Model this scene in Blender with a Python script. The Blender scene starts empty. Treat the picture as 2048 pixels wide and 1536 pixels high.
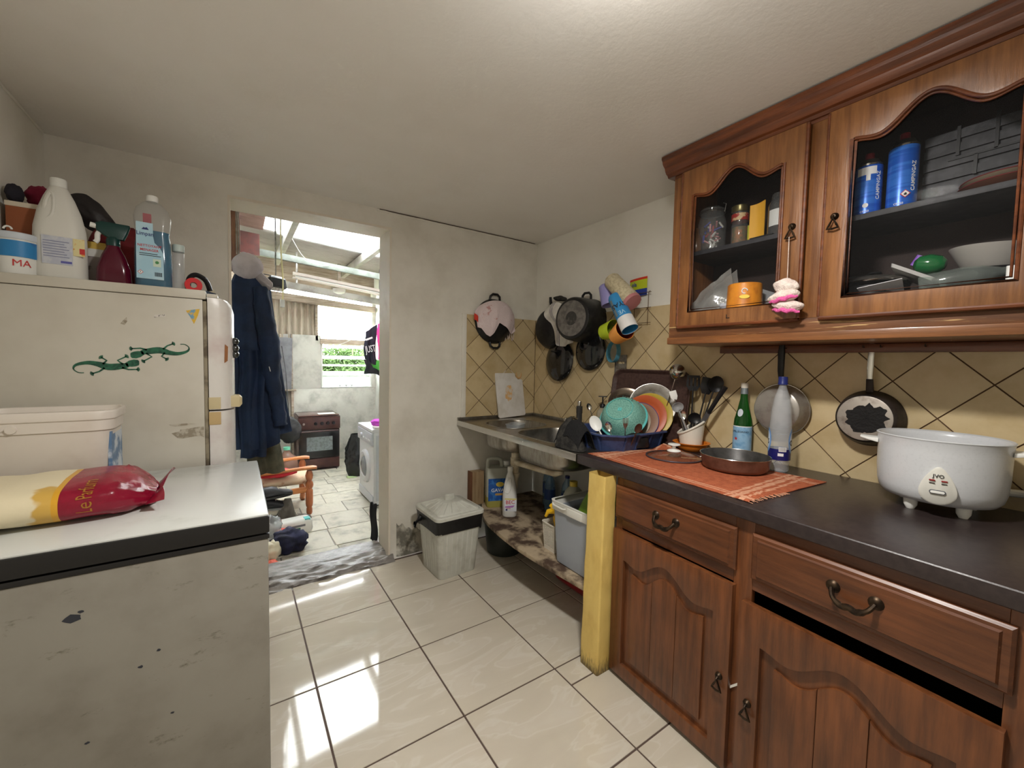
import bpy, bmesh, math, random
from mathutils import Vector, Matrix, Euler, noise
from mathutils.geometry import tessellate_polygon

random.seed(11)
PI = math.pi
SC = bpy.context.scene
COL = SC.collection

# ------------------------------------------------------------------ camera
cam_data = bpy.data.cameras.new('camera')
cam = bpy.data.objects.new('camera', cam_data)
COL.objects.link(cam)
YAW, PITCH, ROLL = 0.594794, -0.0531843, 0.0203391
_f = Vector((math.sin(YAW) * math.cos(PITCH), math.cos(YAW) * math.cos(PITCH), math.sin(PITCH)))
_r = Vector((math.cos(YAW), -math.sin(YAW), 0))
_u = _r.cross(_f)
_rr = _r * math.cos(ROLL) + _u * math.sin(ROLL)
_uu = _u * math.cos(ROLL) - _r * math.sin(ROLL)
_m = Matrix((_rr, _uu, -_f)).transposed().to_4x4()
_m.translation = Vector((-0.262, -2.6828, 1.3588))
cam.matrix_world = _m
cam_data.sensor_fit = 'HORIZONTAL'
cam_data.sensor_width = 36.0
cam_data.lens = 819.18 / 2048 * 36.0
cam_data.clip_start = 0.02
SC.camera = cam

# ------------------------------------------------------------------ sky, exposure
SC.view_settings.view_transform = 'Standard'
SC.view_settings.look = 'None'
SC.view_settings.gamma = 1.0
SC.view_settings.use_curve_mapping = False
SC.view_settings.exposure = 0.35
world = bpy.data.worlds.new('overcast_sky')
SC.world = world
world.use_nodes = True
_bg = world.node_tree.nodes['Background']
_bg.inputs['Color'].default_value = (0.93, 0.97, 1.0, 1)
_bg.inputs['Strength'].default_value = 27.0
LAMP_W = 21.0
DOME_W = 9.5

# ------------------------------------------------------------------ materials
def lin(c):
    r = []
    for v in c[:3]:
        v = v / 255.0
        r.append(v / 12.92 if v <= 0.04045 else ((v + 0.055) / 1.055) ** 2.4)
    return (r[0], r[1], r[2], 1.0)

MATS = {}
def M(name, col, rough=0.5, metal=0.0, col2=None, vscale=6.0, vlo=0.4, vhi=0.65, stretch=(1, 1, 1),
      bump=0.0, bscale=30.0, trans=0.0, coat=0.0, ior=1.45, emit=0.0, detail=4.0, sss=0.0, spec=0.5, coords='Object', rvar=0.0, translucent=0.0):
    if name in MATS:
        return MATS[name]
    m = bpy.data.materials.new(name); m.use_nodes = True
    nt = m.node_tree; nd = nt.nodes; lk = nt.links
    b = nd['Principled BSDF']
    b.inputs['Base Color'].default_value = lin(col)
    b.inputs['Roughness'].default_value = rough
    b.inputs['Metallic'].default_value = metal
    b.inputs['IOR'].default_value = ior
    b.inputs['Specular IOR Level'].default_value = spec
    b.inputs['Transmission Weight'].default_value = trans
    b.inputs['Coat Weight'].default_value = coat
    b.inputs['Coat Roughness'].default_value = 0.1
    if sss:
        b.inputs['Subsurface Weight'].default_value = sss
        b.inputs['Subsurface Radius'].default_value = (0.01, 0.01, 0.01)
    if emit:
        b.inputs['Emission Color'].default_value = lin(col)
        b.inputs['Emission Strength'].default_value = emit
    tc = mp = None
    if col2 is not None or bump:
        tc = nd.new('ShaderNodeTexCoord'); mp = nd.new('ShaderNodeMapping')
        mp.inputs['Scale'].default_value = stretch
        lk.new(tc.outputs[coords], mp.inputs['Vector'])
    if col2 is not None:
        n = nd.new('ShaderNodeTexNoise'); n.inputs['Scale'].default_value = vscale
        n.inputs['Detail'].default_value = detail; n.inputs['Roughness'].default_value = 0.6
        lk.new(mp.outputs[0], n.inputs['Vector'])
        r = nd.new('ShaderNodeMapRange'); r.inputs['From Min'].default_value = vlo; r.inputs['From Max'].default_value = vhi
        r.interpolation_type = 'SMOOTHSTEP'
        lk.new(n.outputs['Fac'], r.inputs['Value'])
        mx = nd.new('ShaderNodeMix'); mx.data_type = 'RGBA'
        mx.inputs[6].default_value = lin(col); mx.inputs[7].default_value = lin(col2)
        lk.new(r.outputs[0], mx.inputs[0]); lk.new(mx.outputs[2], b.inputs['Base Color'])
        if rvar:
            r2 = nd.new('ShaderNodeMapRange'); r2.inputs['To Min'].default_value = rough; r2.inputs['To Max'].default_value = rough + rvar
            lk.new(r.outputs[0], r2.inputs['Value']); lk.new(r2.outputs[0], b.inputs['Roughness'])
    if bump:
        n2 = nd.new('ShaderNodeTexNoise'); n2.inputs['Scale'].default_value = bscale; n2.inputs['Detail'].default_value = 5
        lk.new(mp.outputs[0], n2.inputs['Vector'])
        bp = nd.new('ShaderNodeBump'); bp.inputs['Strength'].default_value = bump; bp.inputs['Distance'].default_value = 0.01
        lk.new(n2.outputs['Fac'], bp.inputs['Height']); lk.new(bp.outputs[0], b.inputs['Normal'])
    if translucent:
        t = nd.new('ShaderNodeBsdfTranslucent'); t.inputs['Color'].default_value = lin(col)
        ms = nd.new('ShaderNodeMixShader'); ms.inputs[0].default_value = translucent
        out = nd['Material Output']
        lk.new(b.outputs[0], ms.inputs[1]); lk.new(t.outputs[0], ms.inputs[2]); lk.new(ms.outputs[0], out.inputs['Surface'])
    MATS[name] = m
    return m

def clear_mat(name, col=(255, 255, 255), body=0.06, rough=0.03, ior=1.45):
    """thin clear sheet or bottle wall: lets light through, reflects by Fresnel, with a little body colour"""
    if name in MATS:
        return MATS[name]
    m = bpy.data.materials.new(name); m.use_nodes = True
    nt = m.node_tree; nd = nt.nodes; lk = nt.links
    b = nd['Principled BSDF']; b.inputs['Base Color'].default_value = lin(col); b.inputs['Roughness'].default_value = 0.4
    t = nd.new('ShaderNodeBsdfTransparent')
    c = lin(col); t.inputs['Color'].default_value = (0.5 + c[0] / 2, 0.5 + c[1] / 2, 0.5 + c[2] / 2, 1)
    g = nd.new('ShaderNodeBsdfGlossy'); g.inputs['Roughness'].default_value = rough
    fr = nd.new('ShaderNodeFresnel'); fr.inputs['IOR'].default_value = ior
    m1 = nd.new('ShaderNodeMixShader'); m1.inputs[0].default_value = body
    m2 = nd.new('ShaderNodeMixShader')
    lk.new(t.outputs[0], m1.inputs[1]); lk.new(b.outputs[0], m1.inputs[2])
    ge = nd.new('ShaderNodeNewGeometry'); iv = nd.new('ShaderNodeMath'); iv.operation = 'SUBTRACT'; iv.inputs[0].default_value = 1.0
    mu = nd.new('ShaderNodeMath'); mu.operation = 'MULTIPLY'           # reflect on the outer skin only
    lk.new(ge.outputs['Backfacing'], iv.inputs[1]); lk.new(fr.outputs[0], mu.inputs[0]); lk.new(iv.outputs[0], mu.inputs[1])
    lk.new(mu.outputs[0], m2.inputs[0]); lk.new(m1.outputs[0], m2.inputs[1]); lk.new(g.outputs[0], m2.inputs[2])
    lk.new(m2.outputs[0], nd['Material Output'].inputs['Surface'])
    MATS[name] = m
    return m

def wood_mat(name, c1, c2, rough=0.32, axis='z', coat=0.25, scale=1.0):
    if name in MATS:
        return MATS[name]
    st = {'z': (14, 14, 1.2), 'y': (14, 1.2, 14), 'x': (1.2, 14, 14)}[axis]
    m = M(name, c1, rough, 0, c2, 3.2 * scale, 0.3, 0.72, st, 0.08, 12, coat=coat, detail=6)
    nt = m.node_tree; nd = nt.nodes; lk = nt.links
    b = nd['Principled BSDF']
    # broad tone drift on top of the grain
    old = b.inputs['Base Color'].links[0].from_socket
    n = nd.new('ShaderNodeTexNoise'); n.inputs['Scale'].default_value = 4.0; n.inputs['Detail'].default_value = 3
    tc = nd.new('ShaderNodeTexCoord'); lk.new(tc.outputs['Object'], n.inputs['Vector'])
    r = nd.new('ShaderNodeMapRange'); r.inputs['From Min'].default_value = 0.3; r.inputs['From Max'].default_value = 0.7
    r.inputs['To Min'].default_value = 0.72; r.inputs['To Max'].default_value = 1.12
    lk.new(n.outputs['Fac'], r.inputs['Value'])
    mx = nd.new('ShaderNodeMix'); mx.data_type = 'RGBA'; mx.blend_type = 'MULTIPLY'; mx.inputs[0].default_value = 1
    lk.new(old, mx.inputs[6]); lk.new(r.outputs[0], mx.inputs[7]); lk.new(mx.outputs[2], b.inputs['Base Color'])
    return m

def vary(m, lo, hi):
    """each piece that carries this material gets its own slight tone and its own stretch of the pattern"""
    nt = m.node_tree; nd = nt.nodes; lk = nt.links; b = nd['Principled BSDF']
    oi = nd.new('ShaderNodeObjectInfo')
    for mp in [n for n in nd if n.type == 'MAPPING']:
        mu = nd.new('ShaderNodeMath'); mu.operation = 'MULTIPLY'; mu.inputs[1].default_value = 23.0
        lk.new(oi.outputs['Random'], mu.inputs[0]); lk.new(mu.outputs[0], mp.inputs['Location'])
    old = b.inputs['Base Color'].links[0].from_socket
    r = nd.new('ShaderNodeMapRange'); r.inputs['To Min'].default_value = lo; r.inputs['To Max'].default_value = hi
    lk.new(oi.outputs['Random'], r.inputs['Value'])
    mx = nd.new('ShaderNodeMix'); mx.data_type = 'RGBA'; mx.blend_type = 'MULTIPLY'; mx.inputs[0].default_value = 1
    lk.new(old, mx.inputs[6]); lk.new(r.outputs[0], mx.inputs[7]); lk.new(mx.outputs[2], b.inputs['Base Color'])
    return m

# ------------------------------------------------------------------ mesh helpers
class MB:
    def __init__(s):
        s.v = []; s.f = []; s.m = None
    def add(s, vs, fs):
        o = len(s.v)
        if s.m is not None:
            vs = [s.m @ Vector(p) for p in vs]
        s.v += [tuple(p) for p in vs]; s.f += [tuple(i + o for i in f) for f in fs]
        return s
    def at(s, m): s.m = m; return s
    def box(s, x0, x1, y0, y1, z0, z1):
        return s.add([(x0, y0, z0), (x1, y0, z0), (x1, y1, z0), (x0, y1, z0), (x0, y0, z1), (x1, y0, z1), (x1, y1, z1), (x0, y1, z1)],
                     [(3, 2, 1, 0), (4, 5, 6, 7), (0, 1, 5, 4), (1, 2, 6, 5), (2, 3, 7, 6), (3, 0, 4, 7)])
    def prism(s, poly, axis, a, b, holes=()):
        """poly in the other two axes (x->(y,z), y->(x,z), z->(x,y)), extruded from a to b"""
        def P(p, t):
            return {'x': (t, p[0], p[1]), 'y': (p[0], t, p[1]), 'z': (p[0], p[1], t)}[axis]
        loops = [list(poly)] + [list(h) for h in holes]
        tri = tessellate_polygon([[Vector((p[0], p[1], 0)) for p in l] for l in loops])
        flat = [p for l in loops for p in l]; n = len(flat)
        vs = [P(p, a) for p in flat] + [P(p, b) for p in flat]
        fs = [tuple(t) for t in tri] + [tuple(i + n for i in reversed(t)) for t in tri]
        k = 0
        for l in loops:
            c = len(l)
            for i in range(c):
                j = (i + 1) % c
                fs.append((k + i, k + i + n, k + j + n, k + j))
            k += c
        return s.add(vs, fs)
    def lathe(s, prof, n=24, c=(0, 0, 0), a0=0.0, a1=2 * PI, sx=1.0, sy=1.0, mat=None):
        full = abs(a1 - a0) > 2 * PI - 1e-4
        k = n if full else n + 1
        vs = []; fs = []
        for (r, z) in prof:
            for i in range(k):
                t = a0 + (a1 - a0) * i / n
                p = Vector((r * math.cos(t) * sx, r * math.sin(t) * sy, z))
                if mat is not None: p = mat @ p
                vs.append((p.x + c[0], p.y + c[1], p.z + c[2]))
        for j in range(len(prof) - 1):
            for i in range(n):
                i2 = (i + 1) % k
                fs.append((j * k + i, j * k + i2, (j + 1) * k + i2, (j + 1) * k + i))
        return s.add(vs, fs)
    def tube(s, pts, r, n=8, caps=True, closed=False):
        P = [Vector(p) for p in pts]; m = len(P)
        rs = r if isinstance(r, (list, tuple)) else [r] * m
        vs = []; fs = []
        up = None
        for i in range(m):
            if closed: d = P[(i + 1) % m] - P[i - 1]
            else: d = P[min(i + 1, m - 1)] - P[max(i - 1, 0)]
            if d.length < 1e-9: d = Vector((0, 0, 1))
            d.normalize()
            if up is None:
                up = Vector((0, 0, 1)) if abs(d.z) < 0.9 else Vector((1, 0, 0))
            sd = d.cross(up)
            if sd.length < 1e-6: sd = d.cross(Vector((0.3, 1, 0.2)))
            sd.normalize(); up = sd.cross(d).normalized()
            for k in range(n):
                t = 2 * PI * k / n
                vs.append(P[i] + (sd * math.cos(t) + up * math.sin(t)) * rs[i])
        for i in range(m if closed else m - 1):
            for k in range(n):
                k2 = (k + 1) % n; i2 = (i + 1) % m
                fs.append((i * n + k, i * n + k2, i2 * n + k2, i2 * n + k))
        if caps and not closed:
            fs.append(tuple(reversed(range(n)))); fs.append(tuple((m - 1) * n + k for k in range(n)))
        return s.add(vs, fs)
    def grid(s, fn, nu, nv, cu=False, cv=False):
        vs = []; fs = []
        ku = nu if cu else nu + 1; kv = nv if cv else nv + 1
        for j in range(kv):
            for i in range(ku):
                vs.append(tuple(fn(i / nu, j / nv)))
        for j in range(nv):
            for i in range(nu):
                i2 = (i + 1) % ku; j2 = (j + 1) % kv
                fs.append((j * ku + i, j * ku + i2, j2 * ku + i2, j2 * ku + i))
        return s.add(vs, fs)
    def ball(s, c, r, nu=16, nv=10):
        if not isinstance(r, (tuple, list)): r = (r, r, r)
        def f(u, v):
            a = 2 * PI * u; b = PI * (v - 0.5)
            return (c[0] + r[0] * math.cos(a) * math.cos(b), c[1] + r[1] * math.sin(a) * math.cos(b), c[2] + r[2] * math.sin(b))
        return s.grid(f, nu, nv, cu=True)
    def loft(s, loops, cap0=True, cap1=True):
        n = len(loops[0]); vs = [p for l in loops for p in l]; fs = []
        for j in range(len(loops) - 1):
            for i in range(n):
                k = (i + 1) % n
                fs.append((j * n + i, j * n + k, (j + 1) * n + k, (j + 1) * n + i))
        if cap0: fs.append(tuple(reversed(range(n))))
        if cap1: fs.append(tuple((len(loops) - 1) * n + i for i in range(n)))
        return s.add(vs, fs)
    def mesh(s, name, bevel=0.0, seg=2, smooth=35, thick=0.0, weld=True, bang=25):
        bm = bmesh.new()
        vs = [bm.verts.new(p) for p in s.v]
        for f in s.f:
            q = []
            for i in f:
                if vs[i] not in q: q.append(vs[i])
            if len(q) > 2:
                try: bm.faces.new(q)
                except ValueError: pass
        if weld: bmesh.ops.remove_doubles(bm, verts=bm.verts, dist=1e-5)
        bmesh.ops.dissolve_degenerate(bm, dist=1e-6, edges=bm.edges)
        bmesh.ops.recalc_face_normals(bm, faces=bm.faces)
        if thick:
            bmesh.ops.solidify(bm, geom=bm.faces[:], thickness=thick)
            bmesh.ops.recalc_face_normals(bm, faces=bm.faces)
        if bevel:
            lim = math.radians(bang)
            eds = [e for e in bm.edges if len(e.link_faces) == 2 and e.calc_face_angle(0) > lim]
            bmesh.ops.bevel(bm, geom=eds, offset=bevel, segments=seg, affect='EDGES', clamp_overlap=True, profile=0.6)
        me = bpy.data.meshes.new(name)
        bm.to_mesh(me); bm.free()
        if smooth:
            for p in me.polygons: p.use_smooth = True
            me.set_sharp_from_angle(angle=math.radians(smooth))
        return me
    def build(s, name, mat, parent=None, bevel=0.0, seg=2, smooth=35, thick=0.0, label=None, world=False, weld=True):
        if world and parent is not None:
            im = MW.get(parent.name, Matrix()).inverted()
            s.v = [tuple(im @ Vector(p)) for p in s.v]
        me = s.mesh(name, bevel, seg, smooth, thick, weld)
        return link(name, me, mat, parent, label)

MW = {}
def link(name, me, mat, parent=None, label=None):
    o = bpy.data.objects.new(name, me)
    if mat is not None and len(me.materials) == 0:
        me.materials.append(mat)
    COL.objects.link(o)
    if parent is not None: o.parent = parent
    MW[o.name] = MW.get(parent.name, Matrix()).copy() if parent is not None else Matrix()
    if label: o['label'] = label
    return o

def thing(name, label, cat, loc=(0, 0, 0), rz=0.0, group=None, rot=None):
    o = bpy.data.objects.new(name, None); COL.objects.link(o)
    o.empty_display_size = 0.05
    o.location = loc
    o.rotation_euler = rot if rot is not None else (0, 0, rz)
    o['label'] = label; o['category'] = cat
    if group: o['group'] = group
    MW[o.name] = Matrix.Translation(Vector(loc)) @ Euler(o.rotation_euler).to_matrix().to_4x4()
    return o

def tag(o, label, cat, group=None, loc=None):
    o['label'] = label; o['category'] = cat
    if group: o['group'] = group
    return o

def struct(o):
    o['kind'] = 'structure'; return o

def base_origin(o, p):
    """move a one-mesh thing's origin to its base point p (world)"""
    me = o.data
    me.transform(Matrix.Translation(-Vector(p))); o.location = p
    MW[o.name] = Matrix.Translation(Vector(p))
    return o

def text_mesh(body, size, depth=0.0006, xs=1.0, align='CENTER', bold=0.0):
    c = bpy.data.curves.new('lettering', 'FONT'); c.body = body; c.size = size; c.align_x = align; c.align_y = 'CENTER'
    c.extrude = depth; c.offset = bold; c.resolution_u = 2
    o = bpy.data.objects.new('lettering_tmp', c); COL.objects.link(o)
    dg = bpy.context.evaluated_depsgraph_get(); dg.update()
    me = bpy.data.meshes.new_from_object(o.evaluated_get(dg))
    bpy.data.objects.remove(o); bpy.data.curves.remove(c)
    if xs != 1.0: me.transform(Matrix.Scale(xs, 4, (1, 0, 0)))
    return me

def lettering(body, size, mat, parent, m, xs=1.0, depth=0.0006, wrap=None, bold=0.008):
    """m places the text: local x along the line, y up, z out. wrap=R bends it round a vertical cylinder of radius R"""
    me = text_mesh(body, size, depth, xs, bold=bold * size)
    if wrap:
        for v in me.vertices:
            a = v.co.x / wrap; r = wrap + v.co.z
            v.co = Vector((r * math.sin(a), -r * math.cos(a), v.co.y))
    me.transform(m); me.materials.clear()
    return link('lettering', me, mat, parent)

def T(x=0, y=0, z=0): return Matrix.Translation(Vector((x, y, z)))
def RX(a): return Matrix.Rotation(a, 4, 'X')
def RY(a): return Matrix.Rotation(a, 4, 'Y')
def RZ(a): return Matrix.Rotation(a, 4, 'Z')
FACE_MY = RX(PI / 2)                                   # text on a face that looks towards -y
FACE_MX = RZ(-PI / 2) @ RX(PI / 2)                     # text on a face that looks towards -x

def rrect(x0, x1, y0, y1, r, n=5):
    pts = []
    for cx, cy, a in ((x1 - r, y1 - r, 0), (x0 + r, y1 - r, PI / 2), (x0 + r, y0 + r, PI), (x1 - r, y0 + r, 1.5 * PI)):
        for i in range(n + 1):
            t = a + PI / 2 * i / n
            pts.append((cx + r * math.cos(t), cy + r * math.sin(t)))
    return pts

def rloop(w, d, r, z, n=5, cx=0, cy=0):
    return [(p[0] + cx, p[1] + cy, z) for p in rrect(-w / 2, w / 2, -d / 2, d / 2, r, n)]

def clip_poly(poly, x0, x1, y0, y1):
    def cut(p, f, g):
        out = []
        for i in range(len(p)):
            a, b = p[i], p[(i + 1) % len(p)]
            fa, fb = f(a), f(b)
            if fa >= 0: out.append(a)
            if (fa >= 0) != (fb >= 0):
                t = fa / (fa - fb); out.append((a[0] + (b[0] - a[0]) * t, a[1] + (b[1] - a[1]) * t))
        return out
    for f in (lambda q: q[0] - x0, lambda q: x1 - q[0], lambda q: q[1] - y0, lambda q: y1 - q[1]):
        if not poly: return []
        poly = cut(poly, f, None)
    return poly

def nz(p, s=1.0, seed=0.0):
    return noise.noise(Vector((p[0] * s + seed, p[1] * s - seed, p[2] * s + seed * 0.7)))

def spline(pts, n=8):
    P = [Vector(p) for p in pts]; out = []
    for i in range(len(P) - 1):
        a = P[max(i - 1, 0)]; b = P[i]; c = P[i + 1]; d = P[min(i + 2, len(P) - 1)]
        for k in range(n):
            t = k / n
            out.append(0.5 * ((2 * b) + (c - a) * t + (2 * a - 5 * b + 4 * c - d) * t * t + (3 * b - a - 3 * c + d) * t ** 3))
    out.append(P[-1]); return out
# ================================================================== SETTING
XL, XR, YB, YB2, ZC, YR = -0.95, 1.80, 0.03, 0.25, 2.325, -4.2
m_wall = M('plaster_wall', (229, 225, 214), 0.75, 0, (210, 205, 192), 3.0, 0.35, 0.75, (1, 1, 1), 0.25, 22, detail=8)
m_wall_r = M('plaster_wall_white', (233, 230, 220), 0.75, 0, (216, 211, 198), 2.2, 0.4, 0.8, (1, 1, 1), 0.2, 25, detail=7)
m_ceil = M('ceiling_paint', (240, 237, 231), 0.85, 0, (233, 229, 221), 1.2, 0.35, 0.7, (1, 1, 1), 0.1, 60)
m_jamb = M('painted_jamb', (226, 217, 200), 0.55, 0, (205, 193, 172), 5, 0.55, 0.8, (1, 1, 1), 0.1, 25)
m_grout = M('dark_grout', (88, 72, 64), 0.8)
m_damp = M('damp_stain', (118, 115, 104), 0.9, 0, (186, 180, 166), 14, 0.42, 0.62, bump=0.8, bscale=40)

# floor tile material: pale marbled glaze, a little different on each tile
def floor_tile_mat():
    m = M('glazed_floor_tile', (204, 194, 172), 0.05, 0, None, spec=0.85)
    nt = m.node_tree; nd = nt.nodes; lk = nt.links; b = nd['Principled BSDF']
    tc = nd.new('ShaderNodeTexCoord'); oi = nd.new('ShaderNodeObjectInfo')
    mu = nd.new('ShaderNodeMath'); mu.operation = 'MULTIPLY'; mu.inputs[1].default_value = 37.0
    lk.new(oi.outputs['Random'], mu.inputs[0])
    ad = nd.new('ShaderNodeVectorMath'); ad.operation = 'ADD'
    lk.new(tc.outputs['Object'], ad.inputs[0]); lk.new(mu.outputs[0], ad.inputs[1])
    mp = nd.new('ShaderNodeMapping'); mp.inputs['Scale'].default_value = (1.6, 4.5, 1); mp.inputs['Rotation'].default_value = (0, 0, 0.7)
    lk.new(ad.outputs[0], mp.inputs['Vector'])
    n = nd.new('ShaderNodeTexNoise'); n.inputs['Scale'].default_value = 2.0; n.inputs['Detail'].default_value = 3; n.inputs['Distortion'].default_value = 1.0
    lk.new(mp.outputs[0], n.inputs['Vector'])
    cr = nd.new('ShaderNodeValToRGB')
    e = cr.color_ramp.elements
    e[0].position = 0.30; e[0].color = lin((198, 189, 172))
    e[1].position = 0.72; e[1].color = lin((206, 198, 183))
    q = e.new(0.52); q.color = lin((202, 193, 176))
    q = e.new(0.56); q.color = lin((209, 202, 188))
    q = e.new(0.60); q.color = lin((204, 195, 179))
    lk.new(n.outputs['Fac'], cr.inputs['Fac']); lk.new(cr.outputs['Color'], b.inputs['Base Color'])
    return m
m_ftile = floor_tile_mat()

m_wtile = M('glazed_wall_tile', (206, 186, 146), 0.28, 0, (188, 165, 122), 7, 0.35, 0.75, bump=0.05, bscale=18, detail=5)
vary(m_wtile, 0.9, 1.06)

floor = struct(MB().box(XL - 0.1, XR + 0.1, YR - 0.1, 0.02, -0.08, -0.003).build('floor', m_grout))
TS = 0.45; G = 0.0035
full_tile = None
def floor_tile(x0, x1, y0, y1):
    global full_tile
    isfull = abs(x1 - x0 - TS) < 1e-6 and abs(y1 - y0 - TS) < 1e-6
    if isfull and full_tile is not None:
        me = full_tile
    else:
        w, d = (x1 - x0) / 2 - G, (y1 - y0) / 2 - G
        me = MB().box(-w, w, -d, d, -0.008, 0.0).mesh('floor_tile', 0.0012, 1, 0)
        if isfull: full_tile = me
    o = link('tile', me, m_ftile, floor); o.location = ((x0 + x1) / 2, (y0 + y1) / 2, random.uniform(-0.0004, 0.0004))
    o.rotation_euler = (random.uniform(-0.0007, 0.0007), random.uniform(-0.0007, 0.0007), 0)
xs = [XL, -0.9, -0.45, 0.0, 0.45, 0.9, 1.35, XR]
for a, b in zip(xs[:-1], xs[1:]):
    ys = [0.0]
    while ys[-1] - TS > YR: ys.append(round(ys[-1] - TS, 4))
    ys.append(YR)
    if a >= 0.9: ys = sorted(ys + [-1.46], reverse=True)
    for t, u in zip(ys[:-1], ys[1:]):
        floor_tile(a, b, u, t)

# walls
DX0, DX1, DZ = -0.285, 0.597, 2.22
wall_back = struct(MB().box(XL - 0.1, DX0, YB, YB2, -0.2, ZC + 0.5).box(DX1, XR + 0.1, YB, YB2, -0.2, ZC + 0.5).box(DX0, DX1, YB, YB2, DZ, ZC + 0.5).build('wall_back', m_wall, weld=False, smooth=0))
wall_left = struct(MB().box(XL - 0.1, XL, YR - 0.1, YB, 0, ZC).build('wall_left', m_wall_r))
wall_right = struct(MB().box(XR, XR + 0.1, YR - 0.1, YB, 0, ZC).build('wall_right', m_wall_r))
wall_rear = struct(MB().box(XL, XR, YR - 0.1, YR, 0, ZC).build('wall_rear', m_wall_r))
ceiling = struct(MB().box(XL - 0.1, XR + 0.1, YR - 0.1, YB, ZC, ZC + 0.08).build('ceiling', m_ceil))
# uneven plaster bead and the open crack where wall meets ceiling
b = MB(); b.tube([(0.50 + 0.05 * i, YB - 0.001, ZC - 0.012 + 0.004 * nz((i * 0.3, 0, 0), 2)) for i in range(27)], [0.006 + 0.003 * nz((i, 1, 0), 0.9) for i in range(27)], 6)
struct(b.build('trim_1', m_wall))
b = MB(); b.tube([(0.52 + 0.05 * i, YB - 0.002, ZC - 0.003) for i in range(26)], 0.0028, 5)
struct(b.build('trim_2', m_grout))
b = MB(); b.tube([(XL, YB - 0.02 - 0.06 * i, ZC - 0.004 + 0.004 * nz((i * 0.4, 3, 0), 2)) for i in range(60)], [0.007 + 0.004 * nz((i, 5, 0), 0.7) for i in range(60)], 6)
struct(b.build('trim_3', m_wall_r))
# painted lining of the doorway
j = MB().box(DX1 - 0.012, DX1 + 0.0, YB - 0.004, YB2 + 0.004, 0.0, DZ).box(DX0, DX1 - 0.012, YB - 0.004, YB2 + 0.004, DZ - 0.014, DZ).box(DX0, DX0 + 0.012, YB - 0.004, YB2 + 0.004, 0, DZ - 0.014)
struct(j.build('trim_4', m_jamb, weld=False, smooth=0))
# damp, blistered plaster at the foot of the wall beside the doorway
def damp(u, v):
    x = 0.640 + 0.24 * u; z = 0.005 + (0.24 * (1 - 0.55 * u) + 0.05 * nz((u * 6, 0, 0), 1, 4)) * v
    e = min(1, 6 * (1 - v), 6 * (1 - u), 8 * u)
    return (x, YB - 0.001 - 0.012 * e * (0.6 + 0.8 * nz((x * 18, z * 18, 0), 1, 2)), z)
struct(MB().grid(damp, 26, 22).build('trim_5', m_damp, smooth=0))

# wall tiles, laid diagonally (each is its own piece)
def lay(parent, axis, face, u0, u1, z0, z1, un, zn, du, dz, thick=0.008):
    g = 0.0028
    for i in range(-14, 15):
        for k in range(-6, 7):
            for off in (0, 1):
                cu = un + du * (i + 0.5 * off) + du / 2; cz = zn + dz * (k + 0.5 * off)
                hu, hz = du / 2 - g * 1.1, dz / 2 - g * 1.1
                p = clip_poly([(cu - hu, cz), (cu, cz - hz), (cu + hu, cz), (cu, cz + hz)], u0, u1, z0, z1)
                if len(p) < 3: continue
                ar = abs(sum(p[q][0] * p[(q + 1) % len(p)][1] - p[(q + 1) % len(p)][0] * p[q][1] for q in range(len(p)))) / 2
                if ar < 2e-4: continue
                c = (sum(q[0] for q in p) / len(p), sum(q[1] for q in p) / len(p))
                pl = [(q[0] - c[0], q[1] - c[1]) for q in p]
                b = MB().prism(pl, axis, 0, -thick)
                me = b.mesh('wall_tile', 0, 1, 0)
                o = link('tile', me, m_wtile, parent)
                o.location = (face, c[0], c[1]) if axis == 'x' else (c[0], face, c[1])
TILE_TOP = 1.705
lay(wall_right, 'x', XR - 0.001, -3.35, YB - 0.012, 0.90, TILE_TOP, -1.957, 1.316, 0.2508, 0.2525)
lay(wall_back, 'y', YB - 0.001, 1.155, XR - 0.012, 0.90, TILE_TOP, 1.268, 1.316, 0.2630, 0.2525)
m_bed = M('tile_joint', (96, 72, 50), 0.9)
struct(MB().box(XR - 0.005, XR, -3.35, YB, 0.90, TILE_TOP - 0.002).build('trim_6', m_bed))
struct(MB().box(1.157, XR, YB - 0.005, YB, 0.90, TILE_TOP - 0.002).build('trim_7', m_bed))
struct(MB().box(1.118, 1.155, YB - 0.010, YB, 0.93, TILE_TOP + 0.004).build('trim_8', m_wall, bevel=0.003))

# ------------------------------------------------------------------ doorway sill
m_sill = M('worn_cement', (142, 137, 132), 0.36, 0, (84, 77, 71), 8, 0.44, 0.64, (1, 3, 1), bump=0.45, bscale=24, detail=8)
def sill(u, v):
    x = DX0 - 0.02 + (DX1 - DX0 + 0.04) * u
    y = -0.045 + 0.40 * v + 0.02 * nz((x * 5, 0, 0), 1, 9) * (1 - v)
    rough = max(0, 1 - v / 0.62)
    z = 0.014 + rough * 0.036 * (nz((x * 9, y * 30, 0), 1, 3) + 0.22 * nz((x * 22, y * 60, 0), 1, 8)) + 0.028 * min(1, v / 0.55) - 0.006
    if v < 0.06: z = -0.002
    if v > 0.86: z -= 0.24 * ((v - 0.86) / 0.14) ** 2
    return (x, y, z)
sl = MB().grid(sill, 130, 90)
struct(sl.build('trim_9', m_sill, smooth=50))

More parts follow.
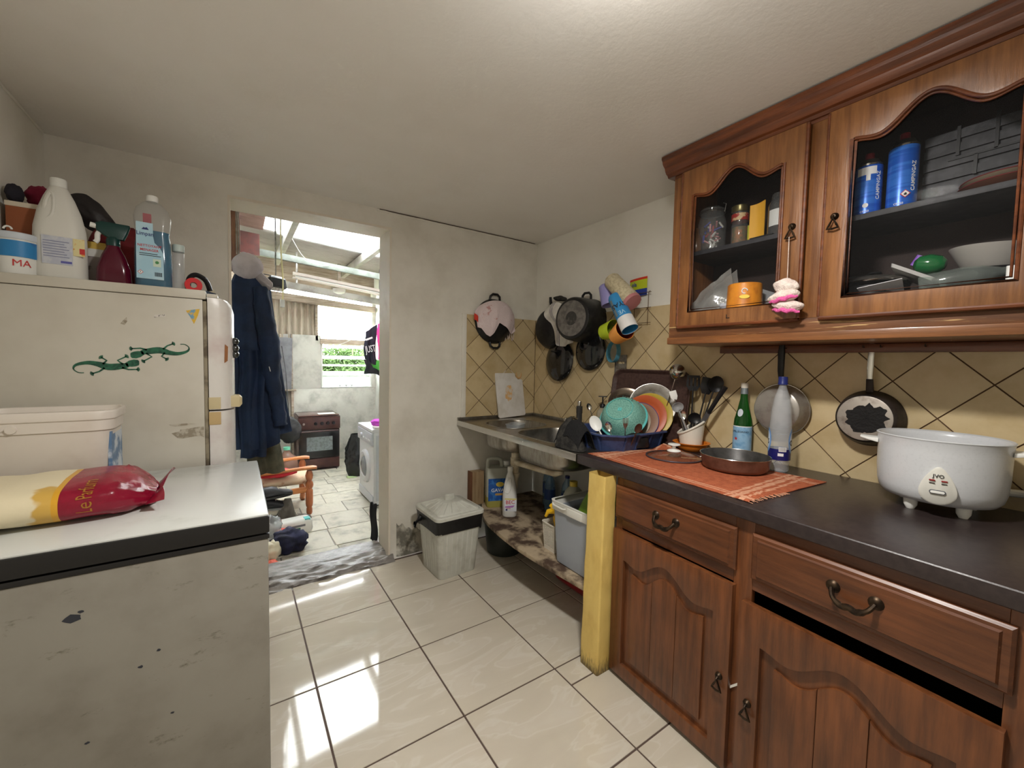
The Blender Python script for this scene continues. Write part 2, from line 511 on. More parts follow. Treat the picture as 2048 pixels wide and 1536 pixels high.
# ------------------------------------------------------------------ annex
ZF, AY = -0.20, 4.05
AXL, AXR = -0.46, 1.62
m_conc = M('old_concrete_render', (205, 203, 194), 0.85, 0, (160, 158, 150), 5, 0.42, 0.75, bump=0.35, bscale=20, detail=9)
m_white = M('white_limewash', (232, 232, 226), 0.8, 0, (200, 198, 188), 4, 0.5, 0.8, bump=0.2, bscale=18)
m_slab = M('cement_slab', (198, 192, 176), 0.6, 0, (150, 145, 134), 6, 0.45, 0.75, bump=0.5, bscale=18, detail=9, rvar=0.2)
vary(m_slab, 0.88, 1.06)
m_joint = M('slab_joint', (140, 136, 126), 0.9)
afloor = struct(MB().box(AXL - 0.1, AXR + 0.1, 0.2, AY + 0.1, ZF - 0.1, ZF - 0.006).build('floor_annex', m_joint))
yy = 0.25
row = 0
while yy < AY:
    d = random.uniform(0.30, 0.40); xx = AXL - random.uniform(0, 0.3)
    while xx < AXR:
        w = random.uniform(0.34, 0.46)
        x0, x1, y0, y1 = max(xx, AXL), min(xx + w, AXR), yy, min(yy + d, AY)
        if x1 - x0 > 0.05:
            n = 6
            hw, hd = (x1 - x0) / 2 - 0.004, (y1 - y0) / 2 - 0.004
            sd = random.uniform(0, 50)
            pl = [(-hw + 0.01 * nz((0, 0, 0), 1, sd), -hd), (0, -hd + 0.006 * nz((1, 0, 0), 1, sd)), (hw, -hd), (hw - 0.006 * nz((2, 0, 0), 1, sd), 0), (hw, hd), (0, hd - 0.006 * nz((3, 0, 0), 1, sd)), (-hw, hd), (-hw + 0.006 * nz((4, 1, 0), 1, sd), 0)]
            me = MB().prism(pl, 'z', -0.012, 0).mesh('slab', 0.003, 1, 0)
            o = link('paving_slab', me, m_slab, afloor)
            o.location = ((x0 + x1) / 2, (y0 + y1) / 2, ZF + random.uniform(-0.002, 0.002)); o.rotation_euler = (random.uniform(-0.006, 0.006), random.uniform(-0.006, 0.006), 0)
        xx += w
    yy += d; row += 1

wb = MB().box(AXL - 0.1, AXR + 0.1, AY, AY + 0.14, ZF - 0.05, 0.905)          # dwarf wall
wb.box(0.43, 0.81, AY, AY + 0.14, 0.905, 1.70)                               # pier
wb.box(1.565, AXR + 0.1, AY, AY + 0.14, 0.905, 2.46)
wb.box(AXL - 0.1, 0.27, AY, AY + 0.14, 0.905, 1.60)
struct(wb.build('wall_annex_back', m_conc, bevel=0.006))
struct(MB().box(AXR, AXR + 0.12, YB2, AY + 0.14, ZF - 0.05, 2.75).build('wall_annex_right', m_white))
m_oldwood = wood_mat('weathered_wood', (186, 172, 156), (146, 128, 110), 0.75, 'x', 0.0)
m_brownwood = wood_mat('brown_wood', (128, 88, 62), (92, 60, 42), 0.6, 'z', 0.0)
m_redpanel = M('red_brown_board', (88, 44, 38), 0.7, 0, (70, 36, 31), 8)
struct(MB().box(AXL - 0.1, AXL, YB2, AY, ZF, 2.9).build('wall_annex_left', m_conc))
# window frames: timber head over the louvres, top plate, little left casement
struct(MB().box(0.80, 1.58, AY - 0.02, AY + 0.10, 1.575, 1.655).build('trim_10', m_oldwood, bevel=0.004))
struct(MB().prism([(0.02, 2.19), (1.60, 2.105), (1.60, 2.19), (0.02, 2.30)], 'y', AY - 0.05, AY + 0.06).build('trim_11', m_oldwood, bevel=0.004))
struct(MB().box(0.735, 0.775, AY + 0.0, AY + 0.06, 1.62, 2.16).build('trim_12', m_oldwood, bevel=0.003))

m_louv = M('white_glass_louvre', (238, 242, 240), 0.25, 0, translucent=0.45)
w1 = MB().box(0.815, 0.835, AY + 0.01, AY + 0.07, 0.905, 1.575).box(1.545, 1.565, AY + 0.01, AY + 0.07, 0.905, 1.575).box(0.815, 1.565, AY + 0.0, AY + 0.08, 0.905, 0.925)
win1 = struct(w1.build('window_1', M('white_frame_paint', (236, 236, 230), 0.5), bevel=0.002))
for z0, z1 in ((1.52, 1.57), (1.352, 1.405), (1.242, 1.272), (1.095, 1.165)):
    MB().prism([(AY + 0.012, z1), (AY + 0.018, z1), (AY + 0.070, z0 + 0.004), (AY + 0.064, z0)], 'x', 0.837, 1.543).build('louvre_slat', m_louv, win1)
MB().prism([(AY + 0.012, 1.088), (AY + 0.018, 1.088), (AY + 0.030, 0.930), (AY + 0.024, 0.930)], 'x', 0.837, 1.543).build('louvre_slat', m_louv, win1)
for x in (1.08, 1.17, 1.255):
    MB().box(x - 0.02, x + 0.02, AY - 0.004, AY + 0.012, 0.942, 0.950).box(x - 0.005, x + 0.005, AY - 0.004, AY + 0.012, 0.925, 0.95).build('catch', M('grey_catch', (110, 110, 108), 0.5), win1)

w2 = MB().box(0.268, 0.290, AY + 0.0, AY + 0.08, 0.905, 1.70).box(0.412, 0.432, AY + 0.0, AY + 0.08, 0.905, 1.70).box(0.268, 0.432, AY + 0.0, AY + 0.08, 0.905, 0.93)
win2 = struct(w2.build('window_2', m_oldwood, bevel=0.002))
MB().box(0.29, 0.412, AY + 0.035, AY + 0.040, 0.93, 1.70).build('pane', clear_mat('frosted_pane', (255, 255, 255), 0.35, 0.2), win2)

# corrugated infill sheet on the back wall (waves run upright)
m_fibro = M('grey_fibre_cement', (178, 166, 150), 0.85, 0, (140, 122, 106), 7, 0.4, 0.7, (1, 1, 0.3), 0.2, 30)
def corr(u, v):
    x = -0.46 + 1.20 * u
    return (x, AY + 0.055 + 0.02 * math.sin(2 * PI * x / 0.082), 1.585 + 0.62 * v)
struct(MB().grid(corr, 150, 1).build('wall_annex_sheeting', m_fibro, thick=0.004))

struct(MB().prism([(AXL - 0.1, 2.42), (AXR, 2.315), (AXR, 2.80), (AXL - 0.1, 2.80)], 'y', AY + 0.10, AY + 0.115).build('wall_annex_gable', m_oldwood))
# ------------------------------------------------------------------ annex roof
def zr(x): return 2.75 - 0.07 * (x - 0.25)
roof = struct(MB().box(AXL - 0.1, AXR + 0.1, YB2 + 0.0, YB2 + 0.05, 2.60, 2.70).build('roof', m_oldwood))
m_tin = M('grey_roof_sheet', (184, 177, 170), 0.6, 0.1, (150, 136, 128), 5, 0.45, 0.8, (0.4, 1, 1), 0.1, 30)
m_rust = M('rusty_roof_sheet', (150, 122, 112), 0.7, 0.2, (118, 88, 80), 6, 0.4, 0.7, (0.4, 1, 1))
m_clear = M('clear_roof_sheet', (250, 252, 250), 0.3, 0, translucent=0.6)
def clear_roof():
    m = MATS['clear_roof_sheet']; nt = m.node_tree; nd = nt.nodes; lk = nt.links
    out = nd['Material Output']; old = out.inputs['Surface'].links[0].from_socket
    t = nd.new('ShaderNodeBsdfTransparent'); ms = nd.new('ShaderNodeMixShader'); ms.inputs[0].default_value = 0.32
    lk.new(old, ms.inputs[1]); lk.new(t.outputs[0], ms.inputs[2]); lk.new(ms.outputs[0], out.inputs['Surface'])
clear_roof()
def sheet(name, x0, x1, y0, y1, mat, dz=0.0):
    n = max(8, int((y1 - y0) / 0.076 * 8))
    def f(u, v):
        x = x0 + (x1 - x0) * u; y = y0 + (y1 - y0) * v
        return (x, y, zr(x) + 0.045 + dz + 0.011 * math.cos(2 * PI * y / 0.076))
    MB().grid(f, 1, n).build(name, mat, roof, thick=0.0015)
sheet('roof_sheet', AXL, 0.02, YB2 + 0.02, 2.86, m_rust)
sheet('roof_sheet', 0.0, AXR + 0.25, YB2 + 0.02, 0.62, m_tin, 0.004)
sheet('roof_sheet', 0.0, AXR + 0.25, 0.58, 1.80, m_tin, 0.008)
sheet('clear_roof_sheet', 0.0, AXR + 0.25, 1.76, 2.92, m_clear, 0.004)
sheet('roof_sheet', AXL, 0.16, 2.82, AY + 0.12, m_tin, 0.002)
sheet('roof_sheet', 0.14, AXR + 0.25, 2.88, AY + 0.12, m_tin, 0.008)
m_galv = M('galvanised_steel', (118, 122, 116), 0.5, 0.3, (98, 102, 95), 12, 0.4, 0.7)
m_purlin = M('grey_purlin', (182, 178, 172), 0.5, 0.4, (158, 152, 146), 5)
for x in (0.25, 1.14):
    z = zr(x)
    MB().box(x - 0.03, x + 0.03, YB2 + 0.05, AY + 0.1, z - 0.075, z + 0.03).build('purlin', m_purlin, roof, bevel=0.003)
MB().prism([(AXL, 2.60 - 0.035 + 0.02), (AXR, 2.425 + 0.01), (AXR, 2.51), (AXL, 2.66)], 'y', 3.02, 3.07).build('steel_beam', m_galv, roof, bevel=0.003)
MB().prism([(0.25, 2.335), (AXR, 2.215), (AXR, 2.31), (0.25, 2.43)], 'y', 3.86, 3.92).build('steel_beam', m_purlin, roof, bevel=0.003)
MB().prism([(-0.20, 2.50), (-0.02, 2.485), (-0.02, 2.72), (-0.20, 2.73)], 'y', 2.74, 2.76).build('board', m_redpanel, roof)
MB().box(-0.285, -0.215, 1.60, 1.70, 2.10, 2.80).build('post', m_brownwood, roof, bevel=0.004)

# ------------------------------------------------------------------ outside
m_ground = M('grass_ground', (128, 140, 92), 0.95, 0, (92, 104, 62), 8)
struct(MB().box(-12, 14, AY + 0.14, 30, ZF - 0.2, ZF - 0.1).build('ground', m_ground))
m_leaf = M('green_leaf', (92, 116, 70), 0.5, 0, (66, 90, 48), 12, 0.4, 0.6, translucent=0.35)
m_leaf2 = M('pale_leaf', (112, 132, 88), 0.5, 0, (84, 104, 62), 10, 0.4, 0.6, translucent=0.35)
def shrub(label, x, y, h, rx, n, seed, mt):
    rnd = random.Random(seed)
    t = thing('shrub', label, 'shrub', (x, y, ZF - 0.1), group=None)
    b = MB()
    for i in range(n):
        a = rnd.uniform(0, 2 * PI); e = rnd.uniform(-0.2, 1.0); rr = rnd.uniform(0.55, 1.0)
        c = Vector((rx * rr * math.cos(a) * math.cos(e), rx * 0.6 * rr * math.sin(a) * math.cos(e), h * (0.5 + 0.5 * rr * math.sin(e))))
        d = Vector((rnd.uniform(-1, 1), rnd.uniform(-1, 0.4), rnd.uniform(-0.7, 0.7))).normalized()
        s = d.cross(Vector((0, 0, 1))).normalized() * rnd.uniform(0.012, 0.022); L = rnd.uniform(0.10, 0.20)
        up = s.cross(d).normalized() * 0.012
        b.add([c, c + d * L * 0.5 + s + up, c + d * L, c + d * L * 0.5 - s + up], [(0, 1, 2), (0, 2, 3)])
    f = b.build('foliage', mt, t, smooth=0, weld=False); f['kind'] = 'stuff'
    st = MB()
    for k in range(7):
        a = k * 0.9
        st.tube([(0.05 * math.cos(a), 0.05 * math.sin(a), 0), (0.2 * rx * math.cos(a), 0.15 * rx * math.sin(a), h * 0.45), (0.6 * rx * math.cos(a), 0.35 * rx * math.sin(a), h * 0.85)], [0.02, 0.014, 0.006], 6)
    st.build('stem', m_brownwood, t)
shrub('leafy green shrub seen through the left half of the louvre window', 1.15, 5.6, 2.15, 1.0, 9500, 1, m_leaf)
shrub('paler green shrub seen through the right half of the louvre window', 3.35, 7.3, 2.3, 1.2, 9500, 2, m_leaf2)

# ------------------------------------------------------------------ the kitchen's own ceiling light (above the top edge of the picture)
lamp = thing('ceiling_light', 'round white dome light fitting on the kitchen ceiling', 'lamp', (0.38, -2.15, ZC))
MB().lathe([(0, 0), (0.095, 0), (0.095, -0.020), (0.085, -0.026), (0.0, -0.026)], 40).build('housing', M('white_plastic', (235, 235, 230), 0.4), lamp)
MB().lathe([(0.070, -0.026), (0.068, -0.060), (0.052, -0.095), (0.026, -0.112), (0.0, -0.116)], 40).build('diffuser', M('lit_diffuser', (255, 248, 238), 0.3, emit=4.0), lamp)
def lamp_light(kind, w, size, z):
    ld = bpy.data.lights.new('ceiling_light_lamp', kind); ld.energy = w; ld.color = (1.0, 0.97, 0.925)
    if kind == 'AREA': ld.shape = 'DISK'; ld.size = size
    else: ld.shadow_soft_size = size
    lo = bpy.data.objects.new('ceiling_light_lamp', ld); COL.objects.link(lo); lo.parent = lamp; lo.location = (0, 0, z)
lamp_light('AREA', LAMP_W, 0.15, -0.120)          # downward glow of the dome
lamp_light('POINT', DOME_W, 0.08, -0.125)         # and its sideways spill
# ================================================================== FITTED FURNITURE
m_wz = wood_mat('varnished_wood_upright', (150, 100, 57), (114, 71, 39), 0.34, 'z', 0.3)
m_wy = wood_mat('varnished_wood_along', (146, 94, 53), (110, 67, 37), 0.34, 'y', 0.3)
m_wd = wood_mat('dark_varnished_wood', (126, 70, 38), (88, 46, 26), 0.36, 'y', 0.3)
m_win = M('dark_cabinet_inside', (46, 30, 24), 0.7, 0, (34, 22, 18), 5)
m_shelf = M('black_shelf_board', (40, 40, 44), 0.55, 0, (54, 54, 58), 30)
m_iron = M('antique_bronze', (66, 52, 38), 0.4, 0.8, (40, 31, 24), 40, 0.4, 0.6)
m_glass = clear_mat('door_glass', (255, 255, 255), 0.004, 0.02, 1.03)
m_worn = wood_mat('worn_rail_wood', (132, 84, 48), (92, 56, 32), 0.5, 'y', 0.1)
def worn():
    m = MATS['worn_rail_wood']; nt = m.node_tree; nd = nt.nodes; lk = nt.links; b = nd['Principled BSDF']
    old = b.inputs['Base Color'].links[0].from_socket
    tc = nd.new('ShaderNodeTexCoord'); mp = nd.new('ShaderNodeMapping'); mp.inputs['Scale'].default_value = (20, 3, 60)
    lk.new(tc.outputs['Object'], mp.inputs[0])
    n = nd.new('ShaderNodeTexNoise'); n.inputs['Scale'].default_value = 2.0; n.inputs['Detail'].default_value = 7
    lk.new(mp.outputs[0], n.inputs['Vector'])
    r = nd.new('ShaderNodeMapRange'); r.inputs['From Min'].default_value = 0.60; r.inputs['From Max'].default_value = 0.66
    lk.new(n.outputs['Fac'], r.inputs['Value'])
    mx = nd.new('ShaderNodeMix'); mx.data_type = 'RGBA'; lk.new(r.outputs[0], mx.inputs[0]); lk.new(old, mx.inputs[6]); mx.inputs[7].default_value = lin((196, 160, 108))
    lk.new(mx.outputs[2], b.inputs['Base Color'])
worn()

def arch_loop(s0, s1, z0, zend, rise, n=40, f0=0.17):
    """opening outline: straight foot and sides, bell-shaped head"""
    p = [(s0, z0), (s1, z0)]
    for i in range(n + 1):
        u = 1 - i / n
        if u < f0 or u > 1 - f0:
            h = 0.0
            e = min(u, 1 - u) / f0
            h = 0.006 * math.cos(PI * e) * 1.0
        else:
            w = (u - f0) / (1 - 2 * f0); h = -0.006 + (rise + 0.006) * 0.5 * (1 - math.cos(2 * PI * w))
        p.append((s0 + (s1 - s0) * u, zend + h))
    return p

def ring_pull(parent, m, mat, name='handle'):
    """round boss with a hanging triangular drop; local: y up, z out"""
    b = MB().at(m)
    b.lathe([(0, 0.012), (0.006, 0.011), (0.011, 0.006), (0.0125, 0.0), ], 16)
    b.tube([(0, 0, 0.010), (0, -0.004, 0.016), (0, -0.012, 0.014)], 0.0032, 8)
    b.tube([(0.0, -0.008, 0.013), (0.011, -0.032, 0.014), (0.016, -0.041, 0.014), (0.0, -0.044, 0.015), (-0.016, -0.041, 0.014), (-0.011, -0.032, 0.014)], 0.0036, 8, closed=True)
    return b.build(name, mat, parent)

# ---- wall cabinet ---------------------------------------------------
wc = thing('wall_cabinet', 'varnished brown wall cabinet with two glazed arch-topped doors', 'cabinet', (1.62, -2.06, 1.46))
XF = 1.45
CY0, CY1 = -1.475, -2.66
def W(b, n, mt, p=wc, **k): return b.build(n, mt, p, world=True, **k)
W(MB().box(XF + 0.02, 1.785, CY0 - 0.022, CY0, 1.462, 2.30), 'side_panel', m_wz, bevel=0.002)
W(MB().box(XF + 0.02, 1.785, CY1, CY1 + 0.022, 1.462, 2.30), 'side_panel', m_wz, bevel=0.002)
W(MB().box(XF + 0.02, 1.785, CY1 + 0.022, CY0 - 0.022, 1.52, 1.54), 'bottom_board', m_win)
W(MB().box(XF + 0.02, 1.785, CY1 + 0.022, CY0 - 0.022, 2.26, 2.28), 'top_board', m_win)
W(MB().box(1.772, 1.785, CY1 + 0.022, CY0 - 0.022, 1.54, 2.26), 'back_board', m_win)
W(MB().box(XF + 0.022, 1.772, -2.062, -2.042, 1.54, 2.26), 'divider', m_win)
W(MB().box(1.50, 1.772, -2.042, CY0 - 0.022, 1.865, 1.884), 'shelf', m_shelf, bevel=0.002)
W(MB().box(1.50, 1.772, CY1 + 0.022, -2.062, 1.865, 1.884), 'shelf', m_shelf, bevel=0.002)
for a, c in ((CY0, -1.530), (-2.018, -2.090), (-2.585, CY1)):
    W(MB().box(XF, XF + 0.022, c, a, 1.54, 2.225), 'face_stile', m_wz, bevel=0.002)
W(MB().box(XF, XF + 0.022, CY1, CY0, 2.225, 2.30), 'face_rail', m_wd, bevel=0.002)
W(MB().box(XF, XF + 0.022, CY1, CY0, 1.49, 1.54), 'face_rail', m_worn, bevel=0.002)
W(MB().box(XF - 0.008, 1.785, CY1, CY0 + 0.004, 1.458, 1.49), 'base_moulding', m_wy, bevel=0.005)
prof = [(1.472, 2.236), (1.440, 2.236), (1.434, 2.246), (1.424, 2.250), (1.416, 2.260), (1.411, 2.274), (1.400, 2.282), (1.394, 2.290), (1.392, 2.300), (1.386, 2.306), (1.386, 2.318), (1.472, 2.318)]
W(MB().prism(prof, 'y', CY0 + 0.030, CY1 - 0.02), 'cornice', m_wd, smooth=25)
W(MB().prism([(1.472, 2.236), (1.785, 2.236), (1.785, 2.318), (1.472, 2.318)], 'y', CY0 + 0.030, CY0 + 0.0), 'cornice', m_wd, bevel=0.004)

def glazed_door(ya, yb, g0, g1, knob_y, knob_z):
    hole = arch_loop(g0, g1, 1.600, 2.106, 0.068)
    b = MB().prism([(ya, 1.535), (yb, 1.535), (yb, 2.228), (ya, 2.228)], 'x', XF - 0.024, XF - 0.002, [hole])
    d = W(b, 'door', m_wz, bevel=0.0025, smooth=30)
    W(MB().tube([(XF - 0.024, p[0], p[1]) for p in hole], 0.0055, 8, closed=True), 'glazing_bead', m_wd, d)
    inner = arch_loop(g0 - 0.010, g1 + 0.010, 1.610, 2.098, 0.068)
    W(MB().tube([(XF - 0.018, p[0], p[1]) for p in inner], 0.004, 8, closed=True), 'glazing_bead', m_wd, d)
    W(MB().tube([(XF - 0.022, ya, 1.54), (XF - 0.022, ya, 2.225)], 0.005, 8).tube([(XF - 0.022, yb, 1.54), (XF - 0.022, yb, 2.225)], 0.007, 8).tube([(XF - 0.018, ya, 1.535), (XF - 0.018, yb, 1.535)], 0.008, 8), 'edge_moulding', m_wd, d)
    W(MB().prism(hole, 'x', XF - 0.012, XF - 0.009), 'glass_pane', m_glass, d, smooth=0)
    h = ring_pull(d, MW[wc.name].inverted() @ T(XF - 0.025, knob_y, knob_z) @ FACE_MX, m_iron)
    return d
d1 = glazed_door(-1.532, -2.022, -1.586, -1.952, -1.988, 1.872)
d2 = glazed_door(-2.084, -2.590, -2.150, -2.520, -2.116, 1.873)
for z in (2.08, 1.64, 1.575):
    W(MB().tube([(XF - 0.02, -1.528, z - 0.025), (XF - 0.02, -1.528, z + 0.025)], 0.0045, 8), 'hinge', m_iron, d1)
L_ = MB().box(XF - 0.0255, XF - 0.0235, -1.763, -1.760, 1.558, 1.574).box(XF - 0.0255, XF - 0.0235, -1.774, -1.760, 1.558, 1.561)
W(L_, 'scratch_mark', m_win, d1)

rail = MB().box(1.748, 1.789, -3.2, -1.560, 1.424, 1.457).build('hanging_rail', m_wd, bevel=0.003)
tag(rail, 'dark wooden pan rail fixed to the tiles under the wall cabinet', 'rail'); base_origin(rail, (1.77, -2.4, 1.424))
for y in (-1.86, -2.128, -2.18, -2.30):
    MB().tube([(1.75, y, 1.444), (1.735, y, 1.443), (1.732, y, 1.452)], 0.0022, 6).build('hook', m_iron, rail, world=True)

# ---- base cabinet ----------------------------------------------------
BA = math.atan2(-1.0, -0.05)
bc = thing('base_cabinet', 'varnished brown base cabinet with two drawers over two panelled doors', 'cabinet', (1.114, -1.487, 0.0), BA)
LEN = 1.62
B = lambda b, n, mt, p=bc, **k: b.build(n, mt, p, **k)
m_bz = wood_mat('shaded_base_wood_upright', (120, 71, 39), (86, 49, 27), 0.36, 'z', 0.25)  # same wood as the wall cabinet, darkened to paint in the shade down here
m_bx = wood_mat('shaded_base_wood_along', (110, 64, 36), (80, 45, 25), 0.36, 'x', 0.25)  # shade painted into this one too, grain lengthwise
B(MB().box(0, LEN, 0.0, 0.02, 0.012, 0.045), 'plinth', m_wd)
B(MB().box(0.0, 0.018, 0.02, 0.60, 0.0, 0.876), 'side_panel', m_bz)
B(MB().box(LEN - 0.018, LEN, 0.02, 0.60, 0.0, 0.876), 'side_panel', m_bz)
B(MB().box(0.018, LEN - 0.018, 0.585, 0.60, 0.03, 0.876), 'back_board', m_win)
B(MB().box(0.018, LEN - 0.018, 0.02, 0.585, 0.03, 0.045), 'bottom_board', m_win)
for a, c in ((0, 0.035), (0.525, 0.585), (1.10, 1.18), (1.585, 1.62)):
    B(MB().box(a, c, 0.0, 0.02, 0.045, 0.876), 'face_stile', m_bz, bevel=0.002)
for z0, z1 in ((0.828, 0.876), (0.655, 0.70)):
    for a, c in ((0.035, 0.525), (0.585, 1.10), (1.18, 1.585)):
        B(MB().box(a, c, 0.0, 0.02, z0, z1), 'face_rail', m_bx, bevel=0.002)
B(MB().box(1.18, 1.585, -0.018, 0.0, 0.05, 0.83), 'filler_board', m_bz, bevel=0.004)
def drawer(s0, s1, z0, z1):
    b = MB().loft([[(s0, 0, z0), (s1, 0, z0), (s1, 0, z1), (s0, 0, z1)], [(s0, -0.010, z0), (s1, -0.010, z0), (s1, -0.010, z1), (s0, -0.010, z1)],
                   [(s0 + 0.006, -0.016, z0 + 0.006), (s1 - 0.006, -0.016, z0 + 0.006), (s1 - 0.006, -0.016, z1 - 0.006), (s0 + 0.006, -0.016, z1 - 0.006)],
                   [(s0 + 0.018, -0.016, z0 + 0.014), (s1 - 0.018, -0.016, z0 + 0.014), (s1 - 0.018, -0.016, z1 - 0.014), (s0 + 0.018, -0.016, z1 - 0.014)],
                   [(s0 + 0.022, -0.022, z0 + 0.018), (s1 - 0.022, -0.022, z0 + 0.018), (s1 - 0.022, -0.022, z1 - 0.018), (s0 + 0.022, -0.022, z1 - 0.018)]])
    d = B(b, 'drawer', m_bx, smooth=20)
    c = (s0 + s1) / 2; zc = (z0 + z1) / 2
    h = MB()
    for q in (-1, 1):
        h.lathe([(0, 0.010), (0.010, 0.008), (0.015, 0.003), (0.017, 0.0)], 14, mat=T(c + q * 0.045, -0.022, zc + 0.012) @ RX(PI / 2))
    h.tube(spline([(c - 0.045, -0.030, zc + 0.010), (c - 0.036, -0.046, zc - 0.006), (c - 0.016, -0.050, zc - 0.018), (c, -0.050, zc - 0.014), (c + 0.016, -0.050, zc - 0.018), (c + 0.036, -0.046, zc - 0.006), (c + 0.045, -0.030, zc + 0.010)], 4), [0.006] * 6 + [0.0085] * 13 + [0.006] * 6, 8)
    B(h, 'handle', m_iron, d)
drawer(0.004, 0.535, 0.697, 0.838)
drawer(0.584, 1.112, 0.695, 0.840)
def panel_door(s0, s1, z0, z1, kx, kz, tilt=0.0):
    st = 0.062; o0, o1 = s0 + st, s1 - st
    zend = z1 - 0.125; hole = arch_loop(o0, o1, z0 + 0.055, zend, 0.062)
    d = B(MB().prism([(s0, z0), (s1, z0), (s1, z1), (s0, z1)], 'y', -0.022, 0.0, [hole]), 'door', m_bz, bevel=0.004, smooth=30)
    B(MB().prism(hole, 'y', -0.006, -0.001), 'panel_back', m_bz, d)
    ins = arch_loop(o0 + 0.038, o1 - 0.038, z0 + 0.055 + 0.035, zend - 0.045, 0.058)
    w = (o1 - o0 - 0.076) / 3
    for k in range(3):
        a = o0 + 0.038 + w * k; pl = clip_poly(ins, a + 0.0006, a + w - 0.0006, 0, 2)
        B(MB().prism(pl, 'y', -0.006, -0.016), 'panel_board', m_bz, d, bevel=0.003)
    ring_pull(d, T(kx, -0.022, kz) @ RX(PI / 2), m_iron)
    return d
panel_door(0.006, 0.535, 0.020, 0.650, 0.505, 0.325)
dd = panel_door(0.566, 1.108, 0.012, 0.617, 0.600, 0.300)
panel_door(1.19, 1.60, 0.020, 0.650, 1.23, 0.32)
st = MB().box(-0.0022, 0.0022, -0.003, 0.003, -0.022, 0.022).build('plastic_stick', M('white_stick', (235, 232, 222), 0.5), smooth=0)
tag(st, 'small white plastic stick caught between the two lower cabinet doors', 'stick'); st.location = MW[bc.name] @ Vector((0.548, -0.0035, 0.315)); st.rotation_euler = (0.75, 0, 0)

# ---- yellow post -----------------------------------------------------
m_yel = M('yellow_painted_concrete', (222, 192, 112), 0.6, 0, (200, 166, 88), 9, 0.4, 0.75, (1, 1, 0.5), 0.35, 22, detail=7)
def yellow_foot():
    m = m_yel; nt = m.node_tree; nd = nt.nodes; lk = nt.links; b = nd['Principled BSDF']
    old = b.inputs['Base Color'].links[0].from_socket
    tc = nd.new('ShaderNodeTexCoord'); sp = nd.new('ShaderNodeSeparateXYZ'); lk.new(tc.outputs['Object'], sp.inputs[0])
    n = nd.new('ShaderNodeTexNoise'); n.inputs['Scale'].default_value = 30; n.inputs['Detail'].default_value = 6
    ma = nd.new('ShaderNodeMath'); ma.operation = 'MULTIPLY_ADD'; ma.inputs[1].default_value = 0.16
    lk.new(n.outputs['Fac'], ma.inputs[0]); 
    ng = nd.new('ShaderNodeMath'); ng.operation = 'MULTIPLY'; ng.inputs[1].default_value = -1.0
    lk.new(sp.outputs['Z'], ng.inputs[0]); lk.new(ng.outputs[0], ma.inputs[2])
    r = nd.new('ShaderNodeMapRange'); r.inputs['From Min'].default_value = 0.02; r.inputs['From Max'].default_value = 0.08
    lk.new(ma.outputs[0], r.inputs['Value'])
    mx = nd.new('ShaderNodeMix'); mx.data_type = 'RGBA'; lk.new(r.outputs[0], mx.inputs[0]); lk.new(old, mx.inputs[6]); mx.inputs[7].default_value = lin((104, 88, 58))
    lk.new(mx.outputs[2], b.inputs['Base Color'])
yellow_foot()
def post(u, v):
    px = rrect(1.028, 1.108, -1.484, -1.378, 0.008, 3); n = len(px)
    p = px[int(round(u * n)) % n]; z = 0.877 * v
    k = 0.004 * nz((p[0] * 10, p[1] * 10, z * 14), 1, 2) - 0.006 * (v - 0.3)
    cx, cy = 1.068, -1.431
    d = Vector((p[0] - cx, p[1] - cy)); d = d * (1 + k * 12)
    return (cx + d.x + 0.012 * (v - 0.2), cy + d.y, z)
n_ = len(rrect(0, 1, 0, 1, 0.1, 3))
po = MB().grid(post, n_, 36, cu=True).build('concrete_post', m_yel, smooth=60)
tag(po, 'yellow painted concrete post holding up the end of the worktop', 'post'); base_origin(po, (1.068, -1.43, 0))

# ---- worktop ---------------------------------------------------------
m_top = M('dark_brown_laminate', (54, 45, 44), 0.30, 0, (45, 37, 37), 60, 0.35, 0.65, bump=0.03, bscale=120)
def wtop():
    pl = [(1.098, -1.243), (1.033, -2.60), (1.005, -3.2), (1.79, -3.2), (1.79, -1.243)]
    return MB().prism(pl, 'z', 0.878, 0.922).build('worktop', m_top, bevel=0.007, seg=3)
wt = tag(wtop(), 'dark brown laminate worktop on the base cabinet', 'worktop'); base_origin(wt, (1.4, -2.2, 0.878))

# ---- sink ------------------------------------------------------------
m_steel = M('dull_stainless', (168, 164, 156), 0.30, 0.95, (140, 134, 124), 14, 0.35, 0.7, (1, 4, 1), bump=0.02, bscale=60)
m_bright = M('bright_stainless', (205, 203, 198), 0.22, 1.0)
sk = thing('sink_unit', 'stainless steel double sink top with rolled front edge beside the worktop', 'sink', (1.44, -0.6, 0.878))
bA = rrect(1.185, 1.575, -0.50, -0.13, 0.13, 8); bB = rrect(1.155, 1.600, -1.06, -0.56, 0.15, 8)
SZ = 0.922
W(MB().prism([(1.09, YB - 0.003), (1.79, YB - 0.003), (1.79, -1.240), (1.097, -1.240)], 'z', SZ - 0.004, SZ, [bA, bB]), 'top_plate', m_steel, sk, smooth=0)
W(MB().prism([(1.088, YB - 0.003), (1.094, YB - 0.003), (1.101, -1.240), (1.095, -1.240)], 'z', SZ - 0.036, SZ + 0.002), 'front_edge', m_bright, sk, bevel=0.0015)
W(MB().box(1.09, 1.79, YB - 0.012, YB - 0.001, SZ, SZ + 0.022).box(1.776, 1.788, -1.24, YB - 0.012, SZ, SZ + 0.022), 'back_upstand', m_steel, sk, bevel=0.002)
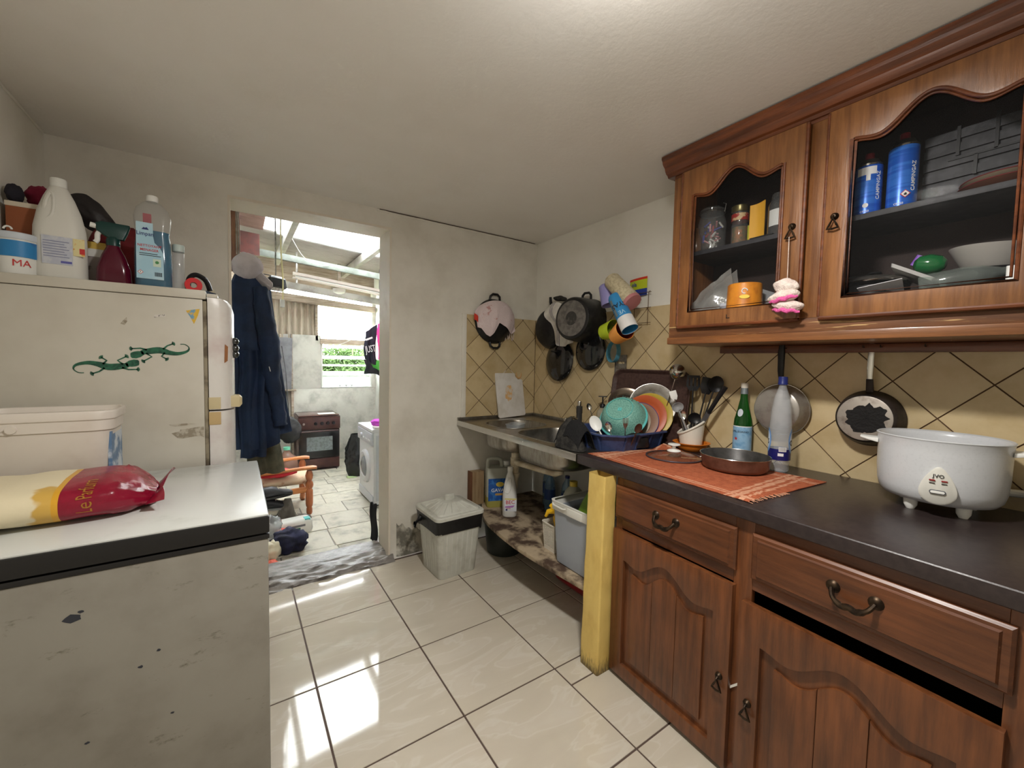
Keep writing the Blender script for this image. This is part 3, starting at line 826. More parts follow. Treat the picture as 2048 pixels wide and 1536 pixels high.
def bowl(lp, depth, n):
    cx = sum(p[0] for p in lp) / len(lp); cy = sum(p[1] for p in lp) / len(lp)
    def ring(k, z): return [(cx + (p[0] - cx) * k, cy + (p[1] - cy) * k, z) for p in lp]
    b = MB().loft([ring(1.0, SZ - 0.001), ring(0.985, SZ - 0.012), ring(0.95, SZ - depth * 0.72), ring(0.91, SZ - depth * 0.9), ring(0.82, SZ - depth * 0.985), ring(0.12, SZ - depth), ring(0.10, SZ - depth - 0.006)], cap0=False, cap1=True)
    o = W(b, 'bowl', m_steel, sk, thick=-0.0025, smooth=60)
    rm = MB().tube([(p[0], p[1], SZ + 0.0008) for p in lp], 0.003, 6, closed=True)
    W(rm, 'bowl_rim', m_steel, o)
    dr = MB().lathe([(0, -depth + 0.001), (0.028, -depth + 0.002), (0.034, -depth + 0.004), (0.036, -depth + 0.001)], 20, c=(cx, cy, SZ))
    W(dr, 'drain', m_bright, o)
    return cx, cy
ca = bowl(bA, 0.165, 0); cb = bowl(bB, 0.165, 0)
m_pvc = M('cream_pvc', (214, 204, 182), 0.45, 0, (188, 172, 142), 10)
pv = MB()
zb = SZ - 0.165
for (cx, cy) in (ca, cb):
    pv.lathe([(0, 0), (0.032, 0), (0.032, -0.02), (0.02, -0.03), (0.02, -0.07), (0, -0.07)], 16, c=(cx, cy, zb - 0.004))
pv.tube([(cb[0], cb[1], zb - 0.06), (cb[0], cb[1] + 0.05, zb - 0.085), (ca[0] - 0.02, ca[1] - 0.04, zb - 0.10)], 0.02, 12)
pv.lathe([(0.0, 0.03), (0.027, 0.03), (0.027, -0.0), (0.034, -0.005), (0.034, -0.05), (0.03, -0.055), (0.03, -0.11), (0.036, -0.115), (0.036, -0.135), (0.026, -0.15), (0.022, -0.22), (0, -0.222)], 18, c=(ca[0], ca[1], zb - 0.07))
W(pv, 'waste_pipe', m_pvc, sk)
for a, c in (((cb[0] + 0.22, -1.05, SZ - 0.04), (cb[0] + 0.24, -1.12, 0.66)), ((cb[0] + 0.28, -1.02, SZ - 0.04), (cb[0] + 0.26, -1.10, 0.64))):
    W(MB().tube([a, ((a[0] + c[0]) / 2 + 0.02, (a[1] + c[1]) / 2, (a[2] + c[2]) / 2), c], 0.008, 8), 'hose', M('dark_hose', (60, 54, 50), 0.5), sk)
W(MB().lathe([(0, 0.002), (0.004, 0.0018), (0.005, 0)], 12, mat=T(1.0925, -0.80, SZ - 0.017) @ RY(-PI / 2)), 'rivet', m_bright, sk)
# pillar tap with a grey lever body
m_dkplastic = M('charcoal_plastic', (62, 60, 58), 0.45)
tp = thing('tap', 'dark grey tap body with chrome cap standing behind the sink bowls', 'tap', (1.66, -0.66, SZ))
MB().lathe([(0, 0), (0.026, 0), (0.026, 0.006), (0.019, 0.012), (0.019, 0.10), (0.021, 0.105), (0.021, 0.15), (0, 0.152)], 18).build('body', m_dkplastic, tp)
MB().tube([(0, 0, 0.05), (-0.05, 0.0, 0.075), (-0.12, 0.0, 0.070), (-0.13, 0, 0.055)], 0.010, 10).build('spout', m_bright, tp)
MB().lathe([(0.0, 0.185), (0.012, 0.184), (0.014, 0.178), (0.014, 0.152), (0, 0.15)], 14).build('cap', m_bright, tp)

# ---- shelf below the sink -----------------------------------------
m_board = M('worn_stained_board', (176, 158, 132), 0.8, 0, (74, 56, 44), 8, 0.42, 0.62, bump=0.4, bscale=30, detail=9)
pl = spline([(1.30, 0.015, 0), (1.22, -0.14, 0), (1.135, -0.32, 0), (1.095, -0.58, 0), (1.085, -0.86, 0), (1.105, -1.14, 0), (1.125, -1.372, 0)], 5)
sh = MB().prism([(p.x, p.y) for p in pl] + [(1.79, -1.372), (1.79, 0.015)], 'z', 0.262, 0.286).build('low_shelf', m_board, bevel=0.003)
tag(sh, 'stained curved wooden shelf board under the sink', 'shelf'); base_origin(sh, (1.45, -0.7, 0.262))
for p in ((1.40, -0.12), (1.72, -0.12), (1.42, -1.22), (1.72, -1.22)):
    MB().box(p[0] - 0.02, p[0] + 0.02, p[1] - 0.02, p[1] + 0.02, 0.0, 0.262).build('leg', m_wd, sh, world=True)

# ================================================================== CHEST FREEZER AND FRIDGE
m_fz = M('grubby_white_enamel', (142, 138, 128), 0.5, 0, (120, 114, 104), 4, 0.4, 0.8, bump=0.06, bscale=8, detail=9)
def scuffs(m, sc=(3, 3, 9), lo=0.63, hi=0.68, c=(92, 86, 76)):
    nt = m.node_tree; nd = nt.nodes; lk = nt.links; b = nd['Principled BSDF']
    old = b.inputs['Base Color'].links[0].from_socket
    tc = nd.new('ShaderNodeTexCoord'); mp = nd.new('ShaderNodeMapping'); mp.inputs['Scale'].default_value = sc; mp.inputs['Rotation'].default_value = (0, 0.3, 0)
    lk.new(tc.outputs['Object'], mp.inputs[0])
    n = nd.new('ShaderNodeTexNoise'); n.inputs['Scale'].default_value = 4.0; n.inputs['Detail'].default_value = 10; n.inputs['Roughness'].default_value = 0.75
    lk.new(mp.outputs[0], n.inputs['Vector'])
    r = nd.new('ShaderNodeMapRange'); r.inputs['From Min'].default_value = lo; r.inputs['From Max'].default_value = hi
    lk.new(n.outputs['Fac'], r.inputs['Value'])
    mx = nd.new('ShaderNodeMix'); mx.data_type = 'RGBA'; lk.new(r.outputs[0], mx.inputs[0]); lk.new(old, mx.inputs[6]); mx.inputs[7].default_value = lin(c)
    lk.new(mx.outputs[2], b.inputs['Base Color'])
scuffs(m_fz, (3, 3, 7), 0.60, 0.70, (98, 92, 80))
scuffs(m_wall, (7, 7, 6), 0.735, 0.77, (138, 128, 112))
scuffs(m_wall_r, (7, 7, 7), 0.76, 0.79, (150, 140, 124))
m_lid = M('white_lid_laminate', (214, 216, 212), 0.22, 0, (190, 192, 186), 5, 0.5, 0.8, detail=8)
m_blk = M('black_plastic_trim', (26, 25, 25), 0.45)
FX0, FX1, FY0, FY1 = -0.935, -0.186, -1.345, -0.600
fz = thing('chest_freezer', 'low white chest freezer with a black-edged lid and scuffed front', 'freezer', ((FX0 + FX1) / 2, (FY0 + FY1) / 2, 0))
def F(b, n, mt, p=fz, **k): return b.build(n, mt, p, world=True, **k)
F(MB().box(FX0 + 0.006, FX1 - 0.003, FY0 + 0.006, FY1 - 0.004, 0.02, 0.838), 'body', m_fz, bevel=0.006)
F(MB().box(FX0 + 0.004, FX1, FY0 + 0.004, FY1, 0.838, 0.852), 'gasket', m_blk, bevel=0.003)
ld_ = F(MB().box(FX0, FX1, FY0, FY1, 0.857, 0.905), 'lid', m_blk, bevel=0.004)
F(MB().box(FX0 + 0.004, FX1 - 0.003, FY0 + 0.006, FY1 - 0.008, 0.9046, 0.9100), 'lid_panel', m_lid, ld_, bevel=0.002)
for x in (FX0 + 0.08, FX1 - 0.08):
    for y in (FY0 + 0.08, FY1 - 0.08):
        F(MB().lathe([(0, 0), (0.02, 0), (0.02, 0.02), (0, 0.02)], 12, c=(x, y, 0)), 'foot', m_blk)
# paint chips on the front
for (x, z, r) in ((-0.585, 0.735, 0.012), (-0.572, 0.748, 0.004), (-0.435, 0.600, 0.0035), (-0.47, 0.570, 0.004), (-0.57, 0.42, 0.0035), (-0.41, 0.42, 0.003)):
    pts = [(x + r * 1.5 * math.cos(t) * (0.6 + 0.5 * random.random()), z + r * math.sin(t) * (0.6 + 0.5 * random.random())) for t in [k * PI / 5 for k in range(10)]]
    F(MB().prism(pts, 'y', FY0 + 0.0055, FY0 + 0.0063), 'paint_chip', M('chip_dark', (48, 50, 58), 0.7), smooth=0)

m_fr = M('aged_fridge_enamel', (206, 201, 188), 0.42, 0, (190, 183, 168), 3, 0.4, 0.8, bump=0.03, bscale=10)
m_frd = M('fridge_front_white', (226, 222, 216), 0.3, 0, (206, 190, 186), 6, 0.4, 0.8)
m_beige = M('beige_trim', (206, 190, 150), 0.45)
m_seal = M('grimy_seal', (150, 140, 118), 0.7, 0, (96, 84, 68), 12, 0.45, 0.65)
RX0, RX1, RY0, RY1, RZT = -0.935, -0.370, -0.560, -0.010, 1.628
fr = thing('refrigerator', 'white two-door refrigerator with green gecko stickers on its side', 'refrigerator', ((RX0 + RX1) / 2, (RY0 + RY1) / 2, 0))
def R_(b, n, mt, p=fr, **k): return b.build(n, mt, p, world=True, **k)
R_(MB().box(RX0, RX1, RY0, RY1, 0.03, 1.590), 'body', m_fr, bevel=0.004)
R_(MB().box(RX0 - 0.002, RX1 + 0.012, RY0 - 0.002, RY1 + 0.002, 1.592, RZT), 'top_panel', m_fr, bevel=0.005)
R_(MB().box(RX1, RX1 + 0.014, RY0 + 0.004, RY1 - 0.01, 0.06, 1.585), 'door_seal', m_seal, bevel=0.003)
def door(z0, z1, name):
    def lp(z, k=0.0):
        return [(-0.354, RY1 - 0.002, z), (-0.354, RY0 - 0.004, z), (-0.316, RY0 - 0.004 + k * 0.3, z), (-0.298 - k * 0.5, RY0 + 0.006, z), (-0.280 - k, RY0 + 0.028, z), (-0.268 - k, RY0 + 0.065, z), (-0.264 - k, (RY0 + RY1) / 2, z), (-0.268 - k, RY1 - 0.065, z), (-0.290 - k, RY1 - 0.012, z), (-0.316, RY1 - 0.002, z)]
    top = [(z1 - 0.04, 0.0), (z1 - 0.018, 0.006), (z1, 0.022)] if z1 > 1.5 else [(z1, 0.0)]
    return R_(MB().loft([lp(z0), lp(z0 + 0.005)] + [lp(z, k) for z, k in top]), name, m_frd, smooth=30)
du = door(1.134, 1.600, 'door'); dl = door(0.060, 1.127, 'door')
R_(MB().box(-0.3555, -0.314, RY0 - 0.0065, RY0 + 0.02, 1.136, 1.186), 'trim_block', m_beige, du, bevel=0.002)
R_(MB().box(-0.3555, -0.314, RY0 - 0.0065, RY0 + 0.02, 1.070, 1.124), 'trim_block', M('tan_trim', (196, 168, 120), 0.5), dl, bevel=0.002)
R_(MB().loft([[(-0.285, RY0 + 0.03, 1.140), (-0.285, RY0 + 0.12, 1.140), (-0.285, RY0 + 0.12, 1.188), (-0.285, RY0 + 0.03, 1.188)], [(-0.248, RY0 + 0.035, 1.138), (-0.248, RY0 + 0.115, 1.138), (-0.248, RY0 + 0.115, 1.188), (-0.248, RY0 + 0.035, 1.188)], [(-0.238, RY0 + 0.045, 1.150), (-0.238, RY0 + 0.105, 1.150), (-0.238, RY0 + 0.105, 1.178), (-0.238, RY0 + 0.045, 1.178)]]), 'handle', m_beige, du, bevel=0.002)
lk_ = MB()
for z in (1.425, 1.395, 1.368): lk_.ball((-0.262, RY0 + 0.07, z), (0.016, 0.016, 0.017), 12, 8)
R_(lk_, 'lock', M('dark_chrome', (90, 92, 92), 0.2, 0.9), du)
R_(MB().box(-0.356, -0.318, RY0 - 0.002, RY0 + 0.05, 1.601, 1.616), 'hinge_cover', m_fr, bevel=0.003)
R_(MB().prism([(-0.300, 1.33), (-0.288, 1.34), (-0.286, 1.40), (-0.297, 1.41)], 'y', RY0 + 0.0045, RY0 + 0.004), 'rust_spot', M('rust', (150, 100, 62), 0.8), du)

m_gecko = M('green_gecko_print', (44, 104, 78), 0.35, 0, (24, 70, 56), 60)
def gecko(x0, z0, L, flip, rot):
    """seen from above: head, body, curled tail, four toed feet"""
    b = MB()
    mt = T(x0, RY0, z0) @ RY(-rot) @ Matrix.Scale(L, 4) @ (Matrix.Scale(-1, 4, (1, 0, 0)) @ Matrix.Scale(-1, 4, (0, 0, 1)) if flip else Matrix())
    def strip(pts, ws):
        P = [Vector((p[0], 0, p[1])) for p in pts]; a = []; c = []
        for i, p in enumerate(P):
            d = (P[min(i + 1, len(P) - 1)] - P[max(i - 1, 0)]).normalized(); q = Vector((-d.z, 0, d.x)) * ws[i]
            a.append(p + q); c.append(p - q)
        poly = a + c[::-1]
        b.at(mt).prism([(p.x, p.z) for p in poly], 'y', -0.0012 / L, -0.0002 / L)
    strip(spline([(0.30, 0.0, 0), (0.18, -0.02, 0), (0.0, -0.03, 0), (-0.15, 0.03, 0), (-0.30, 0.06, 0), (-0.46, 0.02, 0), (-0.50, -0.06, 0), (-0.44, -0.13, 0), (-0.36, -0.14, 0)], 4) and [(p.x, p.y) for p in spline([(0.30, 0.0, 0), (0.18, -0.02, 0), (0.0, -0.03, 0), (-0.15, 0.03, 0), (-0.30, 0.06, 0), (-0.46, 0.02, 0), (-0.50, -0.06, 0), (-0.44, -0.13, 0), (-0.36, -0.14, 0)], 4)],
          [0.040 + 0.026 * math.sin(PI * min(1, i / 14)) if i < 12 else max(0.008, 0.052 - 0.0032 * (i - 11)) for i in range(33)])
    strip([(0.26, 0.01), (0.33, 0.03), (0.40, 0.045), (0.455, 0.05), (0.47, 0.05)], [0.035, 0.066, 0.072, 0.056, 0.03])
    for (sx, sz, kx, kz, ex, ez) in ((0.22, 0.02, 0.14, 0.10, 0.26, 0.17), (0.20, -0.05, 0.30, -0.09, 0.42, -0.09), (-0.08, 0.03, -0.02, 0.10, -0.08, 0.15), (-0.06, -0.05, -0.14, -0.12, -0.22, -0.15)):
        strip([(sx, sz), (kx, kz), (ex, ez)], [0.018, 0.014, 0.012])
        a0 = math.atan2(ez - kz, ex - kx)
        for q in (-0.9, -0.45, 0, 0.45, 0.9):
            strip([(ex, ez), (ex + 0.055 * math.cos(a0 + q), ez + 0.055 * math.sin(a0 + q))], [0.006, 0.009])
    return b.build('gecko_sticker', m_gecko, fr, world=True, smooth=0, label='green gecko sticker')
gecko(-0.656, 1.316, 0.185, False, 0.03)
gecko(-0.508, 1.372, 0.185, True, 0.09)
y_ = RY0 - 0.0008
R_(MB().prism([(-0.424, 1.540), (-0.402, 1.546), (-0.379, 1.551), (-0.386, 1.522), (-0.399, 1.488), (-0.410, 1.515)], 'y', y_, RY0 - 0.0001), 'sticker', M('yellow_sticker', (222, 180, 60), 0.5, 0, (110, 160, 190), 30, 0.5, 0.58), smooth=0, label='small triangular yellow and blue sticker')
R_(MB().prism([(-0.522, 1.505), (-0.488, 1.510), (-0.488, 1.520), (-0.522, 1.515)], 'y', y_, RY0 - 0.0001), 'sticker', M('pale_sticker', (214, 208, 200), 0.5, 0, (90, 84, 80), 80, 0.55, 0.6), smooth=0, label='small pale strip sticker')
m_glue = M('glue_residue', (150, 140, 122), 0.8, 0, (188, 180, 164), 40, 0.42, 0.58)
R_(MB().prism([(-0.478, 1.045), (-0.452, 1.050), (-0.45, 1.058), (-0.42, 1.060), (-0.40, 1.064), (-0.373, 1.066), (-0.372, 1.018), (-0.385, 1.028), (-0.42, 1.024), (-0.445, 1.020), (-0.460, 1.024)], 'y', y_, RY0 - 0.0001), 'sticker_residue', m_glue, smooth=0)
R_(MB().prism([(-0.486, 1.080), (-0.42, 1.082), (-0.40, 1.078), (-0.43, 1.074), (-0.47, 1.072)], 'y', y_, RY0 - 0.0001), 'sticker_residue', m_glue, smooth=0)
R_(MB().prism([(-0.620, 1.475), (-0.610, 1.490), (-0.602, 1.500), (-0.600, 1.485), (-0.608, 1.470)], 'y', y_, RY0 - 0.0001), 'sticker_residue', m_glue, smooth=0)
# ================================================================== ON THE WORKTOP
WZ = 0.922
m_whitep = M('white_plastic', (235, 235, 230), 0.4)
m_grayp = M('grey_plastic', (176, 180, 184), 0.45)
m_blackp = M('black_plastic', (22, 22, 24), 0.4)
m_chrome = M('polished_steel', (206, 204, 198), 0.16, 1.0)
m_stl = M('worn_steel', (150, 146, 140), 0.34, 0.9, (110, 104, 98), 20, 0.4, 0.7)
m_nonstick = M('black_nonstick', (24, 24, 25), 0.35, 0, (38, 37, 36), 30, 0.45, 0.7)
m_ink = M('black_ink', (34, 34, 40), 0.6)
m_red = M('red_print', (196, 44, 44), 0.5)
m_navy = M('navy_plastic', (34, 44, 110), 0.35)

def face(x, y):
    return math.atan2(-0.262 - x, -(-2.683 - y))

def frame(base, tip, look=(-1, -1, 0.1)):
    z = (Vector(tip) - Vector(base)).normalized(); l = Vector(look)
    y = -(l - z * l.dot(z)).normalized(); x = y.cross(z)
    m = Matrix((x, y, z)).transposed().to_4x4(); m.translation = Vector(base)
    return m

def disc_frame(c, n, up=(0, 0, 1)):
    z = Vector(n).normalized(); u = Vector(up); y = (u - z * u.dot(z)).normalized(); x = y.cross(z)
    m = Matrix((x, y, z)).transposed().to_4x4(); m.translation = Vector(c)
    return m

def at_m(name, label, cat, m, group=None):
    t = thing(name, label, cat, m.to_translation(), group=group, rot=m.to_euler())
    return t

# ---- rice cooker ---------------------------------------------------
m_rice = M('white_speckled_enamel', (207, 209, 212), 0.28, 0, (199, 201, 204), 150, 0.5, 0.75, coat=0.3)
rc_a = face(1.59, -2.375)
rc = thing('rice_cooker', 'white electric rice cooker with its lid off on the worktop', 'rice cooker', (1.60, -2.378, WZ), rc_a)
MB().lathe([(0.0, 0.030), (0.105, 0.030), (0.128, 0.036), (0.140, 0.050), (0.146, 0.075), (0.149, 0.12), (0.150, 0.19), (0.152, 0.222), (0.1535, 0.226), (0.150, 0.229), (0.146, 0.226), (0.142, 0.214), (0.138, 0.18), (0.134, 0.10), (0.0, 0.085)], 56).build('body', m_rice, rc)
MB().lathe([(0.1535, 0.2262), (0.1548, 0.2285), (0.1518, 0.231), (0.148, 0.2285)], 56).build('rim', M('pale_grey_rim', (196, 198, 200), 0.3), rc)
for a in (-0.62, 0.62, 2.2, -2.2):
    MB().lathe([(0, 0), (0.010, 0), (0.016, 0.012), (0.018, 0.036), (0, 0.036)], 12, c=(0.098 * math.sin(a), -0.098 * math.cos(a), 0)).build('foot', m_whitep, rc)
for s in (-1, 1):
    a = s * 1.50
    b = MB().at(RZ(a)).loft([[(-0.035, -0.148, 0.192), (0.035, -0.148, 0.192), (0.035, -0.148, 0.206), (-0.035, -0.148, 0.206)], [(-0.032, -0.175, 0.198), (0.032, -0.175, 0.198), (0.032, -0.175, 0.207), (-0.032, -0.175, 0.207)], [(-0.02, -0.196, 0.203), (0.02, -0.196, 0.203), (0.02, -0.196, 0.209), (-0.02, -0.196, 0.209)]])
    b.build('handle', m_whitep, rc, bevel=0.003)
pn = []
for lv, off in ((0.0, 0.144), (0.0, 0.156), (0.10, 0.1585)):
    lp = []
    for i in range(36):
        t = 2 * PI * i / 36
        x = 0.036 * math.sin(t) * (1 - 0.42 * math.cos(t)) * (1 - lv); z = 0.098 + 0.056 * math.cos(t) * (1 - lv)
        rr = off + (0.002 if z < 0.09 else 0) - max(0, 0.07 - z) * 0.25
        lp.append((rr * math.sin(x / 0.15), -rr * math.cos(x / 0.15), z))
    pn.append(lp)
cp = MB().loft(pn, cap0=False).build('control_panel', M('ivory_plastic', (216, 214, 205), 0.4), rc, smooth=50)
lettering('JVO', 0.0145, m_ink, cp, T(0, 0, 0.1275), wrap=0.1595, depth=0.0003)
for x in (-0.012, 0.012):
    MB().at(RZ(x / 0.15) @ T(0, -0.1592, 0)).box(-0.0065, 0.0065, -0.0012, 0.001, 0.1125, 0.1165).build('indicator_light', M('red_indicator', (140, 30, 34), 0.3), cp, bevel=0.0008)
    MB().at(RZ(x / 0.15) @ T(0, -0.1592, 0)).box(-0.006, 0.006, -0.0006, 0.001, 0.1055, 0.1075).build('caption', m_ink, cp)
b = MB(); lp = rrect(-0.0175, 0.0175, 0.075, 0.0865, 0.0055, 5)
b.prism(lp, 'y', -0.1600, -0.1578); b.build('switch_surround', M('grey_surround', (90, 92, 98), 0.4), cp)
MB().prism(rrect(-0.0150, 0.0150, 0.0772, 0.0843, 0.0035, 5), 'y', -0.1622, -0.1590).build('switch', m_whitep, cp, bevel=0.0008)
MB().tube([(0.10, 0.10, 0.065), (0.16, 0.12, 0.060), (0.185, 0.13, 0.060)], 0.012, 10).build('power_inlet', m_whitep, rc)

# black power lead and its shadowed end behind the cooker
cd = MB().tube(spline([(1.64, -2.60, WZ + 0.006), (1.625, -2.66, WZ + 0.006), (1.58, -2.72, WZ + 0.006), (1.50, -2.80, WZ + 0.006)], 6), 0.005, 8).build('power_cord', m_blackp)
tag(cd, 'black power cord lying on the worktop behind the rice cooker', 'cord'); base_origin(cd, (1.65, -2.70, WZ))

bkx = thing('black_appliance_base', 'black plastic appliance base at the right edge behind the rice cooker', 'appliance', (1.715, -2.625, WZ), 0.2)
MB().loft([rloop(0.12, 0.13, 0.03, 0.0), rloop(0.125, 0.135, 0.03, 0.01), rloop(0.11, 0.12, 0.03, 0.10), rloop(0.08, 0.09, 0.025, 0.115)]).build('body', m_blackp, bkx, smooth=50)
MB().box(-0.0645, -0.058, -0.03, 0.03, 0.03, 0.06).build('dial_plate', m_dkplastic, bkx, bevel=0.002)
# ---- orange tea towel ----------------------------------------------
m_t1 = M('orange_cotton', (172, 92, 58), 0.9, 0, (154, 78, 48), 40, bump=0.4, bscale=220)
m_t2 = M('pale_orange_stripe', (204, 152, 122), 0.9, 0, (190, 130, 100), 60, bump=0.4, bscale=220)
P0, P1, P2, P3 = Vector((1.150, -1.262)), Vector((1.585, -1.372)), Vector((1.610, -2.080)), Vector((1.102, -2.040))
def towel_pt(u, v):
    e = 0.010 * math.sin(v * 9 + 1) * (0.5 - u)
    p = P0.lerp(P3, v).lerp(P1.lerp(P2, v), u)
    w = max(abs(u - 0.5), abs(v - 0.5)) * 2
    z = WZ + 0.0022 + 0.0016 * nz((u * 7, v * 11, 0), 1, 3) + 0.0016
    if u > 0.86 and v < 0.22:                              # corner rucked up against the dish rack
        k = (u - 0.86) / 0.14 * (1 - v / 0.22); z += 0.030 * k; p = p + Vector((-0.01, -0.012)) * k
    if v > 0.94 and u < 0.3: z += 0.005 * abs(math.sin(u * 60))
    return (p.x + e * 0.4, p.y, z)
nu, nv = 56, 90
bm_ = MB().grid(towel_pt, nu, nv)
me = bm_.mesh('tea_towel', thick=0.0022, smooth=60)
tw = link('tea_towel', me, m_t1); me.materials.append(m_t2)
for p in me.polygons:
    c = p.center; q = Vector((c.x, c.y))
    v = (P0.y - q.y) / 0.79; u = (q.x - (P0.x + (P3.x - P0.x) * v)) / 0.47
    if any(a < v < b2 for a, b2 in ((0.045, 0.06), (0.075, 0.12), (0.135, 0.15), (0.875, 0.89), (0.90, 0.925), (0.945, 0.96))) or any(a < u < b2 for a, b2 in ((0.05, 0.075), (0.10, 0.115), (0.905, 0.925), (0.945, 0.965))):
        p.material_index = 1
tag(tw, 'orange checked tea towel with pale stripes spread on the worktop', 'towel'); base_origin(tw, (1.36, -1.67, WZ))
fr_ = MB()
for i in range(26):
    u = i / 60; p = towel_pt(u, 1.0)
    fr_.tube([p, (p[0] - 0.004 + 0.004 * random.random(), p[1] - 0.012 - 0.006 * random.random(), p[2] - 0.001)], 0.0012, 4)
fr_.build('fringe', m_t2, tw, world=True)['kind'] = 'stuff'

# ---- glass lid on the towel ------------------------------------------
TZ = WZ + 0.0055
gl = thing('glass_lid', 'tinted glass pan lid with white knob lying on the orange towel', 'lid', (1.447, -1.530, TZ))
m_amber = clear_mat('amber_glass', (214, 176, 144), 0.07, 0.05, 1.45)
MB().lathe([(0.122, 0.003), (0.110, 0.010), (0.08, 0.019), (0.04, 0.025), (0.0, 0.027)], 48).build('dome', m_amber, gl, thick=0.003)
MB().tube([(0.123 * math.cos(t), 0.123 * math.sin(t), 0.0035) for t in [2 * PI * i / 56 for i in range(56)]], 0.0034, 8, closed=True).build('rim', M('smoky_rim', (92, 84, 92), 0.3, 0.5), gl)
MB().lathe([(0, 0.027), (0.030, 0.0275), (0.031, 0.031), (0.022, 0.036), (0.009, 0.040), (0.008, 0.052), (0.026, 0.057), (0.028, 0.060), (0.026, 0.063), (0, 0.064)], 28).build('knob', m_whitep, gl)
lb = tag(MB().at(T(1.500, -1.60, TZ + 0.0005) @ RZ(-0.9)).box(-0.055, 0.055, -0.008, 0.008, 0.0, 0.002).build('plastic_strip', M('cream_plastic', (226, 214, 190), 0.5)), 'thin cream plastic strip under the edge of the glass lid', 'strip')
base_origin(lb, (1.50, -1.60, TZ))

# ---- frying pan with no handle ------------------------------------------
pan = thing('frying_pan', 'brown handleless frying pan standing on the orange towel', 'frying pan', (1.492, -1.790, TZ))
m_panout = M('brown_enamel', (122, 92, 78), 0.3, 0.35, (92, 66, 54), 14, 0.4, 0.7)
MB().lathe([(0, 0.0), (0.112, 0.0), (0.122, 0.006), (0.127, 0.016), (0.134, 0.056), (0.1355, 0.059)], 56).build('outside', m_panout, pan)
MB().lathe([(0.1355, 0.059), (0.1335, 0.0600), (0.1315, 0.057), (0.124, 0.018), (0.116, 0.009), (0.0, 0.007)], 56).build('inside', M('grey_nonstick', (70, 68, 66), 0.4, 0.2, (52, 50, 48), 20), pan)
MB().tube([(0.1345 * math.cos(t), 0.1345 * math.sin(t), 0.0595) for t in [2 * PI * i / 56 for i in range(56)]], 0.0016, 6, closed=True).build('rim', m_chrome, pan)
for a in (1.9, 2.2):
    MB().ball((0.1315 * math.cos(a), 0.1315 * math.sin(a), 0.036), 0.005, 8, 6).build('rivet', m_chrome, pan)

# ---- orange dish, white tub -----------------------------------------
od = MB().lathe([(0, 0.0), (0.052, 0.0), (0.058, 0.003), (0.074, 0.022), (0.078, 0.036), (0.090, 0.040), (0.091, 0.043), (0.076, 0.042), (0.070, 0.026), (0.054, 0.008), (0, 0.006)], 40, c=(1.694, -1.462, WZ)).build('serving_dish', M('orange_plastic', (226, 128, 40), 0.4))
tag(od, 'shallow orange plastic dish under the white utensil tub', 'dish'); base_origin(od, (1.694, -1.462, WZ))
TM = T(1.692, -1.462, WZ + 0.012) @ RZ(-0.9)
tub = thing('utensil_tub', 'white plastic tub with slanted rim holding black kitchen utensils', 'tub', (1.692, -1.462, WZ + 0.0085), -0.9)
m_tub = M('cream_white_plastic', (232, 226, 212), 0.45)
def tubw(r0, r1, z0, n=40, lift=0.0):
    def f(u, v):
        t = 2 * PI * u; zt = 0.118 + 0.040 * math.cos(t) + lift
        r = r0 + (r1 - r0) * v
        return (r * math.cos(t), r * math.sin(t), z0 + (zt - z0) * v)
    return f
b = MB().grid(tubw(0.050, 0.064, 0.0), 40, 10, cu=True).grid(tubw(0.047, 0.061, 0.004), 40, 10, cu=True)
b.lathe([(0, 0.0), (0.050, 0.0)], 40).lathe([(0, 0.004), (0.047, 0.004)], 40)
b.build('body', m_tub, tub)
MB().tube([(0.0645 * math.cos(t), 0.0645 * math.sin(t), 0.116 + 0.040 * math.cos(t)) for t in [2 * PI * i / 44 for i in range(44)]], 0.0055, 8, closed=True).build('rolled_rim', m_tub, tub)

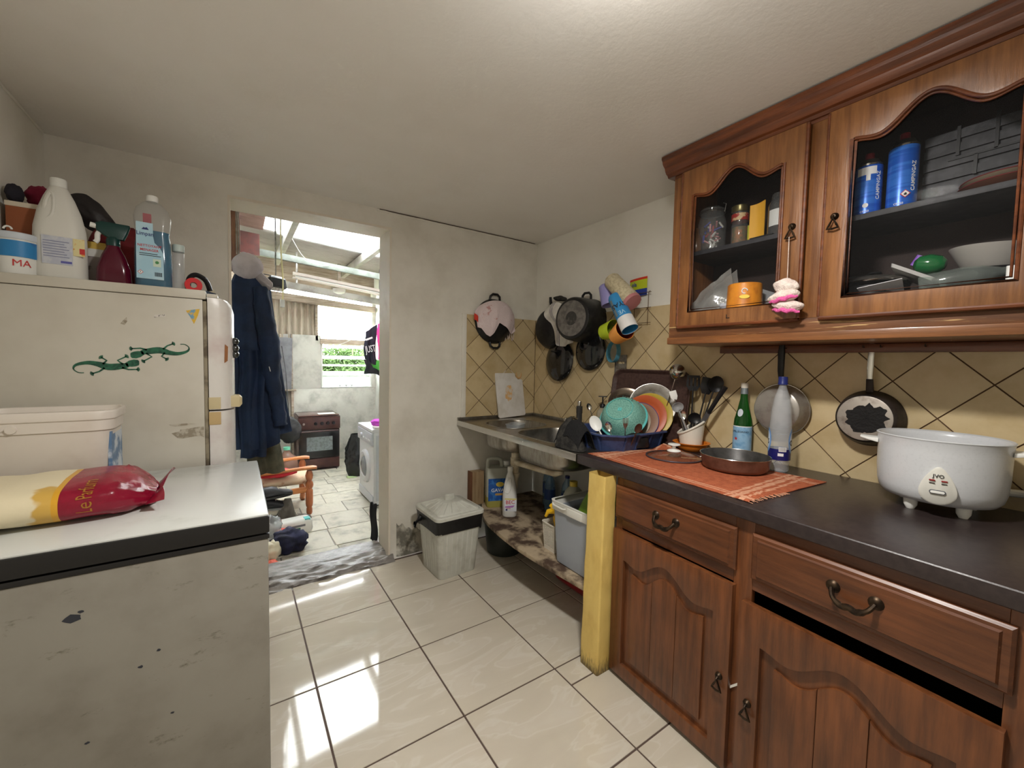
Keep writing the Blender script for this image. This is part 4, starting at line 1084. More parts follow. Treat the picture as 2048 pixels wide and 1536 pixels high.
# ---- utensils -----------------------------------------------------------
def utensil(kind, base, tip, label, mh, mt, name, look=(-1, -1, 0.1), w=0.02, hl=0.05, hr=0.005):
    m = frame(base, tip, look); L = (Vector(tip) - Vector(base)).length
    t = at_m(name, label, name.split('_')[-1], m)
    n0 = L - hl
    if kind in ('spoon', 'ladle', 'ladle_back'):
        dp = {'spoon': 0.35, 'ladle': 0.75, 'ladle_back': -0.75}[kind]
        def f(u, v):
            a = 2 * PI * u; r = v
            return (w * r * math.sin(a), w * dp * (1 - r * r) - 0.002, n0 + hl / 2 - hl / 2 * r * math.cos(a))
        MB().grid(f, 20, 6, cu=True).build('bowl', mt, t, thick=0.0015, smooth=60)
    elif kind == 'turner':
        MB().prism([(-w * 0.55, n0), (w * 0.55, n0), (w, n0 + hl * 0.35), (w, L), (-w, L), (-w, n0 + hl * 0.35)], 'y', -0.002, 0.002).build('blade', mt, t, bevel=0.001)
    elif kind == 'slotted':
        holes = [rrect(x - w * 0.1, x + w * 0.1, n0 + hl * 0.3, L - hl * 0.15, w * 0.09, 2) for x in (-w * 0.55, 0, w * 0.55)]
        MB().prism([(-w * 0.5, n0), (w * 0.5, n0), (w, n0 + hl * 0.3), (w * 0.9, L), (-w * 0.9, L), (-w, n0 + hl * 0.3)], 'y', -0.002, 0.002, holes).build('blade', mt, t)
    elif kind == 'fork':
        b = MB().prism([(-0.004, n0), (0.004, n0), (w, n0 + hl * 0.35), (w, n0 + hl * 0.5), (-w, n0 + hl * 0.5), (-w, n0 + hl * 0.35)], 'y', -0.001, 0.001)
        for k in range(4):
            x = -w + 2 * w * k / 3; b.box(x - w * 0.14, x + w * 0.14, -0.001, 0.001, n0 + hl * 0.48, L)
        b.build('tines', mt, t)
    elif kind == 'knife':
        MB().prism([(-w * 0.5, 0), (w * 0.5, 0), (w * 0.5, n0), (-w * 0.5, n0)], 'y', -0.001, 0.001).build('blade', mt, t)
        MB().loft([rloop(w * 0.9, 0.014, 0.005, z, 3) for z in (n0 - 0.004, n0 + hl * 0.5)] + [rloop(w * 1.2, 0.016, 0.006, L, 3)]).build('handle', mh, t)
        return t
    hs = [(0, 0, 0), (0, 0.002, n0 * 0.5), (0, 0, n0 + hl * 0.1)]
    MB().tube(hs, [hr, hr * 0.9, hr * 0.7], 8).build('handle', mh, t)
    return t
c0 = (1.692, -1.462)
utensil('turner', (1.700, -1.470, 0.96), (1.735, -1.520, 1.30), 'black turner with square blade standing in the white tub', m_blackp, m_blackp, 'black_turner', w=0.032, hl=0.085)
utensil('slotted', (1.690, -1.460, 0.96), (1.700, -1.455, 1.31), 'black slotted turner with angular head, leftmost black utensil in the white tub', m_blackp, m_blackp, 'slotted_turner', w=0.034, hl=0.08)
utensil('spoon', (1.700, -1.480, 0.96), (1.750, -1.560, 1.31), 'black nylon serving spoon at the back of the white tub', m_blackp, m_blackp, 'serving_spoon', w=0.036, hl=0.085)
utensil('knife', (1.690, -1.455, 0.96), (1.690, -1.628, 1.262), 'black-handled kitchen knife leaning right out of the white tub', m_blackp, M('grey_blade', (120, 122, 124), 0.35, 0.6), 'kitchen_knife', w=0.022, hl=0.15)
utensil('spoon', (1.690, -1.475, 0.955), (1.655, -1.415, 1.13), 'steel table spoon leaning at the front of the white tub', m_chrome, m_chrome, 'table_spoon', w=0.020, hl=0.055, hr=0.003)
utensil('ladle', (1.690, -1.470, 0.955), (1.640, -1.400, 1.165), 'clear plastic ladle leaning left out of the white tub', M('clear_grey', (150, 150, 150), 0.2), M('clear_grey', (150, 150, 150), 0.2), 'plastic_ladle', w=0.030, hl=0.05)
utensil('turner', (1.700, -1.440, 0.955), (1.645, -1.372, 1.225), 'small white plastic scraper leaning left out of the white tub', m_stl, m_whitep, 'plastic_scraper', w=0.018, hl=0.05)
utensil('spoon', (1.705, -1.468, 0.96), (1.690, -1.475, 1.12), 'black nylon ladle bowl low in the white tub', m_blackp, m_blackp, 'nylon_ladle', w=0.032, hl=0.06)
utensil('ladle_back', (1.690, -1.28, 1.03), (1.706, -1.368, 1.366), 'polished steel ladle standing in front of the brown tray corner', m_chrome, m_chrome, 'steel_ladle', look=(-1, -0.5, 0.3), w=0.042, hl=0.085, hr=0.004)

# ---- bottles ------------------------------------------------------------
def green_bottle():
    x, y = 1.728, -1.700
    t = thing('mineral_water_bottle', 'green glass mineral water bottle with pale blue label', 'bottle', (x, y, WZ), face(x, y) + 0.3)
    gm = M('green_glass', (36, 120, 44), 0.06, 0, trans=0.75, ior=1.45)
    MB().lathe([(0, 0), (0.036, 0), (0.0395, 0.006), (0.0395, 0.165), (0.037, 0.19), (0.026, 0.235), (0.0165, 0.285), (0.0145, 0.31), (0.0145, 0.345), (0.0, 0.346)], 36).build('glass', gm, t)
    MB().lathe([(0, 0.362), (0.0145, 0.361), (0.0155, 0.357), (0.0155, 0.338), (0.0, 0.338)], 24).build('cap', m_tub, t)
    MB().lathe([(0.0152, 0.338), (0.0160, 0.32), (0.0172, 0.310)], 24).build('neck_foil', M('silver_foil', (150, 160, 168), 0.3, 0.7), t)
    lab = MB().lathe([(0.0400, 0.042), (0.0400, 0.158)], 30, a0=-PI / 2 - 1.9, a1=-PI / 2 + 1.4).build('label', M('pale_blue_paper', (150, 190, 220), 0.5, 0, (116, 164, 204), 26, 0.45, 0.65), t)
    for z in (0.040, 0.156): MB().lathe([(0.0402, z), (0.0402, z + 0.004)], 30, a0=-PI / 2 - 1.9, a1=-PI / 2 + 1.4).build('label_border', M('white_print', (238, 238, 238), 0.5), lab)
    lettering('S.PELLEGRINO', 0.0125, m_ink, lab, RZ(-0.62) @ T(0, 0, 0.133), wrap=0.0404, depth=0.0002)
    st = [(0.009 * (1 if k % 2 == 0 else 0.42) * math.sin(k * PI / 5), 0.009 * (1 if k % 2 == 0 else 0.42) * math.cos(k * PI / 5)) for k in range(10)]
    b = MB().at(RZ(-0.98)).prism([(p[0], p[1] + 0.100) for p in st], 'y', -0.0412, -0.0402); b.build('red_star', m_red, lab)
    def oval(u, v):
        a = 2 * PI * u; xx = 0.0125 * v * math.cos(a); z = 0.222 + 0.018 * v * math.sin(a)
        r = 0.0405 - (z - 0.18) * 0.235
        return (r * math.sin(xx / r - 0.75), -r * math.cos(xx / r - 0.75), z)
    MB().grid(oval, 20, 3, cu=True).build('neck_label', M('grey_white_paper', (200, 206, 214), 0.5), t)
green_bottle()
def water_bottle():
    x, y = 1.640, -1.898
    t = thing('plastic_water_bottle', 'clear plastic water bottle with blue cap, dark blue label, standing by the pan', 'bottle', (x, y, WZ), face(x, y))
    pet = clear_mat('clear_pet', (240, 244, 248), 0.24, 0.08, 1.3)
    MB().lathe([(0, 0.012), (0.018, 0.004), (0.030, 0.0), (0.036, 0.006), (0.038, 0.018), (0.036, 0.028), (0.039, 0.036), (0.037, 0.046), (0.040, 0.056), (0.0405, 0.16), (0.040, 0.20), (0.036, 0.26), (0.028, 0.315), (0.016, 0.350), (0.0135, 0.36), (0.0135, 0.372)], 36).build('body', pet, t)
    MB().lathe([(0, 0.400), (0.0160, 0.399), (0.0172, 0.394), (0.0172, 0.374), (0.0182, 0.372), (0.0182, 0.366), (0, 0.366)], 28).build('cap', m_navy, t)
    lb = MB().lathe([(0.0412, 0.052), (0.0412, 0.098)], 40).build('label', M('deep_blue_label', (30, 30, 100), 0.35), t)
    for sg in (-1, 1):
        def ov(u, v, sg=sg, k=1.0):
            a = 2 * PI * u; xx = sg * 0.058 + 0.024 * k * v * math.cos(a); z = 0.132 + 0.052 * k * v * math.sin(a)
            r = 0.0414 + (0.0004 if k < 1 else 0)
            return (r * math.sin(xx / r), -r * math.cos(xx / r), z)
        MB().grid(ov, 28, 4, cu=True).build('label_oval', M('sky_blue_print', (112, 160, 220), 0.4), lb)
        MB().grid(lambda u, v, f=ov: f(u, v, sg, 0.72), 28, 4, cu=True).build('label_oval', M('pale_print', (214, 226, 240), 0.4), lb)
        lettering('Q' if sg > 0 else 'S', 0.03, m_ink, lb, RZ(sg * 1.22) @ T(0, 0, 0.125), wrap=0.0424, depth=0.0002)
    bc_ = MB().lathe([(0.0418, 0.089), (0.0418, 0.107)], 12, a0=-PI / 2 - 0.05, a1=-PI / 2 + 0.62).build('barcode_patch', M('white_print', (238, 238, 238), 0.5), lb)
    for i in range(13):
        a = -PI / 2 + 0.0 + i * 0.042; MB().lathe([(0.0420, 0.091), (0.0420, 0.106)], 1, a0=a, a1=a + (0.012 if i % 3 else 0.024)).build('barcode_line', m_ink, bc_)
    MB().lathe([(0.0418, 0.070), (0.0418, 0.082)], 10, a0=-PI / 2 - 0.12, a1=-PI / 2 + 0.38).build('label_badge', M('white_print', (238, 238, 238), 0.5), lb)
water_bottle()
def soap():
    x, y = 1.728, -0.805
    t = thing('soap_dispenser', 'clear pump soap bottle with black pump behind the dish rack', 'soap bottle', (x, y, WZ + 0.0), face(x, y))
    MB().lathe([(0, 0), (0.036, 0), (0.038, 0.005), (0.038, 0.115), (0.032, 0.135), (0.016, 0.148), (0.016, 0.152)], 28).build('body', clear_mat('cloudy_clear', (214, 208, 184), 0.45, 0.1), t)
    MB().lathe([(0, 0.180), (0.012, 0.178), (0.019, 0.165), (0.019, 0.152), (0, 0.152)], 20).tube([(0, 0, 0.178), (0, 0, 0.222)], 0.0045, 8).build('pump', m_blackp, t)
    MB().at(T(0, 0, 0.222)).loft([rloop(0.055, 0.016, 0.006, 0, 3), rloop(0.058, 0.014, 0.006, 0.006, 3)]).build('nozzle', m_blackp, t)
soap()

# ---- dish rack and its crockery ------------------------------------------
DR = thing('dish_rack', 'blue plastic dish drainer tray with chamfered corners, full of crockery', 'dish rack', (1.475, -1.150, WZ))
m_dr = M('blue_plastic', (60, 76, 118), 0.42, 0, (48, 60, 98), 30)
def oct_(w, d, c, z): return [(-w + c, -d, z), (w - c, -d, z), (w, -d + c, z), (w, d - c, z), (w - c, d, z), (-w + c, d, z), (-w, d - c, z), (-w, -d + c, z)]
MB().loft([oct_(0.205, 0.165, 0.07, 0.012), oct_(0.205, 0.165, 0.07, 0.0), oct_(0.212, 0.172, 0.07, 0.0), oct_(0.232, 0.192, 0.078, 0.078), oct_(0.246, 0.206, 0.082, 0.079), oct_(0.246, 0.206, 0.082, 0.088), oct_(0.226, 0.186, 0.076, 0.086), oct_(0.205, 0.165, 0.07, 0.014)], cap0=True, cap1=True).build('tray', m_dr, DR, bevel=0.002)
for s in (-0.14, -0.05, 0.05, 0.14):
    MB().prism([(-0.176, 0.0), (-0.172, 0.0), (-0.194, 0.076), (-0.198, 0.076)], 'x', s - 0.006, s + 0.006).build('rib', m_dr, DR)
for s in (-0.09, 0.0, 0.09):
    MB().prism([(-0.216, 0.0), (-0.212, 0.0), (-0.233, 0.076), (-0.238, 0.076)], 'y', s - 0.006, s + 0.006).build('rib', m_dr, DR)
ZR = WZ + 0.014
def plate(c, n, R, label, mat, name='plate', dep=0.02, cat='plate', mrim=None, group=None):
    t = at_m(name, label, cat, disc_frame(c, n))
    MB().lathe([(0, 0.0), (R * 0.62, 0.0), (R * 0.72, dep * 0.35), (R * 0.98, dep), (R, dep), (R, dep - 0.003), (R * 0.74, dep * 0.35 - 0.003), (R * 0.62, -0.003), (0, -0.003)], 44).build('dish', mat, t)
    if mrim: MB().tube([(R * math.cos(a), R * math.sin(a), dep - 0.001) for a in [2 * PI * i / 44 for i in range(44)]], 0.0022, 6, closed=True).build('rim', mrim, t)
    return t
N = (-0.62, -0.70, 0.34)
plate((1.665, -1.235, 1.130), (-0.75, -0.62, 0.24), 0.125, 'stainless steel round platter standing at the back of the dish rack', m_stl, 'steel_platter', 0.014, mrim=m_chrome)
plate((1.630, -1.250, 1.085), (-0.66, -0.70, 0.28), 0.118, 'yellow plastic plate standing behind the orange plate', M('yellow_plastic', (188, 162, 52), 0.4), 'yellow_plate')
plate((1.600, -1.240, 1.080), (-0.64, -0.72, 0.27), 0.112, 'orange plastic plate standing in front of the yellow plate', M('orange_plate', (186, 86, 44), 0.4), 'orange_plate')
plate((1.570, -1.232, 1.055), (-0.62, -0.74, 0.27), 0.095, 'brownish translucent plate with purple edge in front of the orange plate', M('taupe_plastic', (150, 116, 96), 0.5), 'taupe_plate', mrim=M('purple_edge', (70, 50, 120), 0.5))
plate((1.545, -1.205, 1.050), (-0.60, -0.76, 0.27), 0.090, 'dull grey metal plate partly behind the teal colander', M('grey_beige_metal', (140, 128, 112), 0.5, 0.3), 'grey_plate')
plate((1.585, -1.125, 1.120), (-0.55, -0.60, 0.58), 0.108, 'smoky steel saucepan lid resting behind the teal colander', M('smoky_steel', (116, 104, 92), 0.25, 0.8), 'saucepan_cover', 0.03, 'lid')
# teal colander, base towards the room
tc_ = at_m('colander', 'teal perforated plastic colander leaning upside down on the dish rack', 'colander', disc_frame((1.452, -1.200, 1.100), (-0.64, -0.26, 0.62)))
m_teal = M('teal_plastic', (124, 176, 162), 0.45, 0, (98, 150, 138), 160, 0.48, 0.54)
m_teal2 = M('bright_teal_rim', (98, 190, 188), 0.4)
MB().lathe([(0.128, -0.050), (0.124, -0.048), (0.117, -0.030), (0.104, 0.004), (0.084, 0.028), (0.072, 0.034), (0.071, 0.038), (0.068, 0.038), (0.067, 0.033), (0.0, 0.030)], 56).build('bowl', m_teal, tc_, thick=0.002)
MB().lathe([(0.116, -0.046), (0.128, -0.052), (0.131, -0.050), (0.130, -0.047), (0.118, -0.040)], 56).build('rim', m_teal2, tc_)
MB().tube([(0.0695 * math.cos(a), 0.0695 * math.sin(a), 0.037) for a in [2 * PI * i / 48 for i in range(48)]], 0.002, 6, closed=True).build('foot_ring', m_teal2, tc_)
MB().prism([(-0.010, -0.010), (0.010, -0.010), (0.010, 0.010), (-0.010, 0.010)], 'z', 0.029, 0.0325, [[(0.003 * math.cos(a), 0.003 * math.sin(a)) for a in [2 * PI * i / 8 for i in range(8)]]]).build('base_badge', m_teal2, tc_)
for k in range(9):
    a = 0.9 + 0.16 * k; r = 0.080 + 0.012 * (k % 3)
    MB().at(T(r * math.cos(a), r * math.sin(a), 0.0345 - (r - 0.075) * 0.9) @ RZ(a)).box(-0.004, 0.004, -0.0025, 0.0025, -0.001, 0.0015).build('slot', M('slot_shadow', (60, 92, 88), 0.8), tc_)
utensil('spoon', (1.315, -1.225, 0.95), (1.285, -1.150, 1.085), 'white plastic serving spoon standing at the left end of the dish rack', m_whitep, m_whitep, 'white_spoon', w=0.030, hl=0.085, hr=0.005)
utensil('spoon', (1.325, -1.275, 0.95), (1.298, -1.243, 1.068), 'polished steel spoon standing in front of the teal colander', m_chrome, m_chrome, 'steel_spoon', w=0.017, hl=0.05, hr=0.003)
utensil('fork', (1.355, -1.315, 0.95), (1.330, -1.335, 1.095), 'dull steel fork standing in front of the teal colander', m_stl, m_stl, 'dinner_fork', w=0.011, hl=0.055, hr=0.003)
utensil('spoon', (1.385, -1.325, 0.95), (1.362, -1.400, 1.075), 'dark brown spoon standing right of the fork in the dish rack', M('dark_brown_plastic', (74, 50, 40), 0.4), M('dark_brown_plastic', (74, 50, 40), 0.4), 'brown_spoon', w=0.017, hl=0.06, hr=0.004)
bb = MB().at(T(1.475, -1.285, ZR + 0.03)).lathe([(0, 0.040), (0.03, 0.038), (0.062, 0.02), (0.07, -0.02), (0.068, -0.03)], 24).build('black_bowl', m_blackp)
tag(bb, 'black plastic bowl upside down at the front of the dish rack', 'bowl'); base_origin(bb, (1.475, -1.285, ZR))
bl = MB().at(T(1.315, -1.175, ZR)).lathe([(0, 0.066), (0.012, 0.066), (0.024, 0.05), (0.028, 0.02), (0.026, 0.0), (0, 0)], 18).build('pepper_grinder', m_blackp)
tag(bl, 'squat black lidded pot at the left end of the dish rack', 'pot'); base_origin(bl, (1.315, -1.175, ZR))
# glasses and cutlery by the tap
gx = thing('cutlery_glass', 'drinking glass with spoons in it standing left of the dish rack', 'glass', (1.62, -0.86, SZ))
MB().lathe([(0, 0.004), (0.026, 0.003), (0.028, 0.0), (0.033, 0.10), (0.0315, 0.10), (0.027, 0.006), (0, 0.006)], 24).build('tumbler', clear_mat('tumbler_glass', (200, 224, 228), 0.12, 0.03), gx)
utensil('spoon', (1.625, -0.865, SZ + 0.01), (1.600, -0.800, SZ + 0.185), 'steel spoon leaning left out of the drinking glass', m_chrome, m_chrome, 'tea_spoon', w=0.016, hl=0.05, hr=0.003)
# brown tray leaning on the tiles behind the rack
tr = at_m('serving_tray', 'large dark brown rectangular tray leaning on the tiles behind the dishes', 'tray', disc_frame((1.733, -1.150, 1.128), (-0.985, 0, 0.13)))
m_tray = M('dark_brown_tray', (76, 54, 48), 0.45, 0, (60, 40, 36), 60)
b = MB().loft([rloop(0.50, 0.36, 0.05, 0.0, 6), rloop(0.53, 0.39, 0.06, 0.018, 6), rloop(0.545, 0.405, 0.066, 0.018, 6), rloop(0.545, 0.405, 0.066, 0.015, 6), rloop(0.53, 0.39, 0.06, 0.014, 6), rloop(0.50, 0.36, 0.05, -0.004, 6)])
b.build('body', m_tray, tr, bevel=0.0015)
# heap of dark cloth on the rim of the sink
m_dkcl = M('charcoal_cloth', (52, 50, 46), 0.95, 0, (30, 29, 28), 30, 0.4, 0.6, bump=0.7, bscale=60)
def heap(u, v):
    a = 2 * PI * u; r = v
    x = 1.175 + (0.068 + 0.012 * math.cos(3 * a)) * r * math.cos(a); y = -1.115 + (0.110 + 0.02 * math.sin(2 * a)) * r * math.sin(a)
    h = 0.135 * (1 - r ** 2.6) * (0.85 + 0.28 * math.sin(a)) + 0.018 * nz((x * 22, y * 22, 0), 1, 5) * (1 - r)
    return (x, y, SZ + 0.003 + max(0.0, h))
hc = MB().grid(heap, 36, 14, cu=True).build('dish_cloth', m_dkcl, smooth=70)
tag(hc, 'dark grey dish cloth heaped on the sink edge', 'cloth'); base_origin(hc, (1.175, -1.115, SZ))
def flap(u, v):
    x = 1.130 + 0.130 * v; y = -1.03 - 0.185 * u
    z = SZ + 0.10 + 0.050 * math.sin(PI * u) ** 0.6 - 0.115 * abs(2 * v - 0.9) ** 2 * 0.9 + 0.008 * nz((x * 40, y * 40, 1), 1)
    return (x, y, max(z, SZ + 0.002))
fc = MB().grid(flap, 22, 18).build('black_cloth', M('black_cloth', (20, 20, 21), 0.95, bump=0.5, bscale=70), smooth=70, thick=0.004)
tag(fc, 'black cloth draped over the dark grey dish cloth by the sink', 'cloth'); base_origin(fc, (1.195, -1.12, SZ))

# sink odds and ends
bx = thing('plastic_box', 'clear plastic food box in the far sink bowl', 'box', (1.38, -0.31, SZ - 0.055), 0.5)
m_clearbox = clear_mat('clear_box', (226, 230, 232), 0.18, 0.08)
MB().loft([rloop(0.12, 0.09, 0.02, 0.003), rloop(0.12, 0.09, 0.02, 0.0), rloop(0.135, 0.105, 0.022, 0.055), rloop(0.130, 0.100, 0.02, 0.055), rloop(0.116, 0.086, 0.018, 0.004)]).build('body', m_clearbox, bx)
MB().tube(rloop(0.136, 0.106, 0.022, 0.055), 0.003, 6, closed=True).build('rim', m_clearbox, bx)

# ---- chopping board ---------------------------------------------------
cbm = disc_frame((1.550, -0.000 - 0.018, 0.928), (0, -0.992, 0.13), (0.0, 0, 1)) @ RZ(0.05)
cbt = at_m('chopping_board', 'white plastic chopping board with orange stain leaning on the corner tiles', 'chopping board', cbm)
pl = [(-0.128, 0.012), (-0.118, 0.0), (0.118, 0.0), (0.128, 0.012), (0.128, 0.285), (0.118, 0.290), (0.085, 0.292), (0.062, 0.312), (0.058, 0.345), (0.058, 0.370), (-0.118, 0.370), (-0.128, 0.358)]
MB().prism(pl, 'z', -0.006, 0.006).build('board', M('white_board', (222, 218, 212), 0.5, 0, (206, 200, 190), 8), cbt, bevel=0.003)
def stain(u, v):
    a = 2 * PI * u; r = v * (1 + 0.35 * nz((math.cos(a) * 2, math.sin(a) * 2, 0), 1, 7))
    return (-0.015 + 0.036 * r * math.cos(a), 0.19 + 0.058 * r * math.sin(a) + 0.25 * 0.036 * r * math.cos(a), 0.0063)
MB().grid(stain, 40, 5, cu=True).build('stain', M('orange_stain', (222, 178, 120), 0.7, 0, (218, 206, 190), 30, 0.45, 0.6), cbt, smooth=0)
tg = at_m('wooden_ring', 'small tan ring hanging at the top corner of the chopping board', 'ring', cbm @ T(0.098, 0.335, 0.0))
MB().tube([(0.024 * math.cos(a), 0.032 * math.sin(a), 0) for a in [2 * PI * i / 28 for i in range(28)]], 0.0075, 8, closed=True).build('ring', M('tan_plastic', (200, 158, 108), 0.5), tg)
# ================================================================== HANGING ON THE WALLS
def hook_nail(x, y, z, d=(-1, 0, 0)):
    pass

# silver pan hung by a black handle under the rail (base towards the room)
sp = at_m('saute_pan', 'steel pan with long black handle hanging from the wooden rail', 'pan', disc_frame((1.775, -1.842, 1.172), (-1, 0, 0.02)))
m_alu = M('scuffed_aluminium', (172, 166, 158), 0.36, 0.6, (136, 126, 118), 14, 0.4, 0.7)
MB().lathe([(0, 0.060), (0.086, 0.060), (0.092, 0.056), (0.098, 0.040), (0.112, 0.004), (0.114, 0.0), (0.110, 0.0), (0.095, 0.038), (0.084, 0.052), (0, 0.054)], 48).build('bowl', m_alu, sp)
MB().tube([(0.113 * math.cos(a), 0.113 * math.sin(a), 0.002) for a in [2 * PI * i / 48 for i in range(48)]], 0.0025, 6, closed=True).build('rim', m_chrome, sp)
MB().loft([[(p[0], 0.105, p[1] + 0.016) for p in rrect(-0.008, 0.008, -0.006, 0.006, 0.004, 3)], [(p[0] * 1.5, 0.17, p[1] * 1.4 + 0.030) for p in rrect(-0.008, 0.008, -0.006, 0.006, 0.004, 3)], [(p[0] * 1.7, 0.25, p[1] * 1.5 + 0.034) for p in rrect(-0.008, 0.008, -0.006, 0.006, 0.004, 3)], [(p[0] * 1.3, 0.287, p[1] + 0.034) for p in rrect(-0.008, 0.008, -0.006, 0.006, 0.004, 3)]]).build('handle', m_blackp, sp, smooth=50)

# dirty frying pan hung by its steel handle
dp = at_m('skillet', 'small grimy frying pan with scorched black base hanging by its steel handle', 'frying pan', disc_frame((1.782, -2.150, 1.170), (-1, 0.0, 0.05)))
m_base = M('grey_base_metal', (168, 160, 150), 0.45, 0.4, (120, 110, 100), 16, 0.45, 0.7)
m_grime = M('baked_on_grime', (54, 46, 42), 0.45, 0.2, (34, 30, 28), 25)
MB().lathe([(0.084, 0.064), (0.090, 0.060), (0.096, 0.045), (0.106, 0.004), (0.108, 0.0), (0.103, 0.002), (0.092, 0.045), (0.080, 0.055), (0, 0.056)], 48).build('side', m_grime, dp)
MB().lathe([(0, 0.0655), (0.080, 0.0655), (0.0845, 0.064)], 48).build('base', m_base, dp)
def scorch(u, v):
    a = 2 * PI * u; r = v * 0.060 * (1 + 0.22 * nz((math.cos(a) * 3, math.sin(a) * 3, 0), 1, 3) + 0.12 * nz((math.cos(a) * 9, math.sin(a) * 9, 0), 1, 5))
    return (r * math.cos(a) * 1.05 + 0.006, r * math.sin(a) * 0.9, 0.0662 + 0.001 * nz((u * 40, v * 20, 0), 1))
MB().grid(scorch, 64, 8, cu=True).build('scorch_mark', M('burnt_black', (18, 16, 16), 0.8, bump=0.5, bscale=60), dp, smooth=0)
MB().loft([[(p[0] * 1.5, 0.100, p[1] * 1.4 + 0.022) for p in rrect(-0.008, 0.008, -0.006, 0.006, 0.004, 3)], [(p[0] * 1.3, 0.15, p[1] * 1.2 + 0.036) for p in rrect(-0.008, 0.008, -0.006, 0.006, 0.004, 3)]]).build('handle_socket', m_grime, dp)
MB().loft([[(p[0] * 1.1, 0.145, p[1] + 0.035) for p in rrect(-0.008, 0.008, -0.006, 0.006, 0.004, 3)], [(p[0] * 1.35, 0.20, p[1] * 1.1 + 0.040) for p in rrect(-0.008, 0.008, -0.006, 0.006, 0.004, 3)], [(p[0] * 1.2, 0.262, p[1] * 0.9 + 0.040) for p in rrect(-0.008, 0.008, -0.006, 0.006, 0.004, 3)]]).build('handle', m_chrome, dp, smooth=50)
MB().tube([(0.007 * math.cos(a), 0.272 + 0.016 * math.sin(a), 0.040) for a in [2 * PI * i / 20 for i in range(20)]], 0.003, 6, closed=True).build('hanging_loop', m_stl, dp)

# big black stockpot hung sideways, base towards the room
pot = at_m('stockpot', 'big black stockpot hung sideways on the wall with grey round base', 'pot', disc_frame((1.783, -0.605, 1.650), (-0.985, -0.17, 0.03)))
MB().lathe([(0, 0.205), (0.125, 0.205), (0.136, 0.200), (0.143, 0.188), (0.150, 0.10), (0.152, 0.006), (0.156, 0.0), (0.150, 0.0), (0.146, 0.01), (0.140, 0.18), (0, 0.195)], 56).build('body', m_nonstick, pot)
MB().lathe([(0.118, 0.2058), (0.112, 0.2066), (0.05, 0.2068), (0.046, 0.2062)], 48).build('base_plate', M('grey_base_plate', (122, 118, 112), 0.5, 0.3, (96, 92, 88), 30), pot)
MB().lathe([(0.046, 0.2064), (0.040, 0.2068), (0, 0.2068)], 32).build('base_centre', M('dark_centre', (56, 54, 52), 0.5, 0, (90, 86, 80), 30, 0.5, 0.6), pot)
for s in (1, -1):
    MB().tube([(-0.036, s * 0.148, 0.045), (-0.034, s * 0.176, 0.045), (-0.018, s * 0.192, 0.045), (0.018, s * 0.192, 0.045), (0.034, s * 0.176, 0.045), (0.036, s * 0.148, 0.045)], 0.0085, 8).build('handle', m_blackp, pot)

def hung_lid(c, R, label, n=(-1, 0, 0.06)):
    t = at_m('cookware_cover', label, 'lid', disc_frame(c, n))
    MB().lathe([(R, 0.0), (R, 0.005), (R * 0.96, 0.012), (R * 0.86, 0.022), (R * 0.55, 0.034), (R * 0.2, 0.040), (0, 0.041)], 48).build('dome', M('glossy_black_enamel', (20, 20, 22), 0.10, coat=0.5), t)
    MB().tube([(R * 0.995 * math.cos(a), R * 0.995 * math.sin(a), 0.004) for a in [2 * PI * i / 48 for i in range(48)]], 0.003, 6, closed=True).build('rim', m_blackp, t)
    MB().tube([(-0.03, R * 0.42, 0.037), (-0.028, R * 0.42, 0.06), (0.028, R * 0.42, 0.06), (0.03, R * 0.42, 0.037)], 0.006, 8).build('handle', m_blackp, t)
hung_lid((1.770, -0.312, 1.378), 0.152, 'glossy black pot lid hanging below the white kitchen towel')
hung_lid((1.770, -0.635, 1.452), 0.138, 'glossy black pot lid hanging below the big stockpot')

sk2 = at_m('black_skillet', 'black frying pan hung near the corner half covered by a white towel', 'frying pan', disc_frame((1.780, -0.205, 1.628), (-0.99, -0.1, 0.03)))
MB().lathe([(0, 0.058), (0.122, 0.058), (0.138, 0.050), (0.160, 0.010), (0.164, 0.0), (0.158, 0.002), (0.132, 0.046), (0, 0.050)], 48).build('bowl', m_nonstick, sk2)
MB().tube([(0, 0.15, 0.012), (0, 0.20, 0.03), (0, 0.235, 0.035)], [0.011, 0.012, 0.010], 8).build('handle', m_blackp, sk2)
lump = MB().grid(lambda u, v: (1.745 + 0.022 * math.cos(2 * PI * u) * math.sin(PI * v), -0.33 - 0.075 * math.cos(PI * v), 1.838 + 0.02 * math.sin(2 * PI * u) * math.sin(PI * v) * (1 + 0.4 * nz((u * 5, v * 5, 0), 1)) - 0.012 * math.cos(PI * v)), 16, 12, cu=True).build('pot_holder', m_dkcl, smooth=70)
tag(lump, 'small dark grey cloth stuffed on the hook above the white towel', 'cloth'); base_origin(lump, (1.745, -0.33, 1.82))
